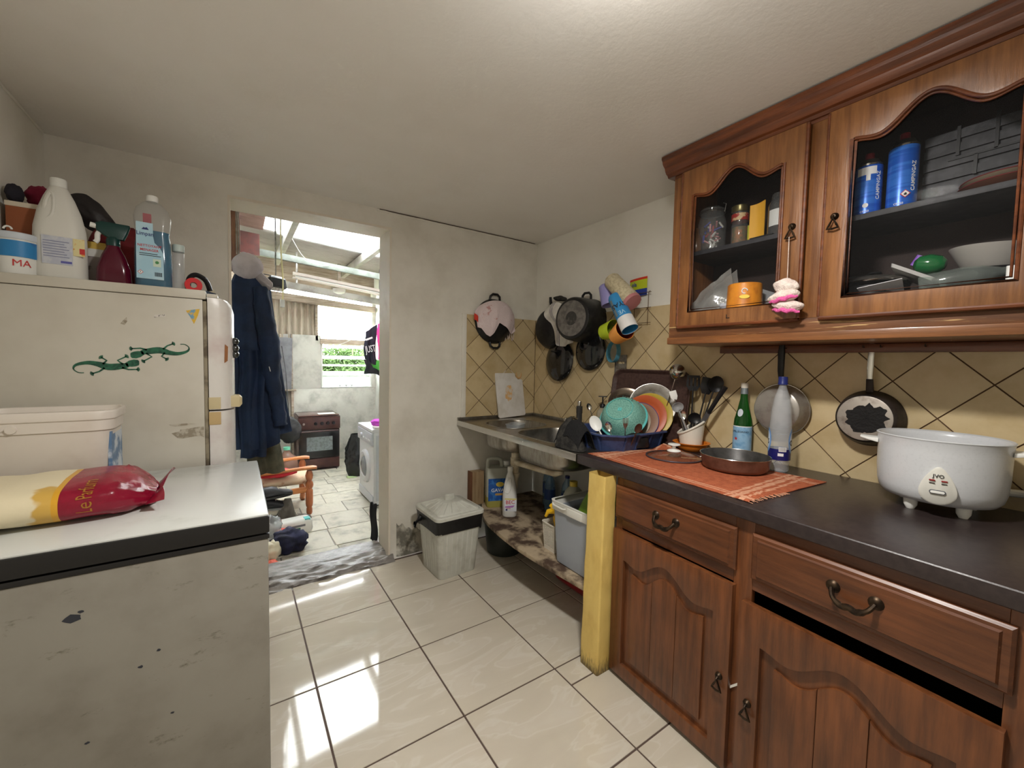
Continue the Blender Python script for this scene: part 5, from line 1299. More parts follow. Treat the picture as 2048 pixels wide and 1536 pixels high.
# white towel with blue stripes
m_wcl = M('white_cotton', (224, 220, 212), 0.95, 0, (206, 200, 192), 14, bump=0.3, bscale=120)
m_bst = M('navy_stripe', (70, 74, 110), 0.95)
def wtow(u, v):
    y = -0.235 - 0.30 * u - 0.10 * v * (1 - u) + 0.01 * math.sin(7 * v)
    top = 1.745 + 0.06 * math.sin(PI * min(1, u * 1.15 + 0.12)); bot = 1.505 - 0.025 * math.sin(PI * u) + 0.10 * max(0, 0.25 - u)
    z = top + (bot - top) * v
    x = 1.700 - 0.035 * math.sin(PI * min(1, v * 2.2)) + 0.014 * math.sin(11 * u + 2 * v) * v
    return (x, y, z)
me = MB().grid(wtow, 60, 26).mesh('kitchen_towel', thick=0.003, smooth=70)
kt = link('kitchen_towel', me, m_wcl); me.materials.append(m_bst)
nf = 60 * 26
for i, p in enumerate(me.polygons):
    k = i % nf if i < 2 * nf else 0
    u = (k % 60) / 60
    if i < 2 * nf and (0.23 < u < 0.25 or 0.27 < u < 0.30 or 0.32 < u < 0.34): p.material_index = 1
tag(kt, 'white kitchen towel with navy stripes draped over the black frying pan', 'towel'); base_origin(kt, (1.69, -0.42, 1.49))

# wok on the end wall with a printed cloth over it
wk = at_m('wok', 'black wok with loop handles hung on the end wall under a pink cloth', 'wok', disc_frame((1.388, YB - 0.012, 1.668), (0.0, -1, 0.03)))
MB().lathe([(0, 0.085), (0.06, 0.083), (0.11, 0.068), (0.148, 0.036), (0.168, 0.004), (0.170, 0.0), (0.164, 0.002), (0.14, 0.034), (0.10, 0.062), (0, 0.078)], 48).build('bowl', m_nonstick, wk)
for s in (1, -1):
    MB().tube([(-0.045, s * 0.160, 0.010), (-0.040, s * 0.188, 0.014), (-0.020, s * 0.204, 0.016), (0.020, s * 0.204, 0.016), (0.040, s * 0.188, 0.014), (0.045, s * 0.160, 0.010)], 0.009, 8).build('handle', m_blackp, wk)
m_pink = M('pale_pink_print', (222, 204, 204), 0.95, 0, (196, 150, 146), 16, 0.60, 0.66, bump=0.3, bscale=120)
BT = [(0.0, 1.610), (0.10, 1.605), (0.22, 1.560), (0.30, 1.545), (0.38, 1.575), (0.48, 1.650), (0.52, 1.645), (0.66, 1.622), (0.80, 1.590), (0.90, 1.575), (1.0, 1.60)]
def interp(t, T_):
    for a, c in zip(T_[:-1], T_[1:]):
        if a[0] <= t <= c[0]: return a[1] + (c[1] - a[1]) * (t - a[0]) / (c[0] - a[0] + 1e-9)
    return T_[-1][1]
def pcl(u, v):
    x = 1.212 + 0.335 * u
    zt = 1.668 + math.sqrt(max(0.0, 0.185 ** 2 - (x - 1.384) ** 2)) * 0.80 + 0.004
    z = zt + (interp(u, BT) - zt) * v
    r = math.hypot(x - 1.388, z - 1.668) / 0.172
    d = 0.092 * math.sqrt(max(0.0, 1 - min(1, r) ** 2.0)) if r < 1 else 0.0
    fold = 0.008 * math.sin(16 * u + 3 * v) * v
    return (x, YB - 0.020 - max(d, 0.045 * v * (1 if z < 1.69 else 0.4)) - 0.004 - max(0, fold), z)
pc = MB().grid(pcl, 44, 28).build('printed_cloth', m_pink, smooth=70, thick=0.002)
tag(pc, 'pale pink printed cloth draped over the wok on the end wall', 'cloth'); base_origin(pc, (1.38, -0.03, 1.56))
MB().grid(lambda u, v: (1.196 + 0.035 * u, YB - 0.045 - 0.02 * math.sin(PI * u), 1.712 - 0.045 * v - 0.03 * u), 5, 6).build('red_corner', M('red_cloth', (206, 62, 46), 0.9), pc, world=True, thick=0.003)
for k in range(5):
    x = 1.47 + 0.018 * k; MB().tube([(x, YB - 0.055, 1.60 - 0.004 * k), (x + 0.004, YB - 0.05, 1.56), (x + 0.010 * (k % 2), YB - 0.045, 1.525 + 0.008 * (k % 3))], 0.0022, 5).build('frayed_thread', m_pink, pc, world=True)

# ---- mugs and cups on a wire rack ---------------------------------------
rk = thing('wire_cup_rack', 'thin wire rack on the tiles with cups hung on it', 'rack', (1.785, -0.99, 1.55))
b = MB()
for y in (-0.90, -1.00, -1.10):
    b.tube([(1.786, y, 1.80), (1.772, y, 1.79), (1.770, y, 1.60)], 0.002, 6)
for z in (1.79, 1.70, 1.61):
    b.tube([(1.770, -0.88, z), (1.770, -1.12, z)], 0.002, 6)
for y, z in ((-0.90, 1.79), (-1.0, 1.72), (-0.92, 1.60), (-1.06, 1.60), (-1.05, 1.75)):
    b.tube([(1.770, y, z), (1.70, y, z - 0.005), (1.66, y, z + 0.012)], 0.0025, 6)
b.build('wires', M('brown_wire', (120, 96, 72), 0.4, 0.6), rk, world=True)
def cup(name, label, base, mouth, r0, r1, mat, min_=None, handle=None, cat='mug', rim=None):
    L = (Vector(mouth) - Vector(base)).length; m = frame(base, mouth, (-1, -0.3, 0.2))
    t = at_m(name, label, cat, m)
    MB().lathe([(0, 0), (r0 * 0.85, 0.0), (r0, L * 0.06), (r1, L * 0.97), (r1 - 0.001, L), (r1 - 0.003, L), (r1 - 0.004, L * 0.97), (r0 - 0.004, L * 0.10), (0, L * 0.06)], 36).build('body', mat, t)
    if min_: MB().lathe([(r1 - 0.0045, L * 0.965), (r0 - 0.0045, L * 0.11), (0, L * 0.07)], 36).build('inside', min_, t)
    if handle is not None:
        h = [(r1 - 0.004, 0, L * 0.20), (r1 + 0.022, 0, L * 0.24), (r1 + 0.032, 0, L * 0.5), (r1 + 0.022, 0, L * 0.78), (r1 - 0.003, 0, L * 0.82)]
        MB().at(RZ(handle)).tube(spline(h, 4), 0.006, 8).build('handle', mat, t)
    return t, L
cup('lilac_mug', 'lilac plastic mug hung upside down beside the stockpot', (1.655, -0.868, 1.848), (1.655, -0.905, 1.722), 0.045, 0.050, M('lilac_plastic', (148, 142, 196), 0.45), handle=PI * 0.93)
t, L = cup('cream_tumbler', 'worn cream plastic tumbler lying on top of the hanging cups', (1.632, -0.930, 1.872), (1.625, -1.098, 1.722), 0.050, 0.054, M('worn_cream', (208, 196, 164), 0.6, 0, (178, 164, 132), 60), cat='tumbler')
MB().lathe([(0.0545, L - 0.006), (0.055, L + 0.002), (0.053, L + 0.016), (0.0, L + 0.018)], 36).build('pink_lid', M('dull_pink', (188, 122, 122), 0.6), t)
t, L = cup('blue_cup', 'bright blue and white lettered cup hanging below the cream tumbler', (1.590, -1.000, 1.758), (1.580, -1.132, 1.556), 0.042, 0.048, M('bright_blue_print', (52, 138, 196), 0.4), cat='cup')
MB().lathe([(0.0468, L * 0.68), (0.0490, L * 0.97), (0.0488, L + 0.001)], 36).build('white_band', M('off_white_print', (228, 226, 222), 0.45), t)
MB().at(RZ(-PI / 2 + 0.3 + PI / 2)).box(0, 0, 0, 0, 0, 0)
lettering('SYAS', 0.042, m_ink, t, RZ(-0.25) @ T(0, 0, L * 0.36) @ Matrix(), wrap=0.0462, depth=0.0003)
lettering('VE', 0.036, M('pale_blue_print', (170, 206, 226), 0.4), t, RZ(-0.25) @ T(0, 0, L * 0.58), wrap=0.0478, depth=0.0003)
MB().lathe([(0.0440, L * 0.15), (0.0472, L * 0.62)], 6, a0=-PI / 2 + 0.35, a1=-PI / 2 + 0.75).build('grey_panel', M('grey_print', (112, 124, 128), 0.5), t)
cup('lime_mug', 'lime green plastic mug hanging left of the orange mug', (1.680, -0.838, 1.560), (1.665, -0.945, 1.572), 0.048, 0.062, M('lime_plastic', (186, 206, 44), 0.4), M('dark_lime', (130, 146, 26), 0.5))
cup('orange_mug', 'orange plastic mug with red inside hanging below the blue cup', (1.625, -0.985, 1.520), (1.600, -1.080, 1.560), 0.048, 0.062, M('pale_orange_plastic', (236, 158, 74), 0.4), M('deep_red_inside', (138, 44, 22), 0.5))
rs = at_m('ring_strainer', 'pale blue plastic ring strainer hanging above the grater', 'strainer', disc_frame((1.762, -0.868, 1.436), (-0.9, 0.3, 0.05)))
MB().lathe([(0.064, 0), (0.066, 0), (0.068, 0.028), (0.066, 0.030), (0.063, 0.028), (0.062, 0.002)], 40).build('ring', M('pale_blue_plastic', (96, 166, 190), 0.4, translucent=0.3), rs)
MB().lathe([(0.063, 0.003), (0, 0.002)], 40).build('mesh_disc', clear_mat('fine_mesh', (214, 206, 190), 0.25, 0.3), rs)
gr = at_m('grater', 'flat steel grater hanging on the tiles above the brown tray', 'grater', disc_frame((1.784, -0.897, 1.335), (-1, 0, 0.02)))
hl_ = [rrect(-0.030, 0.030, 0.028, 0.042, 0.002, 2)]
for r in range(4):
    for c in range(5): hl_.append([(-0.03 + 0.015 * c + 0.004 * math.cos(a), -0.002 - 0.022 * r + 0.003 * math.sin(a)) for a in [2 * PI * i / 6 for i in range(6)]])
MB().prism([(-0.045, -0.10), (0.045, -0.10), (0.045, 0.082), (-0.045, 0.082)], 'z', 0, 0.0015, hl_).build('plate', m_stl, gr)
MB().box(-0.047, -0.043, -0.10, 0.083, -0.001, 0.006).box(0.043, 0.047, -0.10, 0.083, -0.001, 0.006).box(-0.047, 0.047, 0.080, 0.084, -0.001, 0.006).build('edge', m_stl, gr)
# crisp packet clipped to the wall
m_pk1 = M('lime_foil', (190, 204, 44), 0.3); m_pk2 = M('red_foil', (206, 54, 34), 0.3); m_pk3 = M('blue_foil', (46, 66, 150), 0.3)
pk = thing('snack_packet', 'red, lime and blue snack packet hanging on the white wall', 'packet', (1.789, -1.014, 1.770))
def pkf(z0, z1):
    def f(u, v):
        y = -0.948 - 0.128 * u + (1 - u) * 0.02 * (0.12 - 0.12 * v); z = z0 + (z1 - z0) * v + 0.008 * u
        return (1.786 - 0.012 * math.sin(PI * u) * (0.4 + 0.6 * math.sin(PI * (z - 1.76) / 0.14)), y, z)
    return f
MB().grid(pkf(1.868, 1.882), 12, 2).build('top_strip', m_pk2, pk, world=True, thick=0.001)
MB().grid(pkf(1.812, 1.868), 12, 5).build('body', m_pk1, pk, world=True, thick=0.001)
MB().grid(pkf(1.772, 1.812), 12, 4).build('lower_body', m_pk3, pk, world=True, thick=0.001)
lettering('ola', 0.034, m_pk3, pk, MW[pk.name].inverted() @ T(1.771, -0.992, 1.846) @ FACE_MX, xs=0.9)

# ---- knitted slippers hanging from the cabinet pull ------------------------
sl_ = thing('baby_sock_pair', 'white and pink baby socks hanging on a string from the cabinet pull', 'socks', (1.400, -1.995, 1.552))
m_sock = M('cream_knit', (232, 218, 208), 0.95, 0, (216, 196, 188), 50, bump=0.6, bscale=160)
m_sockp = M('pink_knit', (222, 96, 160), 0.95, bump=0.6, bscale=160)
def sock(cx, cy, cz, rx, ry, rz, sd, tilt):
    def f(u, v):
        a = 2 * PI * u; b_ = PI * (v - 0.5); k = 1 + 0.16 * nz((math.cos(a) * 1.6, math.sin(a) * 1.6, v * 4), 1, sd) + 0.05 * math.sin(14 * v)
        y = ry * math.cos(a) * math.cos(b_) * k; z = rz * math.sin(b_) * k
        return (cx + rx * math.sin(a) * math.cos(b_) * k, cy + y * math.cos(tilt) - z * math.sin(tilt), cz + z * math.cos(tilt) + y * math.sin(tilt))
    return f
MB().grid(sock(1.398, -1.990, 1.655, 0.022, 0.042, 0.026, 1, 0.2), 28, 20, cu=True).build('sock', m_sock, sl_, world=True, smooth=80)
MB().grid(sock(1.396, -1.985, 1.618, 0.026, 0.050, 0.024, 2, -0.2), 28, 20, cu=True).build('sock', m_sock, sl_, world=True, smooth=80)
MB().grid(sock(1.398, -2.000, 1.582, 0.024, 0.050, 0.022, 3, 0.15), 28, 20, cu=True).build('sock', m_sock, sl_, world=True, smooth=80)
for y, z, w, tl in ((-1.990, 1.606, 0.046, -0.18), (-2.000, 1.564, 0.044, 0.14)):
    MB().tube([(1.372 + 0.012 * abs(s) ** 2, y + w * s * math.cos(tl), z + w * s * math.sin(tl) * 1.0 + 0.003 * math.sin(9 * s)) for s in [-1 + 0.2 * i for i in range(11)]], [0.004 + 0.004 * math.cos(s * PI / 2) for s in [-1 + 0.2 * i for i in range(11)]], 8).build('pink_band', m_sockp, sl_, world=True)
MB().tube([(1.406, -1.988, 1.832), (1.403, -1.990, 1.76), (1.400, -1.992, 1.675)], 0.0013, 6).build('string', m_sock, sl_, world=True)

# ================================================================== INSIDE THE WALL CABINET
CZ, CS = 1.541, 1.8845
m_jar = clear_mat('jar_glass', (236, 240, 240), 0.06, 0.03, 1.5)
pj = thing('clothes_peg_jar', 'glass clip-top jar of clothes pegs on the left cabinet shelf', 'jar', (1.575, -1.592, CS), 0)
MB().lathe([(0, 0.003), (0.054, 0.003), (0.060, 0.010), (0.061, 0.13), (0.054, 0.155), (0.050, 0.165), (0.052, 0.180)], 32).build('glass', m_jar, pj)
MB().lathe([(0.053, 0.182), (0.054, 0.190), (0.045, 0.198), (0, 0.202)], 32).build('lid', m_jar, pj)
MB().tube([(0.054 * math.cos(a), 0.054 * math.sin(a), 0.176) for a in [2 * PI * i / 30 for i in range(30)]], 0.0018, 6, closed=True).tube([(-0.01, -0.054, 0.176), (-0.015, -0.066, 0.165), (-0.012, -0.070, 0.20), (0, -0.05, 0.212)], 0.0018, 6).build('wire_clip', m_stl, pj)
rnd = random.Random(5)
pegm = [M('white_peg', (214, 212, 206), 0.5), M('pink_peg', (210, 150, 152), 0.5), M('pink_peg', (210, 150, 152), 0.5), M('white_peg', (214, 212, 206), 0.5), M('blue_peg', (48, 52, 140), 0.4), M('red_peg', (170, 60, 66), 0.5)]
for i in range(26):
    a = rnd.uniform(0, 2 * PI); r = rnd.uniform(0.005, 0.040); z = 0.014 + 0.125 * (i / 26) + rnd.uniform(-0.004, 0.004)
    m = T(r * math.cos(a), r * math.sin(a), z) @ RZ(rnd.uniform(0, 6.3)) @ RX(rnd.uniform(-1.3, 1.3))
    peg = MB().at(m).box(-0.0035, 0.0035, -0.003, -0.0005, -0.017, 0.017).box(-0.0035, 0.0035, 0.0005, 0.003, -0.017, 0.017)
    peg.tube([(-0.004, 0, 0.0), (0.004, 0, 0.0)], 0.003, 6).build('peg', pegm[rnd.randrange(6)] if i > 6 else pegm[0], pj)
tj = thing('tall_jar', 'narrow glass jar with brass lid and red band on the left cabinet shelf', 'jar', (1.590, -1.712, CS), 0)
MB().lathe([(0, 0.003), (0.030, 0.003), (0.034, 0.010), (0.034, 0.09), (0.030, 0.105), (0.033, 0.115), (0.033, 0.155)], 28).build('glass', m_jar, tj)
MB().lathe([(0, 0.004), (0.029, 0.005), (0.030, 0.085), (0, 0.088)], 24).build('herbs', M('dried_herbs', (92, 84, 52), 0.9, 0, (150, 90, 50), 60), tj)
MB().lathe([(0.0345, 0.112), (0.0345, 0.142)], 28).build('red_band', M('dull_red_label', (150, 44, 40), 0.5, 0, (196, 170, 130), 14, 0.5, 0.55), tj)
MB().lathe([(0.035, 0.150), (0.036, 0.152), (0.036, 0.176), (0.030, 0.180), (0, 0.180)], 28).build('lid', M('aged_brass', (112, 104, 70), 0.3, 0.8), tj)
ev = thing('yellow_envelope', 'yellow padded envelope standing on the left cabinet shelf', 'envelope', (1.580, -1.790, CS), 0)
MB().grid(lambda u, v: (0.0 + 0.010 * math.sin(PI * u), 0.032 - 0.062 * u, 0.002 + 0.162 * v + 0.008 * u), 8, 4).build('front', M('yellow_paper', (226, 170, 52), 0.6), ev, thick=0.004)
pp = MB().box(1.598, 1.602, -1.768, -1.742, CS + 0.001, CS + 0.09).build('yellow_card', M('lime_card', (184, 178, 48), 0.6))
tag(pp, 'small yellow-green card beside the yellow envelope', 'card'); base_origin(pp, (1.60, -1.755, CS))
j3 = thing('label_jar', 'wide glass jar with white paper label right of the yellow envelope', 'jar', (1.590, -1.880, CS), face(1.59, -1.88))
MB().lathe([(0, 0.003), (0.044, 0.003), (0.050, 0.010), (0.050, 0.13), (0.044, 0.150), (0.036, 0.160)], 32).build('glass', m_jar, j3)
MB().lathe([(0.038, 0.158), (0.040, 0.160), (0.038, 0.178), (0, 0.182)], 28).build('lid', m_jar, j3)
MB().lathe([(0.0508, 0.045), (0.0508, 0.110)], 20, a0=-PI / 2 - 1.0, a1=-PI / 2 + 0.9).build('label', M('greyish_paper', (206, 208, 206), 0.6), j3)
for i in range(6): MB().lathe([(0.0512, 0.078 + 0.006 * i), (0.0512, 0.081 + 0.006 * i)], 3, a0=-PI / 2 + 0.45, a1=-PI / 2 + 0.80).build('barcode_line', m_ink, j3)
br = MB().lathe([(0, 0), (0.022, 0), (0.024, 0.004), (0.024, 0.075), (0.012, 0.10), (0.012, 0.12), (0, 0.121)], 18, c=(1.555, -1.530, CS)).build('brown_bottle', M('brown_glass', (96, 62, 34), 0.2))
tag(br, 'little brown bottle at the far left end of the cabinet shelf', 'bottle'); base_origin(br, (1.555, -1.530, CS))
kn = MB().at(T(1.512, -1.80, CS) @ RZ(1.50)).box(-0.09, 0.0, -0.009, 0.009, 0, 0.004).build('folded_knife', m_blackp, bevel=0.001)
tag(kn, 'thin black knife lying at the front of the left cabinet shelf', 'knife'); base_origin(kn, (1.512, -1.80, CS))
# below the shelf
m_film = clear_mat('plastic_film', (220, 220, 216), 0.22, 0.12)
pb = thing('plastic_bag', 'crumpled clear plastic bag in the lower left of the wall cabinet', 'bag', (1.58, -1.60, CZ))
def bagf(u, v):
    y = 0.085 - 0.175 * u; z = 0.0 + (0.10 + 0.16 * u) * v
    return (0.03 * math.sin(PI * v) + 0.02 * nz((u * 4, v * 4, 0), 1, 6) - 0.05 + 0.04 * u, y, max(0.002, z + 0.012 * nz((u * 6, v * 6, 2), 1, 1)))
MB().grid(bagf, 16, 14).build('film', m_film, pb, thick=0.001)
MB().grid(lambda u, v: Vector(bagf(u, v)) + Vector((0.05, 0, -0.0)), 16, 14).build('film', m_film, pb, thick=0.001)
gb = thing('clear_tub', 'translucent grey plastic food tub tilted in the lower left of the cabinet', 'tub', (1.665, -1.775, CZ + 0.045), rot=(0.5, 0.55, 0.2))
MB().loft([rloop(0.11, 0.14, 0.02, 0.0), rloop(0.13, 0.17, 0.025, 0.09), rloop(0.124, 0.164, 0.024, 0.09), rloop(0.105, 0.135, 0.018, 0.003)]).build('body', clear_mat('grey_film', (190, 192, 194), 0.4, 0.15), gb)
wx = thing('white_food_box', 'white plastic food box behind the orange spread tub', 'box', (1.60, -1.700, CZ), 0.25)
MB().loft([rloop(0.08, 0.09, 0.012, 0.0), rloop(0.09, 0.10, 0.014, 0.085)]).build('body', M('bluish_white', (196, 200, 208), 0.45), wx)
MB().loft([rloop(0.098, 0.108, 0.016, 0.083), rloop(0.098, 0.108, 0.016, 0.096), rloop(0.09, 0.10, 0.014, 0.10)]).build('lid', M('bluish_white', (196, 200, 208), 0.45), wx)
ob = at_m('spread_tub', 'orange printed spread tub lying upside down in the lower left of the cabinet', 'tub', T(1.545, -1.770, CZ + 0.036) @ RZ(face(1.545, -1.77)))
MB().lathe([(0, 0.132), (0.062, 0.132), (0.065, 0.129), (0.070, -0.012), (0.072, -0.014)], 40).build('body', M('orange_print', (222, 140, 34), 0.4, 0, (196, 116, 30), 24), ob)
MB().lathe([(0.0715, -0.012), (0.0740, -0.014), (0.0745, -0.030), (0.071, -0.034), (0.0, -0.034)], 40).build('lid', M('off_white_print', (228, 226, 222), 0.45), ob)
lettering('Albius', 0.020, M('white_print', (238, 238, 238), 0.5), ob, T(0, 0, 0.116) @ RY(PI) @ RZ(PI), wrap=0.0665, depth=0.0003)
MB().at(RZ(0)).prism([(0.019 * math.cos(a), 0.072 + 0.008 * math.sin(a)) for a in [2 * PI * i / 20 for i in range(20)]], 'y', -0.0690, -0.064).build('yellow_badge', M('yellow_badge', (240, 206, 60), 0.4), ob)
MB().tube([(0.010 * math.cos(a), -0.0672, 0.096 + 0.010 * math.sin(a)) for a in [2 * PI * i / 20 for i in range(17)]], 0.002, 6).build('white_emblem', M('white_print', (238, 238, 238), 0.5), ob)
kf = MB().at(T(1.500, -1.855, CZ + 0.060) @ RZ(1.4) @ RY(0.1)).box(-0.09, -0.03, -0.006, 0.006, 0, 0.0015).build('table_knife', m_chrome)
tag(kf, 'small steel knife leaning by the spread tub at the cabinet front', 'knife'); base_origin(kf, (1.50, -1.80, CZ + 0.055))
MB().at(T(1.500, -1.855, CZ + 0.060) @ RZ(1.4) @ RY(0.1)).loft([[(-0.03, -0.006, -0.002), (-0.03, 0.006, -0.002), (-0.03, 0.006, 0.004), (-0.03, -0.006, 0.004)], [(0.02, -0.007, -0.003), (0.02, 0.007, -0.003), (0.02, 0.007, 0.005), (0.02, -0.007, 0.005)]]).build('handle', m_blackp, kf, world=True)
# gas cartridges
m_gas = M('gas_can_blue', (30, 92, 196), 0.28, 0.2, (52, 118, 214), 3, 0.45, 0.55, (1, 1, 14))
def gas(y, h, label, sticker):
    x = 1.575
    t = thing('gas_cartridge', label, 'gas can', (x, y, CS), face(x, y) - 0.12)
    MB().lathe([(0, 0.002), (0.036, 0.0), (0.0385, 0.003), (0.0385, h - 0.008), (0.0375, h)], 40).build('body', m_gas, t)
    MB().lathe([(0.0382, h - 0.004), (0.0385, h + 0.002), (0.030, h + 0.014), (0.029, h + 0.018), (0.022, h + 0.022), (0.0, h + 0.023)], 36).build('shoulder', M('can_steel', (120, 116, 108), 0.25, 0.9), t)
    MB().lathe([(0, h + 0.045), (0.013, h + 0.044), (0.014, h + 0.022), (0, h + 0.022)], 20).build('valve_cap', M('dark_red_plastic', (120, 24, 34), 0.35), t)
    MB().lathe([(0.0386, 0.002), (0.0396, 0.0045), (0.0386, 0.008)], 40).build('bottom_seam', M('can_steel', (120, 116, 108), 0.25, 0.9), t)
    mw = M('white_print', (238, 238, 238), 0.5)
    lettering('CAMPINGAZ', 0.0165, mw, t, RZ(0.85) @ T(0, -0.0388, 0.10) @ RX(PI / 2) @ RZ(PI / 2), depth=0.0004)
    lettering('CP250', 0.009, mw, t, RZ(-0.05) @ T(0, 0, 0.016), wrap=0.0388, depth=0.0002)
    if sticker:
        MB().lathe([(0.0392, h - 0.036), (0.0392, h - 0.010)], 14, a0=-PI / 2 - 0.72, a1=-PI / 2 + 0.66).build('sticker', M('white_print', (238, 238, 238), 0.5), t)
        MB().lathe([(0.0390, h - 0.056), (0.0390, h - 0.036)], 5, a0=-PI / 2 - 0.05, a1=-PI / 2 + 0.25).build('sticker', M('white_print', (238, 238, 238), 0.5), t)
        MB().at(T(0, -0.0387, 0.036)).lathe([(0, 0.0003), (0.008, 0.0003)], 18, mat=RX(PI / 2)).build('emblem', M('white_print', (238, 238, 238), 0.5), t)
    else:
        q = 0.013
        MB().at(RZ(0.35) @ T(0, -0.0392, 0.045)).prism([(-q, 0), (0, -q), (q, 0), (0, q)], 'y', -0.0003, 0.0006).build('hazard_border', m_red, t)
        q = 0.0105
        MB().at(RZ(0.35) @ T(0, -0.0396, 0.045)).prism([(-q, 0), (0, -q), (q, 0), (0, q)], 'y', -0.0003, 0.0006).build('hazard_sign', M('white_print', (238, 238, 238), 0.5), t)
        MB().at(RZ(0.35) @ T(0, -0.0400, 0.044)).prism([(-0.003, -0.004), (0.003, -0.004), (0.004, 0), (0.001, 0.005), (-0.002, 0.002), (-0.004, 0.0)], 'y', -0.0003, 0.0005).build('hazard_flame', m_ink, t)
gas(-2.158, 0.175, 'blue gas cartridge with white price sticker on the right cabinet shelf', True)
gas(-2.247, 0.205, 'taller blue gas cartridge with red cap and hazard diamond', False)
# black crate
bk = thing('black_crate', 'ribbed black plastic crate on the right cabinet shelf behind the plates', 'crate', (1.70, -2.46, CS + 0.004))
m_crate = M('dark_grey_crate', (46, 46, 50), 0.55, 0, (70, 70, 74), 20)
B2 = lambda b, n, mt=m_crate: b.build(n, mt, bk)
B2(MB().box(-0.055, 0.060, -0.17, 0.175, 0.030, 0.235), 'body')
for z in (0.045, 0.095, 0.135, 0.175, 0.215):
    B2(MB().box(-0.064, -0.050, -0.172, 0.177, z - 0.012, z + 0.014), 'rib')
for y, z0, z1 in ((0.10, 0.15, 0.24), (0.02, 0.14, 0.25), (0.06, 0.08, 0.14), (-0.10, 0.14, 0.24)):
    B2(MB().box(-0.068, -0.060, y - 0.004, y + 0.004, z0, z1), 'groove', M('crate_groove', (20, 20, 22), 0.5))
B2(MB().box(-0.068, -0.060, -0.03, 0.12, 0.138, 0.144), 'groove', M('crate_groove', (20, 20, 22), 0.5))
B2(MB().box(-0.05, 0.05, -0.15, -0.13, 0, 0.03).box(-0.05, 0.05, 0.13, 0.15, 0, 0.03), 'foot')
for i, (R, z, mt, lb_) in enumerate(((0.105, 0.000, M('brown_stoneware', (120, 78, 62), 0.35), 'brown-rimmed plate at the bottom of the pair under the black crate'), (0.100, 0.016, M('cream_stoneware', (170, 156, 134), 0.35), 'cream plate on top of the brown-rimmed plate'))):
    t = thing('dinner_plate', lb_, 'plate', (1.612, -2.475, CS + z), group='plates on the right cabinet shelf')
    MB().lathe([(0, 0.003), (R * 0.6, 0.0), (R * 0.7, 0.003), (R, 0.020), (R - 0.001, 0.023), (R * 0.66, 0.008), (0, 0.008)], 40).build('dish', mt, t)
    MB().tube([(R * math.cos(a), R * math.sin(a), 0.0215) for a in [2 * PI * k / 40 for k in range(40)]], 0.0016, 6, closed=True).build('rim', M('wine_rim', (110, 40, 42), 0.4), t)
# lower right
l1 = thing('steel_cover', 'shiny steel pan lid lying in the lower right of the wall cabinet', 'lid', (1.600, -2.185, CZ + 0.112), rot=(0.0, 0.06, 0))
MB().lathe([(0.095, 0), (0.097, 0.002), (0.092, 0.010), (0.06, 0.024), (0, 0.030)], 40).build('dome', m_stl, l1)
MB().tube([(0.096 * math.cos(a), 0.096 * math.sin(a), 0.001) for a in [2 * PI * k / 40 for k in range(40)]], 0.003, 6, closed=True).build('rim', m_chrome, l1)
MB().lathe([(0, 0.045), (0.018, 0.044), (0.020, 0.040), (0.008, 0.034), (0.008, 0.028)], 20).build('knob', m_blackp, l1)
l2 = thing('saucepan', 'dark saucepan under the steel lid in the wall cabinet', 'saucepan', (1.605, -2.185, CZ))
MB().lathe([(0, 0), (0.085, 0), (0.092, 0.006), (0.092, 0.104), (0.089, 0.104), (0.086, 0.008), (0, 0.006)], 40).build('body', m_nonstick, l2)
dk = thing('dark_box', 'dark smoky plastic box at the back left of the right-hand cabinet', 'box', (1.715, -2.115, CZ), 0)
MB().loft([rloop(0.08, 0.08, 0.01, 0.0), rloop(0.09, 0.09, 0.012, 0.165)]).build('body', M('smoky_plastic', (58, 56, 58), 0.3), dk)
wb_ = thing('white_board_tray', 'white flat tray tilted in the middle of the right-hand cabinet', 'tray', (1.600, -2.285, CZ + 0.120), rot=(0.55, 0.12, 0.1))
MB().loft([rloop(0.13, 0.115, 0.008, 0.0, 3), rloop(0.14, 0.125, 0.008, 0.010, 3), rloop(0.13, 0.115, 0.006, 0.010, 3), rloop(0.125, 0.11, 0.006, 0.004, 3)]).build('body', M('grey_white_plastic', (190, 188, 186), 0.4), wb_)
vb = MB().at(T(1.640, -2.290, CZ + 0.160) @ RX(0.5)).loft([rloop(0.05, 0.045, 0.006, 0.0, 3), rloop(0.05, 0.045, 0.006, 0.035, 3)]).build('purple_box', M('purple_plastic', (138, 92, 190), 0.4))
tag(vb, 'small purple plastic box lying on the white tray in the cabinet', 'box'); base_origin(vb, (1.64, -2.29, CZ + 0.155))
ge = MB().at(T(1.598, -2.322, CZ + 0.160) @ RX(0.15)).lathe([(0, 0.040), (0.014, 0.038), (0.026, 0.026), (0.032, 0.0), (0.026, -0.026), (0.014, -0.036), (0, -0.038)], 28, mat=RX(PI / 2)).build('green_egg_container', M('glossy_green', (24, 98, 52), 0.12, coat=0.4))
tag(ge, 'glossy dark green egg-shaped container lying on the white tray', 'container'); base_origin(ge, (1.598, -2.322, CZ + 0.125))
cbm2 = frame((1.560, -2.310, CZ + 0.085), (1.585, -2.500, CZ + 0.110), (-1, 0, 0.3))
cb_ = at_m('clear_bottle', 'clear plastic bottle lying on its side in the right-hand cabinet', 'bottle', cbm2)
MB().lathe([(0, 0.0), (0.032, 0.0), (0.036, 0.006), (0.036, 0.10), (0.030, 0.135), (0.018, 0.165), (0.014, 0.172), (0.014, 0.19)], 32).build('body', clear_mat('greenish_pet', (206, 220, 212), 0.14, 0.04, 1.5), cb_)
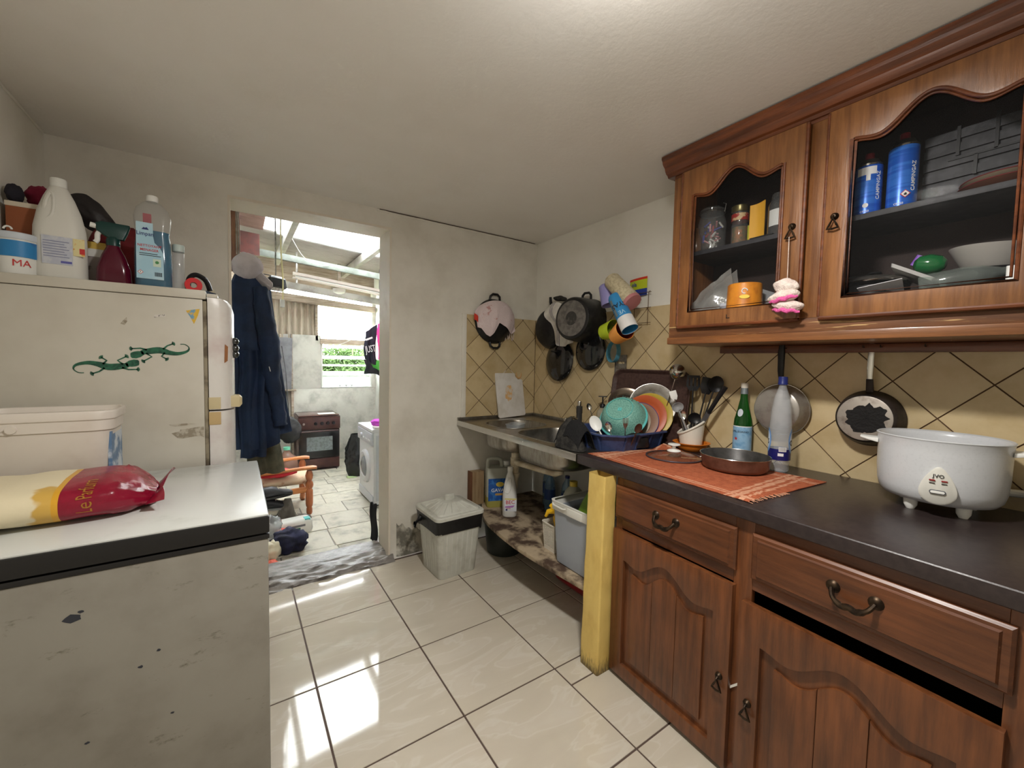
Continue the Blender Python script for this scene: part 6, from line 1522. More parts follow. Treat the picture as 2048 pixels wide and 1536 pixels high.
pw = MB().lathe([(0, 0.0), (0.07, 0.0), (0.075, 0.004), (0.108, 0.060), (0.110, 0.064), (0.106, 0.063), (0.07, 0.008), (0, 0.006)], 40, c=(0, 0, 0)).build('grey_bowl', M('grey_ceramic', (168, 164, 158), 0.4))
pw.location = (1.668, -2.455, CZ + 0.130); pw.rotation_euler = (0.10, 0.0, 0)
tag(pw, 'grey-white bowl at the back of the right-hand cabinet', 'bowl')
bs_ = thing('black_basin', 'black basin under the grey-white bowl in the right-hand cabinet', 'basin', (1.665, -2.43, CZ))
MB().lathe([(0, 0), (0.085, 0), (0.095, 0.128), (0.091, 0.128), (0.082, 0.006), (0, 0.005)], 36).build('body', m_blackp, bs_)
ca_ = MB().loft([rloop(0.025, 0.03, 0.006, CZ + 0.001, 3, 1.54, -2.505), rloop(0.025, 0.03, 0.006, CZ + 0.115, 3, 1.54, -2.505)]).build('white_carton', m_whitep, bevel=0.002)
tag(ca_, 'small white plastic block at the right end of the lower cabinet', 'block'); base_origin(ca_, (1.54, -2.505, CZ))
pa = MB().at(T(1.520, -2.225, CZ + 0.085) @ RX(-0.14) @ RY(0.5)).prism([(-0.03, -0.06), (0.03, -0.05), (0.02, 0.05), (-0.03, 0.055)], 'z', 0, 0.002).build('folded_paper', M('white_paper', (220, 218, 222), 0.7), smooth=0)
tag(pa, 'folded white paper lying at the front of the right-hand cabinet', 'paper'); base_origin(pa, (1.52, -2.225, CZ + 0.06))
# ================================================================== UNDER THE SINK AND ON THE FLOOR
LZ = 0.2865
# jerrycan of floor cleaner
jg = thing('cleaner_jerrycan', 'translucent jerrycan of cleaner with blue lettered label under the sink', 'jerrycan', (1.365, -0.120, LZ), -0.35)
m_hdpe = M('cloudy_hdpe', (206, 208, 196), 0.45, 0, translucent=0.3)
m_hdpey = M('yellowish_liquid', (190, 182, 96), 0.45, 0, translucent=0.2)
MB().loft([rloop(0.18, 0.115, 0.025, 0.0), rloop(0.188, 0.12, 0.028, 0.006), rloop(0.188, 0.12, 0.028, 0.075)]).build('lower_body', m_hdpey, jg)
MB().loft([rloop(0.188, 0.12, 0.028, 0.075), rloop(0.188, 0.12, 0.028, 0.262), rloop(0.178, 0.11, 0.03, 0.290)], cap0=False).build('upper_body', m_hdpe, jg, smooth=50)
MB().tube(spline([(-0.082, 0, 0.270), (-0.080, 0, 0.335), (-0.06, 0, 0.352), (0.0, 0, 0.350), (0.022, 0, 0.325), (0.024, 0, 0.275)], 4), 0.014, 10).build('handle', m_hdpe, jg)
MB().lathe([(0.022, 0.27), (0.022, 0.305), (0.0, 0.305)], 20, c=(0.062, 0, 0.0)).build('neck', m_hdpe, jg)
MB().lathe([(0.026, 0.303), (0.026, 0.332), (0.0, 0.334)], 20, c=(0.062, 0, 0.0)).build('cap', m_whitep, jg)
lb = MB().box(-0.086, 0.088, -0.0618, -0.0600, 0.050, 0.215).build('label', M('blue_label', (36, 88, 164), 0.45, 0, (58, 120, 190), 30, 0.5, 0.6), jg)
lettering('GAVARIN', 0.036, M('white_print', (238, 238, 238), 0.5), lb, T(0.012, -0.062, 0.128) @ FACE_MY, xs=1.0)
MB().prism([(0.030 * math.cos(a), 0.172 + 0.018 * math.sin(a)) for a in [2 * PI * i / 20 for i in range(20)]], 'y', -0.0626, -0.0615).build('lemon_print', M('lemon_yellow', (230, 206, 90), 0.5), lb)
MB().prism(rrect(-0.035, 0.045, 0.090, 0.106, 0.006, 3), 'y', -0.0626, -0.0615).build('tan_banner', M('tan_print', (190, 150, 84), 0.5), lb)
# bleach bottle BEC
bcb = thing('bleach_bottle', 'white bleach bottle with red BEC lettering at the front of the low shelf', 'bottle', (1.315, -0.352, LZ), face(1.315, -0.352))
m_wb = M('white_bleach_plastic', (226, 226, 222), 0.4)
MB().loft([rloop(0.090, 0.070, 0.030, 0.0), rloop(0.100, 0.080, 0.034, 0.008), rloop(0.100, 0.080, 0.034, 0.135), rloop(0.096, 0.076, 0.034, 0.165), rloop(0.080, 0.066, 0.030, 0.225), rloop(0.050, 0.048, 0.022, 0.285), rloop(0.036, 0.036, 0.0175, 0.305), rloop(0.034, 0.034, 0.0165, 0.320)]).build('body', m_wb, bcb, smooth=60)
MB().tube(spline([(-0.036, -0.030, 0.178), (-0.030, -0.036, 0.235), (-0.012, -0.032, 0.272), (0.006, -0.031, 0.262), (0.004, -0.036, 0.205), (-0.012, -0.039, 0.172), (-0.036, -0.030, 0.178)], 4), 0.0045, 6).build('moulded_handle', m_wb, bcb)
MB().lathe([(0.019, 0.318), (0.019, 0.345), (0.017, 0.348), (0, 0.348)], 24).build('cap', m_whitep, bcb)
lb = MB().box(-0.036, 0.048, -0.0412, -0.0395, 0.045, 0.138).build('label', M('pale_label', (222, 226, 234), 0.5), bcb, bevel=0.002)
lettering('BEC', 0.036, m_red, lb, T(0.004, -0.0413, 0.108) @ FACE_MY @ RZ(0.06))
MB().prism([(-0.030, 0.080), (0.034, 0.088), (0.030, 0.080), (0.020, 0.072), (-0.030, 0.070)], 'y', -0.0417, -0.041).build('pink_swoosh', M('lilac_print', (176, 120, 190), 0.5), lb)
MB().box(-0.034, 0.046, -0.0417, -0.041, 0.126, 0.136).build('yellow_strip', M('pale_yellow_print', (220, 206, 120), 0.5), lb)
lettering('JAVEL', 0.012, m_red, lb, T(-0.006, -0.0413, 0.066) @ FACE_MY)
MB().prism(rrect(-0.026, -0.014, 0.050, 0.062, 0.002, 2), 'y', -0.0417, -0.041).build('emblem', m_navy, lb)
# wooden block against the wall
wbk = thing('wooden_block', 'rough wooden block standing against the end wall under the sink', 'block', (1.235, -0.012, LZ), 0)
MB().box(-0.050, 0.050, -0.035, 0.030, 0.0, 0.250).build('block', wood_mat('pale_plywood', (170, 146, 112), (140, 112, 80), 0.8, 'z', 0), wbk, bevel=0.004)
MB().box(-0.056, -0.050, -0.036, 0.030, 0.0, 0.252).build('bark_edge', M('dark_bark', (104, 66, 40), 0.8), wbk, bevel=0.002)
# water bottles in shrink film at the back
m_blu = clear_mat('blue_pet', (150, 190, 220), 0.25, 0.05)
for i, (x, y) in enumerate(((1.62, -0.42), (1.70, -0.30), (1.66, -0.56))):
    t = thing('water_bottle', ('clear water bottle lying low behind the drain pipe', 'clear water bottle standing nearest the end wall behind the drain pipe', 'clear water bottle with dark blue label behind the drain pipe')[i], 'bottle', (x, y, LZ), 0)
    MB().lathe([(0, 0.003), (0.036, 0.0), (0.040, 0.008), (0.040, 0.18), (0.034, 0.22), (0.016, 0.255), (0.014, 0.27), (0, 0.272)], 24).build('body', m_blu, t)
    MB().lathe([(0.041, 0.09), (0.041, 0.165)], 24).build('label', M('dark_blue_label', (40, 66, 120), 0.4), t)
    MB().lathe([(0.016, 0.268), (0.016, 0.285), (0, 0.286)], 16).build('cap', m_navy, t)
yj = thing('yellow_cap_jug', 'translucent jug with yellow cap behind the grey crate under the sink', 'jug', (1.44, -0.86, LZ), 0.3)
MB().loft([rloop(0.14, 0.11, 0.03, 0.0), rloop(0.14, 0.11, 0.03, 0.25), rloop(0.10, 0.08, 0.03, 0.30), rloop(0.04, 0.04, 0.018, 0.33)]).build('body', m_hdpe, yj, smooth=50)
MB().lathe([(0.024, 0.325), (0.024, 0.355), (0, 0.357)], 18).build('cap', M('yellow_cap', (206, 182, 70), 0.4), yj)
# grey storage crate
gc = thing('storage_crate', 'tall grey storage crate with white rim on the low shelf beside the yellow post', 'crate', (1.340, -1.185, LZ), 0)
m_gc = M('blue_grey_plastic', (156, 162, 170), 0.5)
m_gr = M('white_crate_rim', (220, 218, 210), 0.45)
MB().loft([rloop(0.330, 0.320, 0.03, 0.004), rloop(0.330, 0.320, 0.03, 0.0), rloop(0.345, 0.335, 0.03, 0.006), rloop(0.375, 0.365, 0.03, 0.300), rloop(0.365, 0.355, 0.028, 0.300), rloop(0.322, 0.312, 0.026, 0.008)]).build('body', m_gc, gc, smooth=40)
MB().loft([rloop(0.372, 0.362, 0.03, 0.290), rloop(0.392, 0.382, 0.034, 0.290), rloop(0.396, 0.386, 0.034, 0.335), rloop(0.400, 0.388, 0.034, 0.338), rloop(0.372, 0.362, 0.03, 0.338)], cap0=False, cap1=False).build('rim', m_gr, gc, bevel=0.001)
MB().tube([(-0.197, 0.165, 0.322), (-0.206, 0.150, 0.318), (-0.206, 0.075, 0.316), (-0.197, 0.060, 0.318)], 0.005, 8).build('clasp', m_gr, gc)
MB().box(-0.203, -0.196, -0.06, 0.045, 0.292, 0.330).build('clasp_plate', m_gr, gc, bevel=0.002)
gbg = MB().grid(lambda u, v: (1.36 + 0.13 * (u - 0.5) * 2 * (1 - 0.2 * v), -1.20 + 0.15 * math.sin(2 * PI * (v - 0.5)) * 0.7, LZ + 0.27 + 0.13 * math.cos(PI * (u - 0.5)) * abs(math.cos(PI * (v - 0.5))) ** 0.5 + 0.01 * nz((u * 8, v * 8, 0), 1)), 20, 20).build('green_bag', M('lime_green_film', (110, 150, 34), 0.35), smooth=70)
tag(gbg, 'bright green plastic bag stuffed in the grey storage crate', 'bag'); base_origin(gbg, (1.36, -1.2, LZ + 0.2))
# perforated basket with yellow squeezer
bk2 = thing('mesh_basket', 'small white perforated basket left of the grey crate', 'basket', (1.262, -0.915, LZ), -0.05)
m_bw = M('white_basket', (216, 210, 196), 0.5)
hol = []
def basket_side(w0, w1, h):
    nx, nz_ = 8, 13
    outer = [(-w0 / 2, 0), (w0 / 2, 0), (w1 / 2, h), (-w1 / 2, h)]
    hs = []
    for r in range(nz_):
        z = 0.018 + (h - 0.034) * (r + 0.5) / nz_; w = (w0 + (w1 - w0) * z / h) - 0.016
        for c in range(nx):
            x = -w / 2 + w * (c + 0.5) / nx; q = 0.0030
            hs.append([(x - q, z - q), (x + q, z - q), (x + q, z + q), (x - q, z + q)])
    return outer, hs
o_, h_ = basket_side(0.095, 0.115, 0.155)
sm = MB().prism(o_, 'y', 0, 0.002, h_).mesh('basket_side', 0, 1, 0)
for k, (a, off) in enumerate(((0, 0.0475), (PI / 2, 0.0475), (PI, 0.0475), (-PI / 2, 0.0475))):
    s_ = link('side', sm, m_bw, bk2); s_.matrix_local = RZ(a) @ T(0, -off, 0.004) @ RX(0.064)
MB().box(-0.048, 0.048, -0.048, 0.048, 0, 0.004).build('bottom', m_bw, bk2)
MB().tube(rloop(0.120, 0.120, 0.012, 0.158), 0.004, 6, closed=True).build('rim', m_bw, bk2)
ys = thing('yellow_spray_head', 'yellow plastic spray trigger poking out of the white basket', 'spray trigger', (1.262, -0.935, LZ + 0.15), -0.2)
m_ye = M('vivid_yellow_plastic', (232, 184, 22), 0.4)
MB().tube(spline([(0.0, 0.0, -0.10), (0, 0, 0.01), (0.005, 0.0, 0.055), (-0.01, 0.02, 0.085)], 4), [0.016, 0.016, 0.018, 0.022, 0.030, 0.034, 0.036, 0.036, 0.034, 0.030, 0.026, 0.020, 0.018], 12).build('body', m_ye, ys)
MB().tube([(-0.01, 0.02, 0.075), (-0.04, 0.055, 0.060), (-0.05, 0.065, 0.030)], [0.020, 0.014, 0.008], 10).build('trigger', m_ye, ys)
MB().tube([(-0.01, 0.0, 0.080), (-0.03, 0.045, 0.102)], [0.018, 0.012], 10).build('nozzle', m_ye, ys)
# tub on the floor, red thing
gt = thing('dark_tub', 'dark green plastic tub on the floor beneath the low shelf', 'tub', (1.335, -0.260, 0.0), 0)
m_dg = M('blackish_green_plastic', (44, 50, 46), 0.45)
MB().lathe([(0, 0), (0.115, 0), (0.122, 0.005), (0.146, 0.215), (0.153, 0.218), (0.153, 0.226), (0.143, 0.226), (0.118, 0.012), (0, 0.010)], 40).build('body', m_dg, gt)
rr_ = thing('red_can', 'dark red plastic can lying in the shadow beneath the low shelf', 'can', (1.43, -0.95, 0.0), 0)
m_dr_ = M('dark_red_can', (140, 26, 34), 0.35)
MB().at(T(0, 0, 0.075)).lathe([(0, -0.17), (0.05, -0.168), (0.070, -0.15), (0.074, -0.12), (0.074, 0.12), (0.06, 0.155), (0.03, 0.17), (0, 0.171)], 28, mat=RX(PI / 2) @ RZ(0)).build('body', m_dr_, rr_)
MB().tube([(-0.03, -0.06, 0.148), (-0.03, -0.05, 0.165), (-0.03, 0.05, 0.165), (-0.03, 0.06, 0.148)], 0.008, 8).build('grip', m_dr_, rr_)
# dustbin
bn = thing('pedal_bin', 'white plastic bin with lid and black liner beside the doorway', 'bin', (0.892, -0.275, 0.0), 0.04)
m_bin = M('greyish_white_plastic', (206, 206, 196), 0.5, 0, (182, 180, 168), 10, 0.45, 0.75)
MB().loft([rloop(0.255, 0.255, 0.03, 0.0), rloop(0.262, 0.262, 0.03, 0.008), rloop(0.318, 0.318, 0.032, 0.385), rloop(0.306, 0.306, 0.03, 0.385), rloop(0.25, 0.25, 0.03, 0.01)]).build('body', m_bin, bn, smooth=40)
for sgn, axis in ((-1, 'y'), (-1, 'x')):
    for k in range(6):
        s = -0.095 + 0.038 * k
        q = [(s * 0.85 - 0.006, -0.1325), (s * 0.85 + 0.006, -0.1325)]
        b = MB()
        lo = [(s * 0.86 - 0.007, -0.1330, 0.02), (s * 0.86 + 0.007, -0.1330, 0.02), (s * 0.86 + 0.007, -0.128, 0.02), (s * 0.86 - 0.007, -0.128, 0.02)]
        hi = [(s - 0.007, -0.1575, 0.36), (s + 0.007, -0.1575, 0.36), (s + 0.007, -0.152, 0.36), (s - 0.007, -0.152, 0.36)]
        if axis == 'x': b.at(RZ(-PI / 2))
        b.loft([lo, hi]).build('rib', m_bin, bn, bevel=0.002)
# bin liner hanging over the top
m_liner = M('black_liner', (24, 24, 25), 0.35, bump=0.25, bscale=25)
def liner(u, v):
    lp = rrect(-0.166, 0.166, -0.166, 0.166, 0.03, 6); n = len(lp)
    i = u * n; k = int(i) % n; f = i - int(i); p = Vector(lp[k]).lerp(Vector(lp[(k + 1) % n]), f)
    dr = 0.112 + 0.020 * math.sin(2 * PI * u + 0.7) + 0.008 * nz((math.cos(2 * PI * u) * 4, math.sin(2 * PI * u) * 4, 0), 1)
    sc = 1.0 + 0.010 * nz((p.x * 30, p.y * 30, v * 3), 1) + (0.02 if v < 0.2 else 0.012) - 0.05 * v
    return (p.x * sc, p.y * sc, 0.392 - dr * v)
MB().grid(liner, 112, 8, cu=True).build('liner', m_liner, bn, smooth=70)
kt_ = MB().grid(lambda u, v: (-0.165 - 0.055 * v, 0.10 - 0.05 * v + 0.026 * math.cos(2 * PI * u) * (1 - 0.55 * math.sin(PI * v * 0.9)), 0.335 - 0.02 * v + 0.026 * math.sin(2 * PI * u) * (1 - 0.6 * math.sin(PI * v * 0.9))), 16, 10, cu=True).build('liner_knot', m_liner, bn, smooth=70)
# lid
MB().loft([rloop(0.330, 0.330, 0.034, 0.383), rloop(0.346, 0.346, 0.036, 0.384), rloop(0.346, 0.346, 0.036, 0.402), rloop(0.336, 0.336, 0.034, 0.408), rloop(0.300, 0.300, 0.03, 0.408), rloop(0.296, 0.296, 0.03, 0.414), rloop(0.290, 0.290, 0.028, 0.418), rloop(0.135, 0.135, 0.012, 0.452), rloop(0.125, 0.125, 0.012, 0.455)]).build('lid', m_bin, bn, smooth=30)
for k in range(5):
    s = -0.10 + 0.05 * k
    for a in (0, -PI / 2):
        MB().at(RZ(a)).loft([[(s * 1.15 - 0.004, -0.143, 0.4185), (s * 1.15 + 0.004, -0.143, 0.4185), (s * 1.15, -0.143, 0.4225)], [(s * 0.5 - 0.003, -0.068, 0.451), (s * 0.5 + 0.003, -0.068, 0.451), (s * 0.5, -0.068, 0.4545)]]).build('lid_rib', m_bin, bn)
MB().loft([rloop(0.075, 0.022, 0.006, 0.450), rloop(0.060, 0.020, 0.006, 0.486), rloop(0.054, 0.016, 0.006, 0.490)]).build('lid_knob', m_bin, bn, bevel=0.0015)
# ================================================================== ON THE FREEZER
FZ = 0.9105
bu = thing('plastic_bucket', 'white rectangular plastic bucket on the freezer against the fridge', 'bucket', (-0.765, -0.733, FZ), 0.0)
m_bu = M('milky_white_plastic', (222, 214, 204), 0.45, 0, (204, 192, 180), 5, 0.4, 0.8)
MB().loft([rloop(0.285, 0.185, 0.04, 0.004), rloop(0.285, 0.185, 0.04, 0.0), rloop(0.295, 0.192, 0.042, 0.008), rloop(0.318, 0.206, 0.044, 0.205), rloop(0.310, 0.198, 0.042, 0.205), rloop(0.280, 0.180, 0.038, 0.008)]).build('body', m_bu, bu, smooth=40)
MB().loft([rloop(0.312, 0.200, 0.044, 0.198), rloop(0.330, 0.216, 0.048, 0.200), rloop(0.330, 0.216, 0.048, 0.232), rloop(0.340, 0.224, 0.050, 0.236), rloop(0.342, 0.226, 0.050, 0.258), rloop(0.336, 0.220, 0.048, 0.263), rloop(0.322, 0.206, 0.044, 0.262), rloop(0.318, 0.202, 0.044, 0.246), rloop(0.02, 0.02, 0.008, 0.244)], cap0=False).build('rim', m_bu, bu, smooth=35)
MB().tube(spline([(-0.06, -0.108, 0.222), (-0.09, -0.112, 0.20), (-0.14, -0.112, 0.14), (-0.155, -0.108, 0.09)], 5), 0.003, 6).build('handle', m_bu, bu)
MB().lathe([(0, 0.010), (0.012, 0.010), (0.014, 0.0)], 16, mat=T(-0.055, -0.104, 0.215) @ RX(PI / 2)).build('pivot', m_bu, bu)
MB().box(0.1478, 0.1575, -0.078, 0.070, 0.030, 0.190).build('label', M('blue_landscape_label', (96, 128, 164), 0.5, 0, (206, 214, 222), 14, 0.42, 0.58), bu)
# sack of rice
m_sack = M('cream_sack', (226, 214, 182), 0.4, 0, (206, 166, 80), 4.2, 0.56, 0.60, bump=0.15, bscale=20)
m_crim = M('crimson_film', (150, 22, 50), 0.25, 0, (128, 16, 42), 8, bump=0.35, bscale=18)
rs_ = thing('rice_sack', 'sack of rice lying on the freezer with a crimson foil end', 'sack', (-0.69, -1.035, FZ))
SX0, SX1, SXC = -0.925, -0.465, -0.640
def sack(x, a):
    t = (x - SX0) / (SX1 - SX0)
    e = max(0.0, 1 - abs(2 * t - 1) ** 6)
    k = 1 if t < 0.75 else max(0.0, 1 - ((t - 0.75) / 0.27) ** 2.2)
    hw = 0.155 * (0.35 + 0.65 * e ** 0.5) * (0.72 + 0.28 * k) if t > 0.5 else 0.155
    h = 0.105 * (0.30 + 0.70 * k)
    ca, sa = math.cos(a), math.sin(a)
    y = hw * math.copysign(abs(ca) ** 0.75, ca); z = h / 2 + h / 2 * math.copysign(abs(sa) ** 0.75, sa)
    w = 0.006 * nz((x * 14, ca * 2, sa * 2), 1, 4) + (0.010 * nz((x * 40, ca * 5, sa * 5), 1, 6) if t > 0.82 else 0)
    return (x, -1.035 - 0.02 * (1 - t) + y * (1 + w * 4), FZ + max(0.002, z + w))
def sackpart(a, c, n):
    return lambda u, v: sack(a + (c - a) * v, 2 * PI * u)
MB().grid(sackpart(SX0, SXC - 0.012, 0), 48, 22, cu=True).build('woven_body', m_sack, rs_, world=True, smooth=70)
MB().grid(sackpart(SXC - 0.012, SXC, 0), 48, 2, cu=True).build('gold_band', M('gold_film', (214, 160, 46), 0.3), rs_, world=True, smooth=70)
MB().grid(sackpart(SXC, SX1, 0), 48, 22, cu=True).build('crimson_end', m_crim, rs_, world=True, smooth=70)
def fin(u, v):
    y = -1.035 + 0.125 * (u - 0.5) * 2 * (1 + 0.12 * v); z = FZ + 0.024 + 0.02 * math.sin(9 * u) * v + 0.030 * v * (0.4 + 0.6 * u)
    return (SX1 - 0.012 + 0.030 * v + 0.012 * math.cos(2 * PI * u) * v, y, z)
MB().grid(fin, 24, 4).build('sealed_fin', m_crim, rs_, world=True, thick=0.0012, smooth=60)
lt = text_mesh('Le Parfum', 0.044, 0.0004)
for v in lt.vertices:
    # lettering runs across the sack, bent to its surface
    a = 0.62 * PI + (v.co.x / 0.155) * 0.95; a = PI - a
    x = -0.592 + (-v.co.y) * 1.0
    aa = PI * 1.10 - (v.co.x + 0.10) / 0.20 * PI * 0.50
    q = sack(x, aa); v.co = Vector((q[0], q[1] - 0.0012, q[2] + 0.0014))
lt.transform(MW[rs_.name].inverted())
lt.materials.clear(); link('lettering', lt, M('gold_print', (214, 160, 70), 0.35), rs_)
MB().box(-0.775, -0.742, -1.194, -1.190, FZ + 0.012, FZ + 0.028).build('print_mark', M('grey_blue_print', (96, 98, 116), 0.6), rs_, world=True)

# ================================================================== ON TOP OF THE FRIDGE
KZ = RZT
pt = thing('washing_powder_tub', 'white and blue washing powder tub with red letters on the fridge', 'tub', (-0.890, -0.500, KZ), -0.15)
MB().lathe([(0, 0), (0.046, 0), (0.048, 0.004), (0.052, 0.125), (0, 0.126)], 36).build('body', m_whitep, pt)
MB().lathe([(0.0515, 0.058), (0.0532, 0.112)], 24, a0=-PI / 2 - 1.4, a1=-PI / 2 + 1.5).build('blue_print', M('sky_blue_label', (52, 134, 194), 0.45, 0, (64, 84, 160), 10, 0.55, 0.65), pt)
MB().lathe([(0.054, 0.118), (0.055, 0.122), (0.055, 0.138), (0.052, 0.141), (0, 0.141)], 36).build('lid', M('bluish_lid', (206, 214, 222), 0.4), pt)
lettering('MA', 0.032, m_red, pt, RZ(0.62) @ T(0, 0, 0.036), wrap=0.0506, depth=0.0004, bold=0.0)
MB().tube([(0.010 * math.cos(a), -0.045, 0.148 + 0.010 * math.sin(a)) for a in [PI * i / 8 for i in range(9)]], 0.003, 6).build('lid_tab', m_whitep, pt)
bxx = thing('brown_box', 'orange-brown cardboard box between the powder tub and bleach jug on the fridge', 'box', (-0.882, -0.365, KZ), 0.0)
MB().box(-0.050, 0.050, -0.075, 0.075, 0, 0.260).build('carton', M('orange_brown_card', (150, 86, 52), 0.7, 0, (128, 70, 42), 6), bxx, bevel=0.003)
MB().box(-0.0515, 0.0515, -0.0765, 0.0765, 0.252, 0.270).build('cream_lid', M('cream_card', (214, 202, 182), 0.7), bxx, bevel=0.003)
def lumpf(c, r, sd, k=0.2):
    def f(u, v):
        a = 2 * PI * u; b_ = PI * (v - 0.5); d = Vector((math.cos(a) * math.cos(b_), math.sin(a) * math.cos(b_), math.sin(b_)))
        s = 1 + k * noise.noise(d * 2.2 + Vector((sd, sd, sd))) + k * 0.5 * noise.noise(d * 5 + Vector((sd, 0, sd)))
        return (c[0] + d.x * r[0] * s, c[1] + d.y * r[1] * s, max(c[2] - r[2], c[2] + d.z * r[2] * s))
    return f
cp_ = MB().grid(lumpf((-0.917, -0.405, KZ + 0.305), (0.022, 0.035, 0.034), 2, 0.15), 24, 16, cu=True).build('dark_bundle', M('dark_navy_cloth', (34, 32, 42), 0.9), smooth=80)
tag(cp_, 'dark rounded bundle on the brown box at the left edge', 'bundle'); base_origin(cp_, (-0.917, -0.405, KZ + 0.271))
cr_ = MB().grid(lumpf((-0.872, -0.335, KZ + 0.318), (0.036, 0.045, 0.047), 5), 24, 16, cu=True).build('crimson_cloth', M('crimson_cloth', (132, 24, 56), 0.85, bump=0.3, bscale=30), smooth=80)
tag(cr_, 'crimson cloth bundle on the brown box behind the bleach bottle', 'cloth'); base_origin(cr_, (-0.872, -0.335, KZ + 0.271))
# bleach bottle
bb_ = thing('bleach_jug', 'large white bleach jug with moulded handle on the fridge', 'bottle', (-0.790, -0.470, KZ), 0.12)
m_bl = M('matt_white_plastic', (222, 220, 212), 0.5)
MB().loft([rloop(0.125, 0.085, 0.035, 0.0), rloop(0.137, 0.095, 0.040, 0.010), rloop(0.137, 0.095, 0.040, 0.150), rloop(0.134, 0.093, 0.040, 0.185), rloop(0.112, 0.080, 0.036, 0.245), rloop(0.080, 0.064, 0.030, 0.295), rloop(0.050, 0.048, 0.022, 0.330), rloop(0.040, 0.040, 0.0195, 0.338)]).build('body', m_bl, bb_, smooth=60)
MB().tube(spline([(-0.036, -0.030, 0.215), (-0.030, -0.034, 0.270), (-0.018, -0.030, 0.305), (-0.010, -0.032, 0.290), (-0.014, -0.040, 0.230), (-0.036, -0.036, 0.205)], 4), 0.0055, 6).build('moulded_handle', m_bl, bb_)
MB().lathe([(0.022, 0.335), (0.022, 0.362), (0.020, 0.366), (0, 0.366)], 24).build('cap', m_whitep, bb_)
lb = MB().box(-0.042, 0.034, -0.0490, -0.0470, 0.050, 0.150).build('label', M('grey_lavender_label', (188, 192, 206), 0.5, 0, (206, 208, 214), 40), bb_, bevel=0.001)
for i in range(7): MB().box(-0.038, 0.026 - 0.006 * (i % 3), -0.0496, -0.0488, 0.076 + 0.009 * i, 0.079 + 0.009 * i).build('text_line', M('grey_text', (140, 144, 170), 0.6), lb)
MB().box(0.004, 0.032, -0.0496, -0.0488, 0.056, 0.064).build('blue_mark', M('violet_blue', (96, 96, 170), 0.5), lb)
MB().box(0.036, 0.0655, -0.0480, -0.0440, 0.088, 0.150).build('side_label', M('pale_yellow_side', (226, 214, 160), 0.5, 0, (220, 150, 60), 30, 0.52, 0.58), bb_)
MB().box(0.052, 0.0655, -0.0486, -0.0440, 0.096, 0.116).build('red_mark', m_red, bb_)
# small carton
sc_ = thing('small_carton', 'small white and yellow carton behind the bleach jug', 'carton', (-0.712, -0.395, KZ), 0.1)
MB().box(-0.028, 0.028, -0.02, 0.02, 0.0, 0.165).build('box', M('carton_grey', (150, 140, 136), 0.6, 0, (90, 80, 80), 30, 0.5, 0.6), sc_, bevel=0.001)
MB().box(-0.0285, 0.0285, -0.0206, 0.0, 0.110, 0.166).build('white_flap', M('off_white_print', (228, 226, 222), 0.45), sc_)
MB().box(-0.0287, 0.0287, -0.0208, 0.0, 0.140, 0.1665).build('yellow_flap', M('yellow_flap', (222, 186, 84), 0.5), sc_)
# red bag and black bag
rb_ = MB().grid(lumpf((-0.665, -0.205, KZ + 0.13), (0.125, 0.085, 0.15), 9, 0.18), 32, 20, cu=True).build('red_bag', M('red_fabric', (120, 28, 34), 0.8, 0, (96, 22, 30), 10, bump=0.3, bscale=25), smooth=80)
tag(rb_, 'dark red fabric bag behind the spray bottle on the fridge', 'bag'); base_origin(rb_, (-0.665, -0.205, KZ))
def kbag(u, v):
    x = -0.86 + 0.215 * u; top = 2.045 - 0.145 * u + 0.045 * math.sin(3.4 * u) + (0.03 * max(0, 0.12 - u) / 0.12); bot = 1.955 - 0.10 * u - 0.03 * math.sin(PI * u)
    w = math.sin(PI * min(1, max(0, u * 0.96 + 0.02)))
    mid = (top + bot) / 2; h = (top - bot) / 2 * (0.12 + 0.88 * w)
    return (x, -0.20 - 0.03 * math.sin(PI * v) * w + 0.01 * nz((u * 5, v * 5, 0), 1), mid + h * (1 - 2 * v) + 0.006 * nz((u * 9, v * 9, 3), 1))
kb_ = MB().grid(kbag, 30, 10).build('black_bag', M('black_film', (44, 40, 42), 0.45, bump=0.3, bscale=30), smooth=70, thick=0.004)
tag(kb_, 'crumpled black plastic bag with twisted ends on top of the red bag', 'bag'); base_origin(kb_, (-0.75, -0.2, 1.90))
# spray bottle
sb_ = thing('spray_bottle', 'spray bottle with crimson liquid and dark green trigger on the fridge', 'spray bottle', (-0.648, -0.470, KZ), 0.15)
m_crl = M('crimson_liquid', (92, 14, 40), 0.15, 0, trans=0.2)
MB().loft([rloop(0.092, 0.060, 0.022, 0.0), rloop(0.102, 0.066, 0.026, 0.008), rloop(0.098, 0.064, 0.026, 0.06), rloop(0.070, 0.054, 0.024, 0.110), rloop(0.044, 0.042, 0.020, 0.140), rloop(0.034, 0.034, 0.016, 0.155)]).build('body', m_crl, sb_, smooth=60)
m_dgr = M('bottle_green_plastic', (18, 58, 54), 0.35)
MB().lathe([(0.020, 0.148), (0.021, 0.172), (0.016, 0.182), (0, 0.183)], 20).loft([[(p[0] + 0.010, p[1], 0.176) for p in rrect(-0.022, 0.022, -0.014, 0.014, 0.008, 4)], [(p[0] - 0.002, p[1], 0.200) for p in rrect(-0.044, 0.044, -0.014, 0.014, 0.008, 4)], [(p[0] + 0.0, p[1], 0.228) for p in rrect(-0.048, 0.050, -0.012, 0.012, 0.008, 4)], [(p[0] + 0.004, p[1], 0.236) for p in rrect(-0.040, 0.044, -0.008, 0.008, 0.006, 4)]]).build('head', m_dgr, sb_, smooth=40)
MB().tube([(-0.046, 0, 0.216), (-0.062, 0, 0.219)], 0.0095, 12).build('nozzle', m_whitep, sb_)
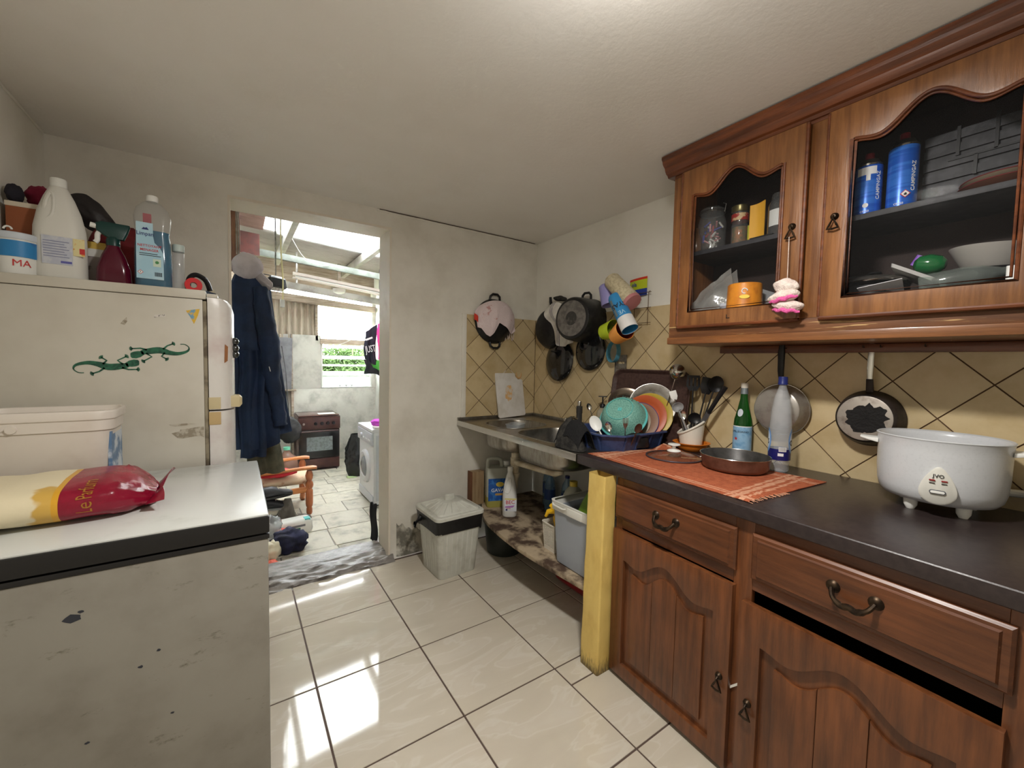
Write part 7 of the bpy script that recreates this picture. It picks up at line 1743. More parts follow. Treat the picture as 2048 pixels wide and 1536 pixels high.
MB().tube(spline([(-0.030, 0, 0.205), (-0.042, 0, 0.188), (-0.044, 0, 0.165), (-0.050, 0, 0.155)], 4), 0.008, 8).build('trigger', m_whitep, sb_)
# clear bottle of blue cleaner
bc2 = thing('floor_cleaner_bottle', 'clear bottle half full of teal cleaner with pale label on the fridge', 'bottle', (-0.530, -0.470, KZ), 0.12)
def bsec(w, d, z): return rloop(w, d, min(w, d) * 0.42, z)
outl = [bsec(0.100, 0.060, 0.0), bsec(0.118, 0.070, 0.008), bsec(0.120, 0.072, 0.10), bsec(0.114, 0.070, 0.17), bsec(0.104, 0.064, 0.215), bsec(0.112, 0.066, 0.250), bsec(0.116, 0.066, 0.280), bsec(0.100, 0.060, 0.312), bsec(0.060, 0.046, 0.335), bsec(0.036, 0.036, 0.345)]
MB().loft(outl, cap1=False).build('bottle', clear_mat('clear_bottle_plastic', (246, 248, 250), 0.07, 0.03, 1.42), bc2, smooth=60)
MB().loft([bsec(0.096, 0.056, 0.003), bsec(0.114, 0.066, 0.010), bsec(0.116, 0.068, 0.10), bsec(0.110, 0.066, 0.17), bsec(0.101, 0.061, 0.212), bsec(0.104, 0.062, 0.225)]).build('liquid', M('teal_liquid', (0, 92, 124), 0.1), bc2, smooth=60)
MB().lathe([(0.019, 0.342), (0.019, 0.362), (0.017, 0.366), (0, 0.366)], 24).build('cap', m_whitep, bc2)
MB().box(-0.030, -0.004, 0.020, 0.026, 0.258, 0.30).build('red_insert', M('faded_red', (170, 60, 70), 0.5), bc2)
lb = MB().prism([(-0.052, 0.032), (0.030, 0.032), (0.030, 0.135), (0.020, 0.158), (0.004, 0.175), (0.000, 0.20), (0.0, 0.250), (-0.050, 0.250)], 'y', -0.0392, -0.0372).build('label', M('pale_aqua_label', (164, 204, 222), 0.45, 0, (188, 216, 228), 8), bc2)
lettering('Limpan', 0.021, m_navy, lb, T(-0.024, -0.0394, 0.206) @ FACE_MY, xs=0.85)
lettering('NETTOYANT', 0.0135, m_red, lb, T(-0.011, -0.0394, 0.160) @ FACE_MY, xs=0.9)
lettering('MENAGER', 0.0135, m_red, lb, T(-0.012, -0.0394, 0.144) @ FACE_MY, xs=0.9)
for i in range(2): MB().box(-0.042, 0.022 - 0.01 * i, -0.0396, -0.039, 0.122 + 0.007 * i, 0.1245 + 0.007 * i).build('text_line', m_ink, lb)
MB().box(-0.002, 0.022, -0.0396, -0.039, 0.082, 0.112).build('eco_patch', M('pale_green_patch', (206, 222, 204), 0.5), lb)
MB().prism([(0.010 + 0.006 * math.cos(a), 0.099 + 0.006 * math.sin(a)) for a in [2 * PI * i / 12 for i in range(12)]], 'y', -0.0399, -0.0394).build('eco_logo', M('leaf_green_print', (70, 140, 80), 0.5), lb)
q = 0.009; MB().prism([(-0.040 - q, 0.056), (-0.040, 0.056 - q), (-0.040 + q, 0.056), (-0.040, 0.056 + q)], 'y', -0.0396, -0.039).build('hazard_border', m_red, lb)
q = 0.007; MB().prism([(-0.040 - q, 0.056), (-0.040, 0.056 - q), (-0.040 + q, 0.056), (-0.040, 0.056 + q)], 'y', -0.0399, -0.0392).build('hazard_sign', M('white_print', (238, 238, 238), 0.5), lb)
MB().box(-0.0408, -0.0392, -0.0402, -0.0396, 0.053, 0.060).build('hazard_mark', m_ink, lb)
for i in range(9): MB().box(0.002 + 0.0026 * i, 0.0034 + 0.0026 * i + (0.0006 if i % 2 else 0), -0.0396, -0.039, 0.044, 0.060).build('barcode_line', m_ink, lb)
MB().prism([(-0.034, 0.222), (-0.012, 0.222), (-0.018, 0.232), (-0.024, 0.229), (-0.028, 0.231)], 'y', -0.0396, -0.039).build('logo', m_navy, lb)
# narrow clear tube
nj = thing('clear_tube', 'narrow clear plastic tube with white cap beside the cleaner bottle', 'tube', (-0.455, -0.430, KZ), 0)
MB().lathe([(0, 0.002), (0.018, 0.0), (0.020, 0.004), (0.020, 0.165), (0.019, 0.168)], 24).build('body', clear_mat('clear_tube_plastic', (236, 240, 244), 0.18, 0.04, 1.45), nj)
MB().lathe([(0.0205, 0.166), (0.021, 0.170), (0.021, 0.192), (0.0195, 0.195), (0, 0.195)], 24).build('cap', M('pale_cap', (196, 210, 206), 0.4), nj)
# hand tools on the corner
rt = thing('tape_roll', 'bright red tape roll on the front corner of the fridge', 'tape roll', (-0.405, -0.455, KZ), 0.1)
MB().at(T(0, 0, 0.030)).lathe([(0.012, -0.014), (0.030, -0.014), (0.031, 0.0), (0.030, 0.014), (0.012, 0.014), (0.012, -0.014)], 28, mat=RX(PI / 2)).build('roll', M('vivid_red', (206, 24, 30), 0.3), rt)
hd = thing('flat_iron_handle', 'black arched handle of a small iron behind the red tape roll', 'iron', (-0.385, -0.36, KZ), 0.1)
MB().tube(spline([(-0.046, 0, 0.02), (-0.040, 0, 0.070), (-0.016, 0, 0.090), (0.018, 0, 0.070), (0.034, 0, 0.025)], 5), 0.0105, 8).build('handle', m_blackp, hd)
MB().loft([[(-0.055, -0.03, 0.0), (0.02, -0.03, 0.0), (0.062, 0, 0.0), (0.02, 0.03, 0), (-0.055, 0.03, 0)], [(-0.052, -0.026, 0.022), (0.016, -0.026, 0.022), (0.055, 0, 0.016), (0.016, 0.026, 0.022), (-0.052, 0.026, 0.022)]]).build('sole', M('slate_blue_metal', (62, 76, 96), 0.35, 0.3), hd)
wr = MB().grid(lumpf((-0.352, -0.29, KZ + 0.024), (0.018, 0.018, 0.024), 3, 0.05), 20, 12, cu=True).build('cork_ball', M('cream_ball', (206, 198, 170), 0.6), smooth=80)
tag(wr, 'small cream ball beside the iron on the fridge corner', 'ball'); base_origin(wr, (-0.352, -0.29, KZ))
# ================================================================== THE ANNEX BEYOND THE DOORWAY
# ---- cooker ------------------------------------------------------------
ck = thing('gas_cooker', 'dark brown free-standing gas cooker against the annex back wall', 'cooker', (0.70, 3.74, ZF))
m_ckb = M('brown_enamel_cooker', (74, 46, 42), 0.28, 0.1, (60, 36, 34), 8)
m_ckd = M('smoked_black_glass', (34, 32, 33), 0.12)
K = lambda b, n, mt, p=ck, **k: b.build(n, mt, p, **k)
K(MB().box(-0.262, 0.262, -0.235, 0.255, 0.02, 0.735), 'body', m_ckb, bevel=0.004)
K(MB().box(-0.268, 0.268, -0.262, -0.235, 0.575, 0.735), 'control_panel', m_ckb, bevel=0.006)
for x in (-0.05, 0.03, 0.105, 0.18):
    K(MB().lathe([(0, 0.030), (0.018, 0.029), (0.021, 0.022), (0.023, 0.0)], 18, mat=T(x, -0.262, 0.655) @ RX(PI / 2)).box(x - 0.003, x + 0.003, -0.298, -0.262, 0.640, 0.670), 'knob', m_blackp)
K(MB().lathe([(0, 0.012), (0.014, 0.012), (0.016, 0.0)], 16, mat=T(-0.20, -0.262, 0.655) @ RX(PI / 2)), 'ignition_button', M('silver_button', (170, 160, 156), 0.3, 0.7))
dr_ = K(MB().box(-0.258, 0.258, -0.262, -0.232, 0.175, 0.565), 'oven_door', m_ckd, bevel=0.004)
K(MB().box(-0.165, 0.165, -0.2645, -0.258, 0.275, 0.470), 'oven_window', M('grey_oven_glass', (128, 136, 136), 0.15, 0, (104, 110, 110), 30), dr_)
K(MB().tube([(-0.235, -0.262, 0.548), (-0.235, -0.290, 0.552), (0.235, -0.290, 0.552), (0.235, -0.262, 0.548)], 0.010, 8), 'door_handle', m_ckb, dr_)
K(MB().box(-0.258, 0.258, -0.258, -0.235, 0.03, 0.165), 'drawer', m_ckb, bevel=0.004)
K(MB().box(-0.266, 0.266, -0.262, 0.258, 0.735, 0.752), 'hob', m_ckb, bevel=0.003)
K(MB().box(-0.255, 0.255, -0.245, 0.235, 0.758, 0.772), 'lid', M('brown_lid', (96, 66, 60), 0.15, 0.2), bevel=0.003)
pa_ = MB().box(0.70, 0.92, 3.56, 3.72, ZF + 0.7725, ZF + 0.7745).build('lid_reflection', M('white_reflection', (230, 230, 228), 0.6), smooth=0)  # reflection on the lid, painted as a thin white sheet
tag(pa_, 'white reflection on the cooker lid, drawn as a thin sheet', 'paper'); base_origin(pa_, (0.81, 3.64, ZF + 0.7725))
# ---- rubbish bag -------------------------------------------------------
def tbag(u, v):
    a = 2 * PI * u; r = 0.145 * (math.sin(PI * min(1, 0.12 + v * 0.80)) ** 0.55) * (1 - 0.25 * v)
    k = 1 + 0.16 * nz((math.cos(a) * 2, math.sin(a) * 2, v * 4), 1, 3) + 0.13 * nz((math.cos(a) * 6, math.sin(a) * 6, v * 9), 1, 8)
    return (1.055 + r * k * math.cos(a), 2.98 + r * k * math.sin(a), ZF + 0.002 + 0.56 * v)
tb = MB().grid(tbag, 48, 34, cu=True).build('rubbish_bag', M('glossy_black_film', (18, 18, 19), 0.2, bump=0.8, bscale=14), smooth=60)
tag(tb, 'full black rubbish bag between the cooker and the washing machine', 'bag'); base_origin(tb, (1.055, 2.98, ZF))
gs = MB().grid(lambda u, v: (0.93 + 0.12 * u, 2.86 + 0.05 * v, ZF + 0.004 + 0.03 * math.sin(PI * v) * (1 - u) + 0.006 * nz((u * 7, v * 7, 0), 1)), 10, 6).build('green_scrap', M('pale_green_film', (176, 196, 140), 0.5), thick=0.002, smooth=60)
tag(gs, 'scrap of pale green plastic on the floor by the rubbish bag', 'scrap'); base_origin(gs, (0.98, 2.88, ZF))
# ---- washing machine -----------------------------------------------------
wm = thing('washing_machine', 'white front-loading washing machine seen from the side in the annex', 'washing machine', (1.21, 1.92, ZF), -PI / 2)
m_wm = M('appliance_white', (232, 234, 238), 0.3)
m_wm2 = M('appliance_grey_white', (208, 212, 220), 0.3)
Q = lambda b, n, mt, p=wm, **k: b.build(n, mt, p, **k)
Q(MB().box(-0.29, 0.29, -0.285, 0.27, 0.02, 0.790), 'body', m_wm, bevel=0.012)
Q(MB().box(-0.298, 0.298, -0.300, 0.28, 0.790, 0.825), 'top', m_wm, bevel=0.006)
Q(MB().box(-0.29, 0.29, -0.305, -0.285, 0.655, 0.785), 'control_panel', m_wm2, bevel=0.006)
for x in (-0.02, 0.05, 0.11, 0.17, 0.22): Q(MB().lathe([(0, 0.008), (0.011, 0.008), (0.012, 0)], 14, mat=T(x, -0.305, 0.70) @ RX(PI / 2)), 'button', m_wm)
Q(MB().lathe([(0, 0.020), (0.024, 0.018), (0.028, 0)], 20, mat=T(-0.10, -0.305, 0.715) @ RX(PI / 2)), 'dial', m_wm2)
wd = Q(MB().lathe([(0.115, 0.012), (0.125, 0.028), (0.155, 0.034), (0.178, 0.022), (0.182, 0.0)], 48, mat=T(0, -0.285, 0.385) @ RX(PI / 2)), 'door', m_wm)
Q(MB().lathe([(0, 0.050), (0.06, 0.046), (0.10, 0.030), (0.118, 0.010)], 40, mat=T(0, -0.285, 0.385) @ RX(PI / 2)), 'door_glass', M('dim_glass', (120, 122, 126), 0.08), wd)
Q(MB().box(-0.285, 0.285, -0.292, -0.282, 0.03, 0.115), 'kick_panel', m_wm2, bevel=0.003)
Q(MB().box(0.2895, 0.2925, -0.26, 0.25, 0.06, 0.76), 'side_panel', m_wm2, bevel=0.002)
for x in (-0.24, 0.24):
    for y in (-0.23, 0.22): Q(MB().lathe([(0, 0), (0.02, 0), (0.02, 0.02), (0, 0.02)], 12, c=(x, y, 0)), 'foot', m_blackp)
pcl_ = MB().grid(lumpf((1.02, 1.78, ZF + 0.826 + 0.045), (0.075, 0.10, 0.045), 4, 0.25), 24, 16, cu=True).build('purple_cloth', M('magenta_cloth', (196, 70, 196), 0.8), smooth=80)
tag(pcl_, 'magenta cloth heaped on the washing machine', 'cloth'); base_origin(pcl_, (1.02, 1.78, ZF + 0.826))
pbx = MB().loft([rloop(0.09, 0.11, 0.02, ZF + 0.8265, 4, 0.985, 1.68), rloop(0.10, 0.12, 0.02, ZF + 0.85, 4, 0.985, 1.68)]).build('soap_dish', m_whitep)
tag(pbx, 'white shallow dish at the near corner of the washing machine top', 'dish'); base_origin(pbx, (0.985, 1.68, ZF + 0.8265))
# ---- washing on the line ------------------------------------------------
ln = MB().tube(spline([(0.98, 3.98, 1.545), (1.10, 3.5, 1.62), (1.235, 2.60, 1.80), (1.42, 1.5, 1.98), (1.60, 0.9, 2.1)], 8), 0.003, 6).build('washing_line', M('white_cord', (228, 228, 224), 0.7))
tag(ln, 'white washing line slung across the annex to the window', 'line'); base_origin(ln, (1.235, 2.6, 1.7))
ln2 = MB().tube(spline([(0.92, 4.02, 1.40), (1.12, 2.90, 1.352), (1.30, 2.45, 1.356), (1.615, 2.0, 1.45)], 8), 0.003, 6).build('lower_washing_line', M('white_cord', (228, 228, 224), 0.7))
tag(ln2, 'lower washing line behind the hanging clothes', 'line'); base_origin(ln2, (1.235, 2.6, 1.35))
def garment(name, label, x0, x1, y, zt0, zt1, zb0, zb1, mat, sd, amp=0.014):
    def f(u, v):
        x = x0 + (x1 - x0) * u + 0.012 * math.sin(6 * v + sd); zt = zt0 + (zt1 - zt0) * u; zb = zb0 + (zb1 - zb0) * u + 0.02 * math.sin(5 * u + sd)
        return (x, y + amp * math.sin(13 * u + sd) * (0.4 + 0.6 * v) - 0.05 * u, zt + (zb - zt) * v)
    o = MB().grid(f, 24, 20).build(name, mat, smooth=70, thick=0.004)
    tag(o, label, 'garment'); base_origin(o, ((x0 + x1) / 2, y, min(zb0, zb1))); return o
sh_ = garment('black_shirt', 'black shirt with white block lettering hung on the washing line', 1.085, 1.215, 2.62, 1.70, 1.80, 1.34, 1.30, M('black_jersey', (28, 26, 40), 0.9), 1)
MB().at(T(-0.030, -0.050, 0.300) @ RZ(-0.40) @ RY(-0.4)).box(-0.035, 0.055, -0.002, 0.002, 0, 0.022).build('print_line', M('white_print', (238, 238, 238), 0.5), sh_)
lettering('JUST', 0.120, M('white_print', (238, 238, 238), 0.5), sh_, T(-0.008, -0.055, 0.185) @ RZ(-0.40) @ FACE_MY @ RZ(0.20), xs=0.50)
garment('pink_top', 'bright pink top hung on the washing line', 1.215, 1.42, 2.50, 1.80, 1.93, 1.36, 1.30, M('hot_pink_cotton', (244, 70, 160), 0.8, translucent=0.3), 3, 0.02)
garment('green_cloth', 'bright green cloth hanging below the black shirt', 1.175, 1.40, 2.60, 1.355, 1.36, 1.24, 1.19, M('grass_green_cotton', (86, 190, 74), 0.8, translucent=0.3), 2)
garment('black_socks', 'dark garment hanging lowest on the washing line by the window', 1.11, 1.36, 2.72, 1.355, 1.35, 1.19, 1.12, M('charcoal_cotton', (44, 44, 50), 0.9), 5)
# ---- coat, cap and trousers hung beside the doorway --------------------------
hk = MB().box(-0.25, -0.13, 0.50, 0.52, 1.98, 2.01).build('coat_rail', m_brownwood, bevel=0.003)
tag(hk, 'wooden peg rail behind the doorway carrying the hanging clothes', 'rail'); base_origin(hk, (-0.19, 0.51, 1.98))
MB().tube([(-0.19, 0.50, 1.99), (-0.19, 0.46, 1.985), (-0.19, 0.45, 1.998)], 0.006, 8).tube([(-0.21, 0.52, 1.985), (-0.21, 0.60, 1.98)], 0.006, 8).build('peg', m_brownwood, hk, world=True)
for xx in (-0.245, -0.235): MB().tube([(xx, 0.51, 2.0), (xx, 0.51, 2.70)], 0.004, 6).build('hanger_wire', m_stl, hk, world=True)
m_navyc = M('navy_coat_cloth', (24, 44, 76), 0.75, 0, (17, 32, 58), 6, bump=0.15, bscale=60)
ct = thing('coat', 'long navy blue coat hanging just beyond the doorway', 'coat', (-0.13, 0.45, 0.74))
def coatf(u, v):
    a = 2 * PI * u
    z = 1.94 - 1.17 * v
    w = 0.040 + 0.065 * min(1, v / 0.12) ** 0.7 + 0.045 * v; d = 0.05 + 0.035 * v
    cx = -0.180 + 0.045 * v
    f = 1 + (0.10 + 0.16 * v) * math.sin(7 * a + 2.2 * v) * (0.3 + 0.7 * v)
    return (cx + w * f * math.cos(a), 0.45 + d * f * math.sin(a), z - (0.16 * max(0, math.cos(a)) ** 2 * 0.0) + 0.10 * max(0, math.cos(a - 0.3)) * v * v)
MB().grid(coatf, 84, 40, cu=True).build('body', m_navyc, ct, world=True, smooth=70)
sv = [(-0.125, 0.40, 1.80), (-0.105, 0.385, 1.62), (-0.075, 0.37, 1.42), (-0.070, 0.365, 1.25), (-0.040, 0.36, 1.08), (-0.022, 0.36, 0.92)]
SP = spline(sv, 6)
b = MB().tube(SP, [0.040 + 0.018 * math.sin(PI * min(1, i / 22)) + 0.004 * math.sin(i * 1.9) for i in range(len(SP))], 18)
b.build('sleeve', m_navyc, ct, world=True, smooth=70)
MB().tube([(-0.085, 0.312, 1.30), (-0.078, 0.310, 1.27)], 0.002, 6).build('zip_pull', m_whitep, ct, world=True)
lower = MB().grid(lambda u, v: (-0.245 + 0.135 * u + 0.006 * math.sin(9 * v), 0.37 + 0.018 * math.sin(11 * u + v), 1.40 - 0.68 * v), 20, 20).build('front_flap', m_navyc, ct, world=True, smooth=70, thick=0.006)
cap_ = thing('baseball_hat', 'light grey peaked cap hung over the top of the navy coat', 'cap', (-0.175, 0.43, 1.86))
m_cap = M('light_grey_cotton', (206, 200, 204), 0.85, 0, (186, 180, 184), 8, bump=0.2, bscale=70)
MB().grid(lumpf((-0.190, 0.425, 1.925), (0.085, 0.08, 0.085), 12, 0.10), 28, 18, cu=True).build('crown', m_cap, cap_, world=True, smooth=80)
def peak(u, v):
    a = -0.95 + 1.9 * u
    c = Vector((-0.165, 0.40, 1.885)); d1 = Vector((0.70, -0.1, -0.72)); d2 = Vector((0.35, -0.85, 0.25)).normalized()
    p = c + d1 * (0.03 + 0.105 * v * math.cos(a * 0.75)) + d2 * (0.085 * math.sin(a)) 
    return (p.x, p.y - 0.012 * math.cos(a), p.z)
MB().grid(peak, 18, 8).build('peak', m_cap, cap_, world=True, thick=0.004, smooth=70)
tz = MB().grid(lambda u, v: (-0.235 + (0.05 + 0.16 * v) * u + (0.03 * v) + 0.012 * math.sin(8 * v) * v, 0.575 + 0.022 * math.sin(12 * u + 2 * v), 1.985 - 1.43 * v), 22, 18).build('khaki_trousers', M('khaki_cloth', (92, 88, 70), 0.9, 0, (70, 68, 54), 12, bump=0.2, bscale=50), thick=0.012, smooth=70)
tag(tz, 'khaki trousers hanging behind the navy coat', 'trousers'); base_origin(tz, (-0.07, 0.56, 0.50))
dj = MB().grid(lambda u, v: (0.583 - 0.006 * math.sin(2 * PI * v) - 0.02 * u, 0.285 + 0.07 * u, 0.30 - 0.28 * v + 0.01 * math.sin(9 * u)), 8, 16).build('dark_jacket', M('black_jacket', (18, 18, 20), 0.9), thick=0.012, smooth=70)
tag(dj, 'edge of a dark jacket hanging behind the right door jamb', 'jacket'); base_origin(dj, (0.57, 0.32, 0.02))
# ---- lights and cables ------------------------------------------------------
fl = at_m('floodlight', 'small black floodlight hanging under the annex roof', 'floodlight', T(0.045, 1.50, 2.005) @ RZ(0.5) @ RX(-0.35))
MB().loft([rloop(0.135, 0.085, 0.01, -0.05, 3), rloop(0.145, 0.095, 0.01, 0.03, 3), rloop(0.10, 0.06, 0.01, 0.06, 3)]).build('housing', m_blackp, fl, bevel=0.003)
MB().box(-0.050, 0.050, -0.022, 0.022, -0.056, -0.048).build('lens', M('pale_lens', (214, 214, 206), 0.2), fl)
MB().tube([(-0.075, 0, 0.0), (-0.075, 0.03, 0.09), (0.075, 0.03, 0.09), (0.075, 0, 0.0)], 0.005, 6).build('bracket', m_blackp, fl)
g_ = MB()
for k in range(4): g_.tube([(-0.045 + 0.03 * k, -0.045, -0.06), (-0.045 + 0.03 * k, -0.04, -0.085), (-0.045 + 0.03 * k, 0.01, -0.085)], 0.0022, 5)
g_.build('guard_wires', m_stl, fl)
MB().at((T(0.045, 1.50, 2.005) @ RZ(0.5) @ RX(-0.35)).inverted()).tube([(0.045, 1.52, 2.08), (0.045, 1.53, 2.803)], 0.006, 6).build('drop_rod', m_stl, fl)
yc = thing('extension_lead', 'pale yellow cable with white socket dangling from the annex roof', 'cable', (0.065, 1.20, 1.77))
MB().tube(spline([(0.075, 1.20, 2.803), (0.060, 1.20, 2.45), (0.062, 1.20, 2.20), (0.072, 1.20, 2.0), (0.070, 1.20, 1.83)], 6), 0.0055, 8).build('cable', M('pale_yellow_cable', (222, 214, 160), 0.5), yc, world=True)
MB().box(0.050, 0.082, 1.185, 1.215, 1.772, 1.835).build('socket', m_whitep, yc, world=True, bevel=0.004)
ft = thing('fluorescent_batten', 'white double fluorescent batten slung under the steel beam', 'light fitting', (0.95, 3.40, 2.40))
MB().prism([(0.375, 2.435), (1.58, 2.325), (1.58, 2.365), (0.375, 2.475)], 'y', 3.37, 3.43).build('housing', M('batten_white', (226, 214, 206), 0.5), ft, world=True, bevel=0.003)
MB().tube([(0.40, 3.375, 2.415), (1.56, 3.375, 2.308)], 0.013, 10).build('tube', M('tube_white', (240, 238, 232), 0.3), ft, world=True)
MB().prism([(0.375, 2.395), (1.58, 2.285), (1.58, 2.300), (0.375, 2.410)], 'y', 3.36, 3.44).build('reflector', M('batten_white', (226, 214, 206), 0.5), ft, world=True)
for x in (0.42, 1.50): MB().box(x - 0.01, x + 0.01, 3.38, 3.42, 2.34, zr(x)).build('bracket', m_stl, ft, world=True)
dl_ = thing('round_ceiling_light', 'round white ceiling light on a board under the annex roof', 'light fitting', (0.98, 3.60, 2.33))
MB().lathe([(0.085, 0.02), (0.085, 0.0), (0.075, -0.030), (0.04, -0.045), (0, -0.047)], 28).build('shade', M('opal_glass', (230, 226, 220), 0.3), dl_)
MB().box(-0.10, 0.10, -0.05, 0.05, 0.02, 0.04).box(-0.02, 0.02, -0.02, 0.02, 0.04, zr(0.98) - 2.33).build('board', m_oldwood, dl_)
wr2 = MB().tube(spline([(0.26, 2.5, 2.70), (0.40, 2.7, 2.55), (0.55, 2.85, 2.50), (0.75, 3.03, 2.54)], 6), 0.004, 6).build('loose_wire', M('white_cord', (228, 228, 224), 0.7))
tag(wr2, 'thin white wire looping from the purlin to the steel beam', 'wire'); base_origin(wr2, (0.5, 2.8, 2.5))
# ---- boards leaning in the left window -----------------------------------
gbd = MB().at(T(0.305, 3.975, 0.906) @ RX(-0.05) @ RY(0.03)).box(-0.10, 0.10, -0.008, 0.008, 0, 0.74).build('grey_board', M('slate_grey_board', (112, 112, 116), 0.5, 0, (96, 96, 100), 10), bevel=0.002)
gbd.location.z += 0.0
tag(gbd, 'dark grey board leaning across the small left window', 'board')
bdl = MB().box(-0.10, 0.46, 3.90, 4.045, 0.885, 0.905).build('window_ledge', m_oldwood, bevel=0.003)
tag(bdl, 'weathered timber ledge under the small left window', 'ledge'); base_origin(bdl, (0.18, 3.97, 0.885))
MB().box(-0.08, -0.05, 3.92, 4.04, ZF, 0.885).box(0.40, 0.43, 3.92, 4.04, ZF, 0.885).build('leg', m_oldwood, bdl, world=True)
cbd = MB().at(T(0.135, 3.955, 0.906) @ RX(-0.06)).box(-0.07, 0.08, -0.006, 0.006, 0, 0.80).build('cardboard_sheet', M('brown_cardboard', (176, 140, 108), 0.8), bevel=0.002)
tag(cbd, 'tall brown cardboard sheet leaning left of the grey board', 'cardboard')
# ---- demijohn and bag left of the cooker ---------------------------------
dm = thing('demijohn', 'smoky glass demijohn on the floor left of the cooker', 'demijohn', (0.270, 3.20, ZF))
MB().lathe([(0, 0), (0.11, 0), (0.13, 0.02), (0.135, 0.20), (0.11, 0.29), (0.05, 0.34), (0.035, 0.37), (0.035, 0.40), (0, 0.40)], 32).build('glass', M('smoky_brown_glass', (150, 112, 96), 0.15, trans=0.4), dm)
MB().lathe([(0.038, 0.385), (0.040, 0.42), (0, 0.425)], 18).build('stopper', M('sea_green_plastic', (110, 190, 160), 0.4), dm)
bkp = MB().grid(lumpf((0.315, 3.30, 0.42), (0.13, 0.10, 0.17), 21, 0.2), 28, 20, cu=True).build('black_backpack', M('black_nylon', (40, 38, 40), 0.7, bump=0.3, bscale=30), smooth=80)
tag(bkp, 'black backpack hanging beside the cooker', 'backpack'); base_origin(bkp, (0.315, 3.30, 0.25))
MB().tube([(0.31, 3.30, 0.58), (0.30, 3.6, 1.2), (0.29, 3.99, 1.52)], 0.006, 6).build('strap', M('black_nylon', (40, 38, 40), 0.7), bkp, world=True)
# ---- wooden armchair --------------------------------------------------------
ac = thing('armchair', 'orange-brown wooden armchair with turned legs and cream cushion', 'armchair', (0.12, 2.02, ZF))
m_ow = wood_mat('orange_pine', (214, 140, 82), (180, 106, 58), 0.4, 'x', 0.3)
m_owz = wood_mat('orange_pine_upright', (196, 118, 72), (158, 88, 50), 0.4, 'z', 0.3)
A = lambda b, n, mt, p=ac, **k: b.build(n, mt, p, **k)
legp = [(0, 0), (0.020, 0), (0.028, 0.02), (0.028, 0.06), (0.022, 0.075), (0.030, 0.085), (0.034, 0.11), (0.034, 0.24), (0.024, 0.26), (0.034, 0.275), (0.038, 0.30), (0.032, 0.325), (0.022, 0.34), (0.032, 0.365), (0.036, 0.395), (0.030, 0.42), (0.020, 0.445), (0, 0.446)]
for y in (-0.25, 0.25):
    A(MB().lathe(legp, 20, c=(0.215, y, 0)), 'leg', m_owz)
    A(MB().lathe(legp, 20, c=(-0.24, y, 0)), 'leg', m_owz)
    sp_ = spline([(-0.26, y, 0.455), (0.0, y, 0.462), (0.14, y, 0.468), (0.24, y, 0.470), (0.285, y, 0.462)], 5)
    A(MB().loft([[(p.x, p.y + q[0] * k, p.z + q[1]) for q in rrect(-0.03, 0.03, -0.015, 0.015, 0.012, 3)] for p, k in zip(sp_, [0.8] * 6 + [0.75, 0.7, 0.7, 0.75, 0.85, 1.0, 1.15, 1.3, 1.35, 1.4, 1.4, 1.35, 1.25, 1.0, 0.5])]), 'arm', m_ow, smooth=50)
A(MB().box(-0.24, 0.215, -0.262, -0.238, 0.225, 0.28).box(-0.24, 0.215, 0.238, 0.262, 0.225, 0.28).box(0.20, 0.23, -0.25, 0.25, 0.225, 0.28).box(-0.255, -0.225, -0.25, 0.25, 0.225, 0.28), 'seat_frame', m_ow, bevel=0.004)
A(MB().box(-0.265, -0.235, -0.24, 0.24, 0.45, 0.50).box(-0.265, -0.235, -0.24, -0.21, 0.40, 0.82).box(-0.265, -0.235, 0.21, 0.24, 0.40, 0.82).box(-0.265, -0.235, -0.24, 0.24, 0.78, 0.83), 'back_frame', m_ow, bevel=0.004)
def cush(u, v):
    a = 2 * PI * u; b_ = PI * (v - 0.5); ca, sa = math.cos(a), math.sin(a)
    s = abs(math.cos(b_)) ** 0.5
    return (0.02 + 0.255 * math.copysign(abs(ca) ** 0.5, ca) * s, 0.215 * math.copysign(abs(sa) ** 0.5, sa) * s, 0.335 + 0.055 * math.sin(b_))
A(MB().grid(cush, 40, 14, cu=True), 'cushion', M('cream_print_cushion', (222, 200, 172), 0.9, 0, (200, 160, 130), 14, 0.58, 0.64), smooth=80)
rdc = MB().grid(lumpf((0.06, 1.86, ZF + 0.43), (0.17, 0.09, 0.04), 6, 0.2), 30, 16, cu=True).build('red_cloth', M('poppy_red_cloth', (214, 52, 66), 0.85), smooth=80)
tag(rdc, 'poppy red cloth lying on the armchair cushion', 'cloth'); base_origin(rdc, (0.06, 1.86, ZF + 0.39))
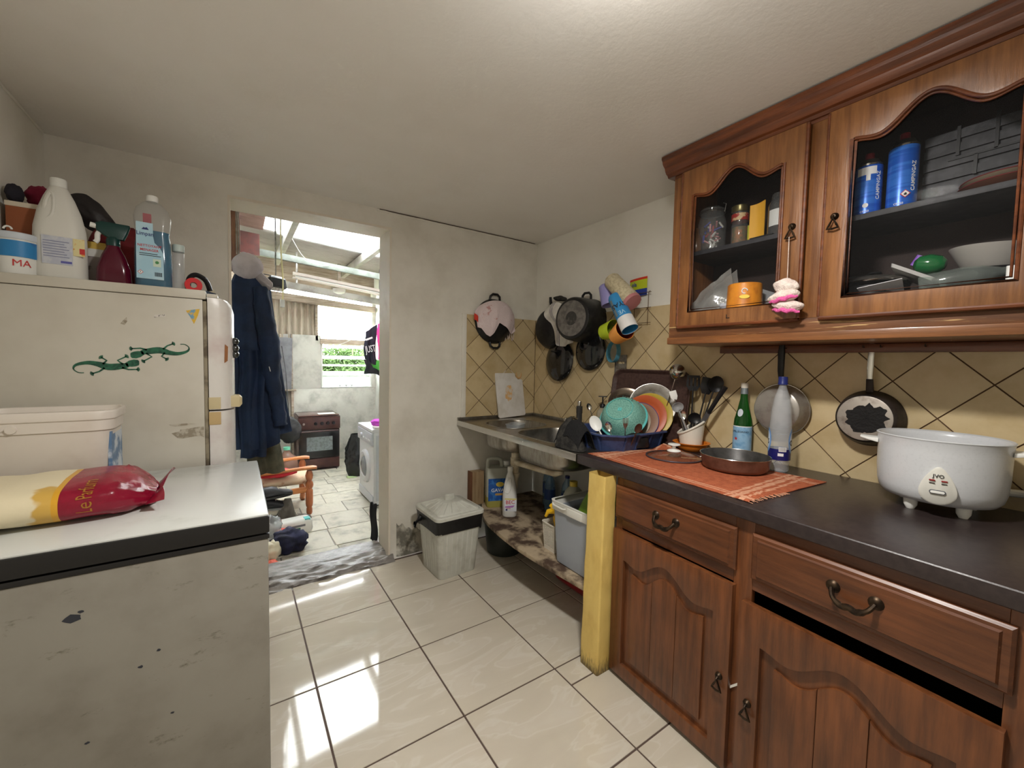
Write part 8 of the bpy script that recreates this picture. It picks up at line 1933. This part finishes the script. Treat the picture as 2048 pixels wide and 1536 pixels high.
# ---- shoes and bags on the annex floor --------------------------------------
def shoe(name, label, loc, rz, L, mat, sole, boot=0.0):
    t = thing(name, label, 'shoe', loc, rz)
    lo = []
    for x, w, h in ((-0.5, 0.10, 0.30), (-0.46, 0.15, 0.36), (-0.25, 0.16, 0.36 + boot), (-0.08, 0.16, 0.34 + boot), (0.02, 0.17, 0.30), (0.2, 0.19, 0.21), (0.38, 0.18, 0.16), (0.48, 0.12, 0.12), (0.5, 0.06, 0.08)):
        lo.append([(x * L, w * L * math.cos(a), 0.03 * L + h * L * 0.5 * (1 + math.sin(a))) for a in [2 * PI * i / 14 for i in range(14)]])
    MB().loft(lo).build('upper', mat, t, smooth=70)
    MB().loft([[(0.52 * L * math.cos(a), 0.19 * L * math.sin(a) * (0.85 + 0.2 * math.cos(a)), 0.0) for a in [2 * PI * i / 24 for i in range(24)]], [(0.52 * L * math.cos(a), 0.19 * L * math.sin(a) * (0.85 + 0.2 * math.cos(a)), 0.07 * L) for a in [2 * PI * i / 24 for i in range(24)]]]).build('sole', sole, t)
    for k in range(3):
        x = (0.06 + 0.06 * k) * L; MB().tube([(x, -0.10 * L, (0.26 - 0.05 * k) * L), (x, 0, (0.325 - 0.055 * k) * L), (x, 0.10 * L, (0.26 - 0.05 * k) * L)], 0.006, 6).build('lace', M('beige_lace', (200, 186, 164), 0.8), t)
    return t
m_s1 = M('black_leather', (38, 38, 42), 0.5); m_s2 = M('grey_suede', (98, 92, 84), 0.85, 0, (76, 70, 64), 14); m_sol = M('dark_sole', (30, 28, 28), 0.6)
shoe('black_shoe', 'black laced shoe on top of the shoe pile in front of the armchair', (0.03, 1.60, ZF + 0.27), 0.25, 0.29, m_s1, m_sol)
shoe('grey_boot', 'grey suede ankle boot standing in front of the armchair', (0.18, 1.60, ZF + 0.0), 0.15, 0.30, m_s2, m_sol, 0.45)
shoe('black_trainer', 'black trainer lying under the black laced shoe', (0.015, 1.62, ZF + 0.155), -0.1, 0.30, m_s1, M('grey_sole', (140, 140, 140), 0.6))
shoe('brown_boot', 'grey-brown boot at the left of the shoe pile by the freezer', (-0.03, 1.66, ZF), 0.05, 0.30, M('dark_suede', (74, 68, 60), 0.9), m_sol, 0.2)
wbx = thing('white_carry_bag', 'white plastic packet with green patch and aqua corner on the annex floor', 'packet', (0.14, 1.36, ZF), 0.12)
MB().loft([rloop(0.30, 0.14, 0.03, 0.0), rloop(0.32, 0.15, 0.035, 0.03), rloop(0.31, 0.145, 0.035, 0.10), rloop(0.27, 0.11, 0.03, 0.122)]).build('packet', M('white_film', (232, 230, 224), 0.4), wbx, smooth=60)
MB().box(-0.03, 0.05, -0.0775, -0.070, 0.030, 0.058).build('green_patch', M('bottle_green_print', (40, 110, 84), 0.5), wbx)
MB().box(-0.04, 0.09, -0.0770, -0.070, 0.066, 0.084).build('grey_print', M('grey_print2', (120, 120, 124), 0.5), wbx)
MB().box(0.09, 0.135, -0.062, 0.0, 0.108, 0.1245).build('aqua_corner', M('aqua_print', (96, 196, 196), 0.5), wbx)
nvc = MB().grid(lumpf((0.085, 0.99, ZF + 0.085), (0.125, 0.12, 0.09), 31, 0.30), 36, 24, cu=True).build('navy_garment', M('navy_knit', (34, 36, 66), 0.85, 0, (22, 22, 42), 12, bump=0.3, bscale=40), smooth=80)
tag(nvc, 'navy blue garment heaped on the annex floor by the doorway', 'garment'); base_origin(nvc, (0.085, 0.99, ZF))
plb = MB().grid(lumpf((-0.035, 1.14, ZF + 0.12), (0.085, 0.10, 0.13), 41, 0.35), 30, 20, cu=True).build('clear_carrier_bag', clear_mat('milky_film', (232, 236, 240), 0.35, 0.12), smooth=70)
tag(plb, 'milky plastic carrier bag beside the navy garment', 'bag'); base_origin(plb, (-0.035, 1.14, ZF))
cmb = MB().grid(lumpf((-0.045, 0.89, ZF + 0.07), (0.06, 0.07, 0.075), 51, 0.3), 26, 18, cu=True).build('cream_cloth', M('cream_satin', (214, 204, 180), 0.5), smooth=80)
tag(cmb, 'cream cloth bundle between the freezer and the navy garment', 'cloth'); base_origin(cmb, (-0.045, 0.89, ZF))
rdo = MB().grid(lumpf((-0.065, 0.74, ZF + 0.03), (0.05, 0.05, 0.032), 61, 0.25), 22, 14, cu=True).build('red_slipper', M('brick_red_rubber', (190, 78, 54), 0.6), smooth=80)
tag(rdo, 'brick red slipper toe on the annex floor at the sill', 'slipper'); base_origin(rdo, (-0.065, 0.74, ZF))
rdp = MB().grid(lumpf((0.05, 1.20, ZF + 0.06), (0.045, 0.035, 0.06), 71, 0.25), 22, 14, cu=True).build('red_pouch', M('coral_red_film', (214, 70, 56), 0.5), smooth=80)
tag(rdp, 'coral red pouch beside the white packet on the annex floor', 'pouch'); base_origin(rdp, (0.05, 1.20, ZF))
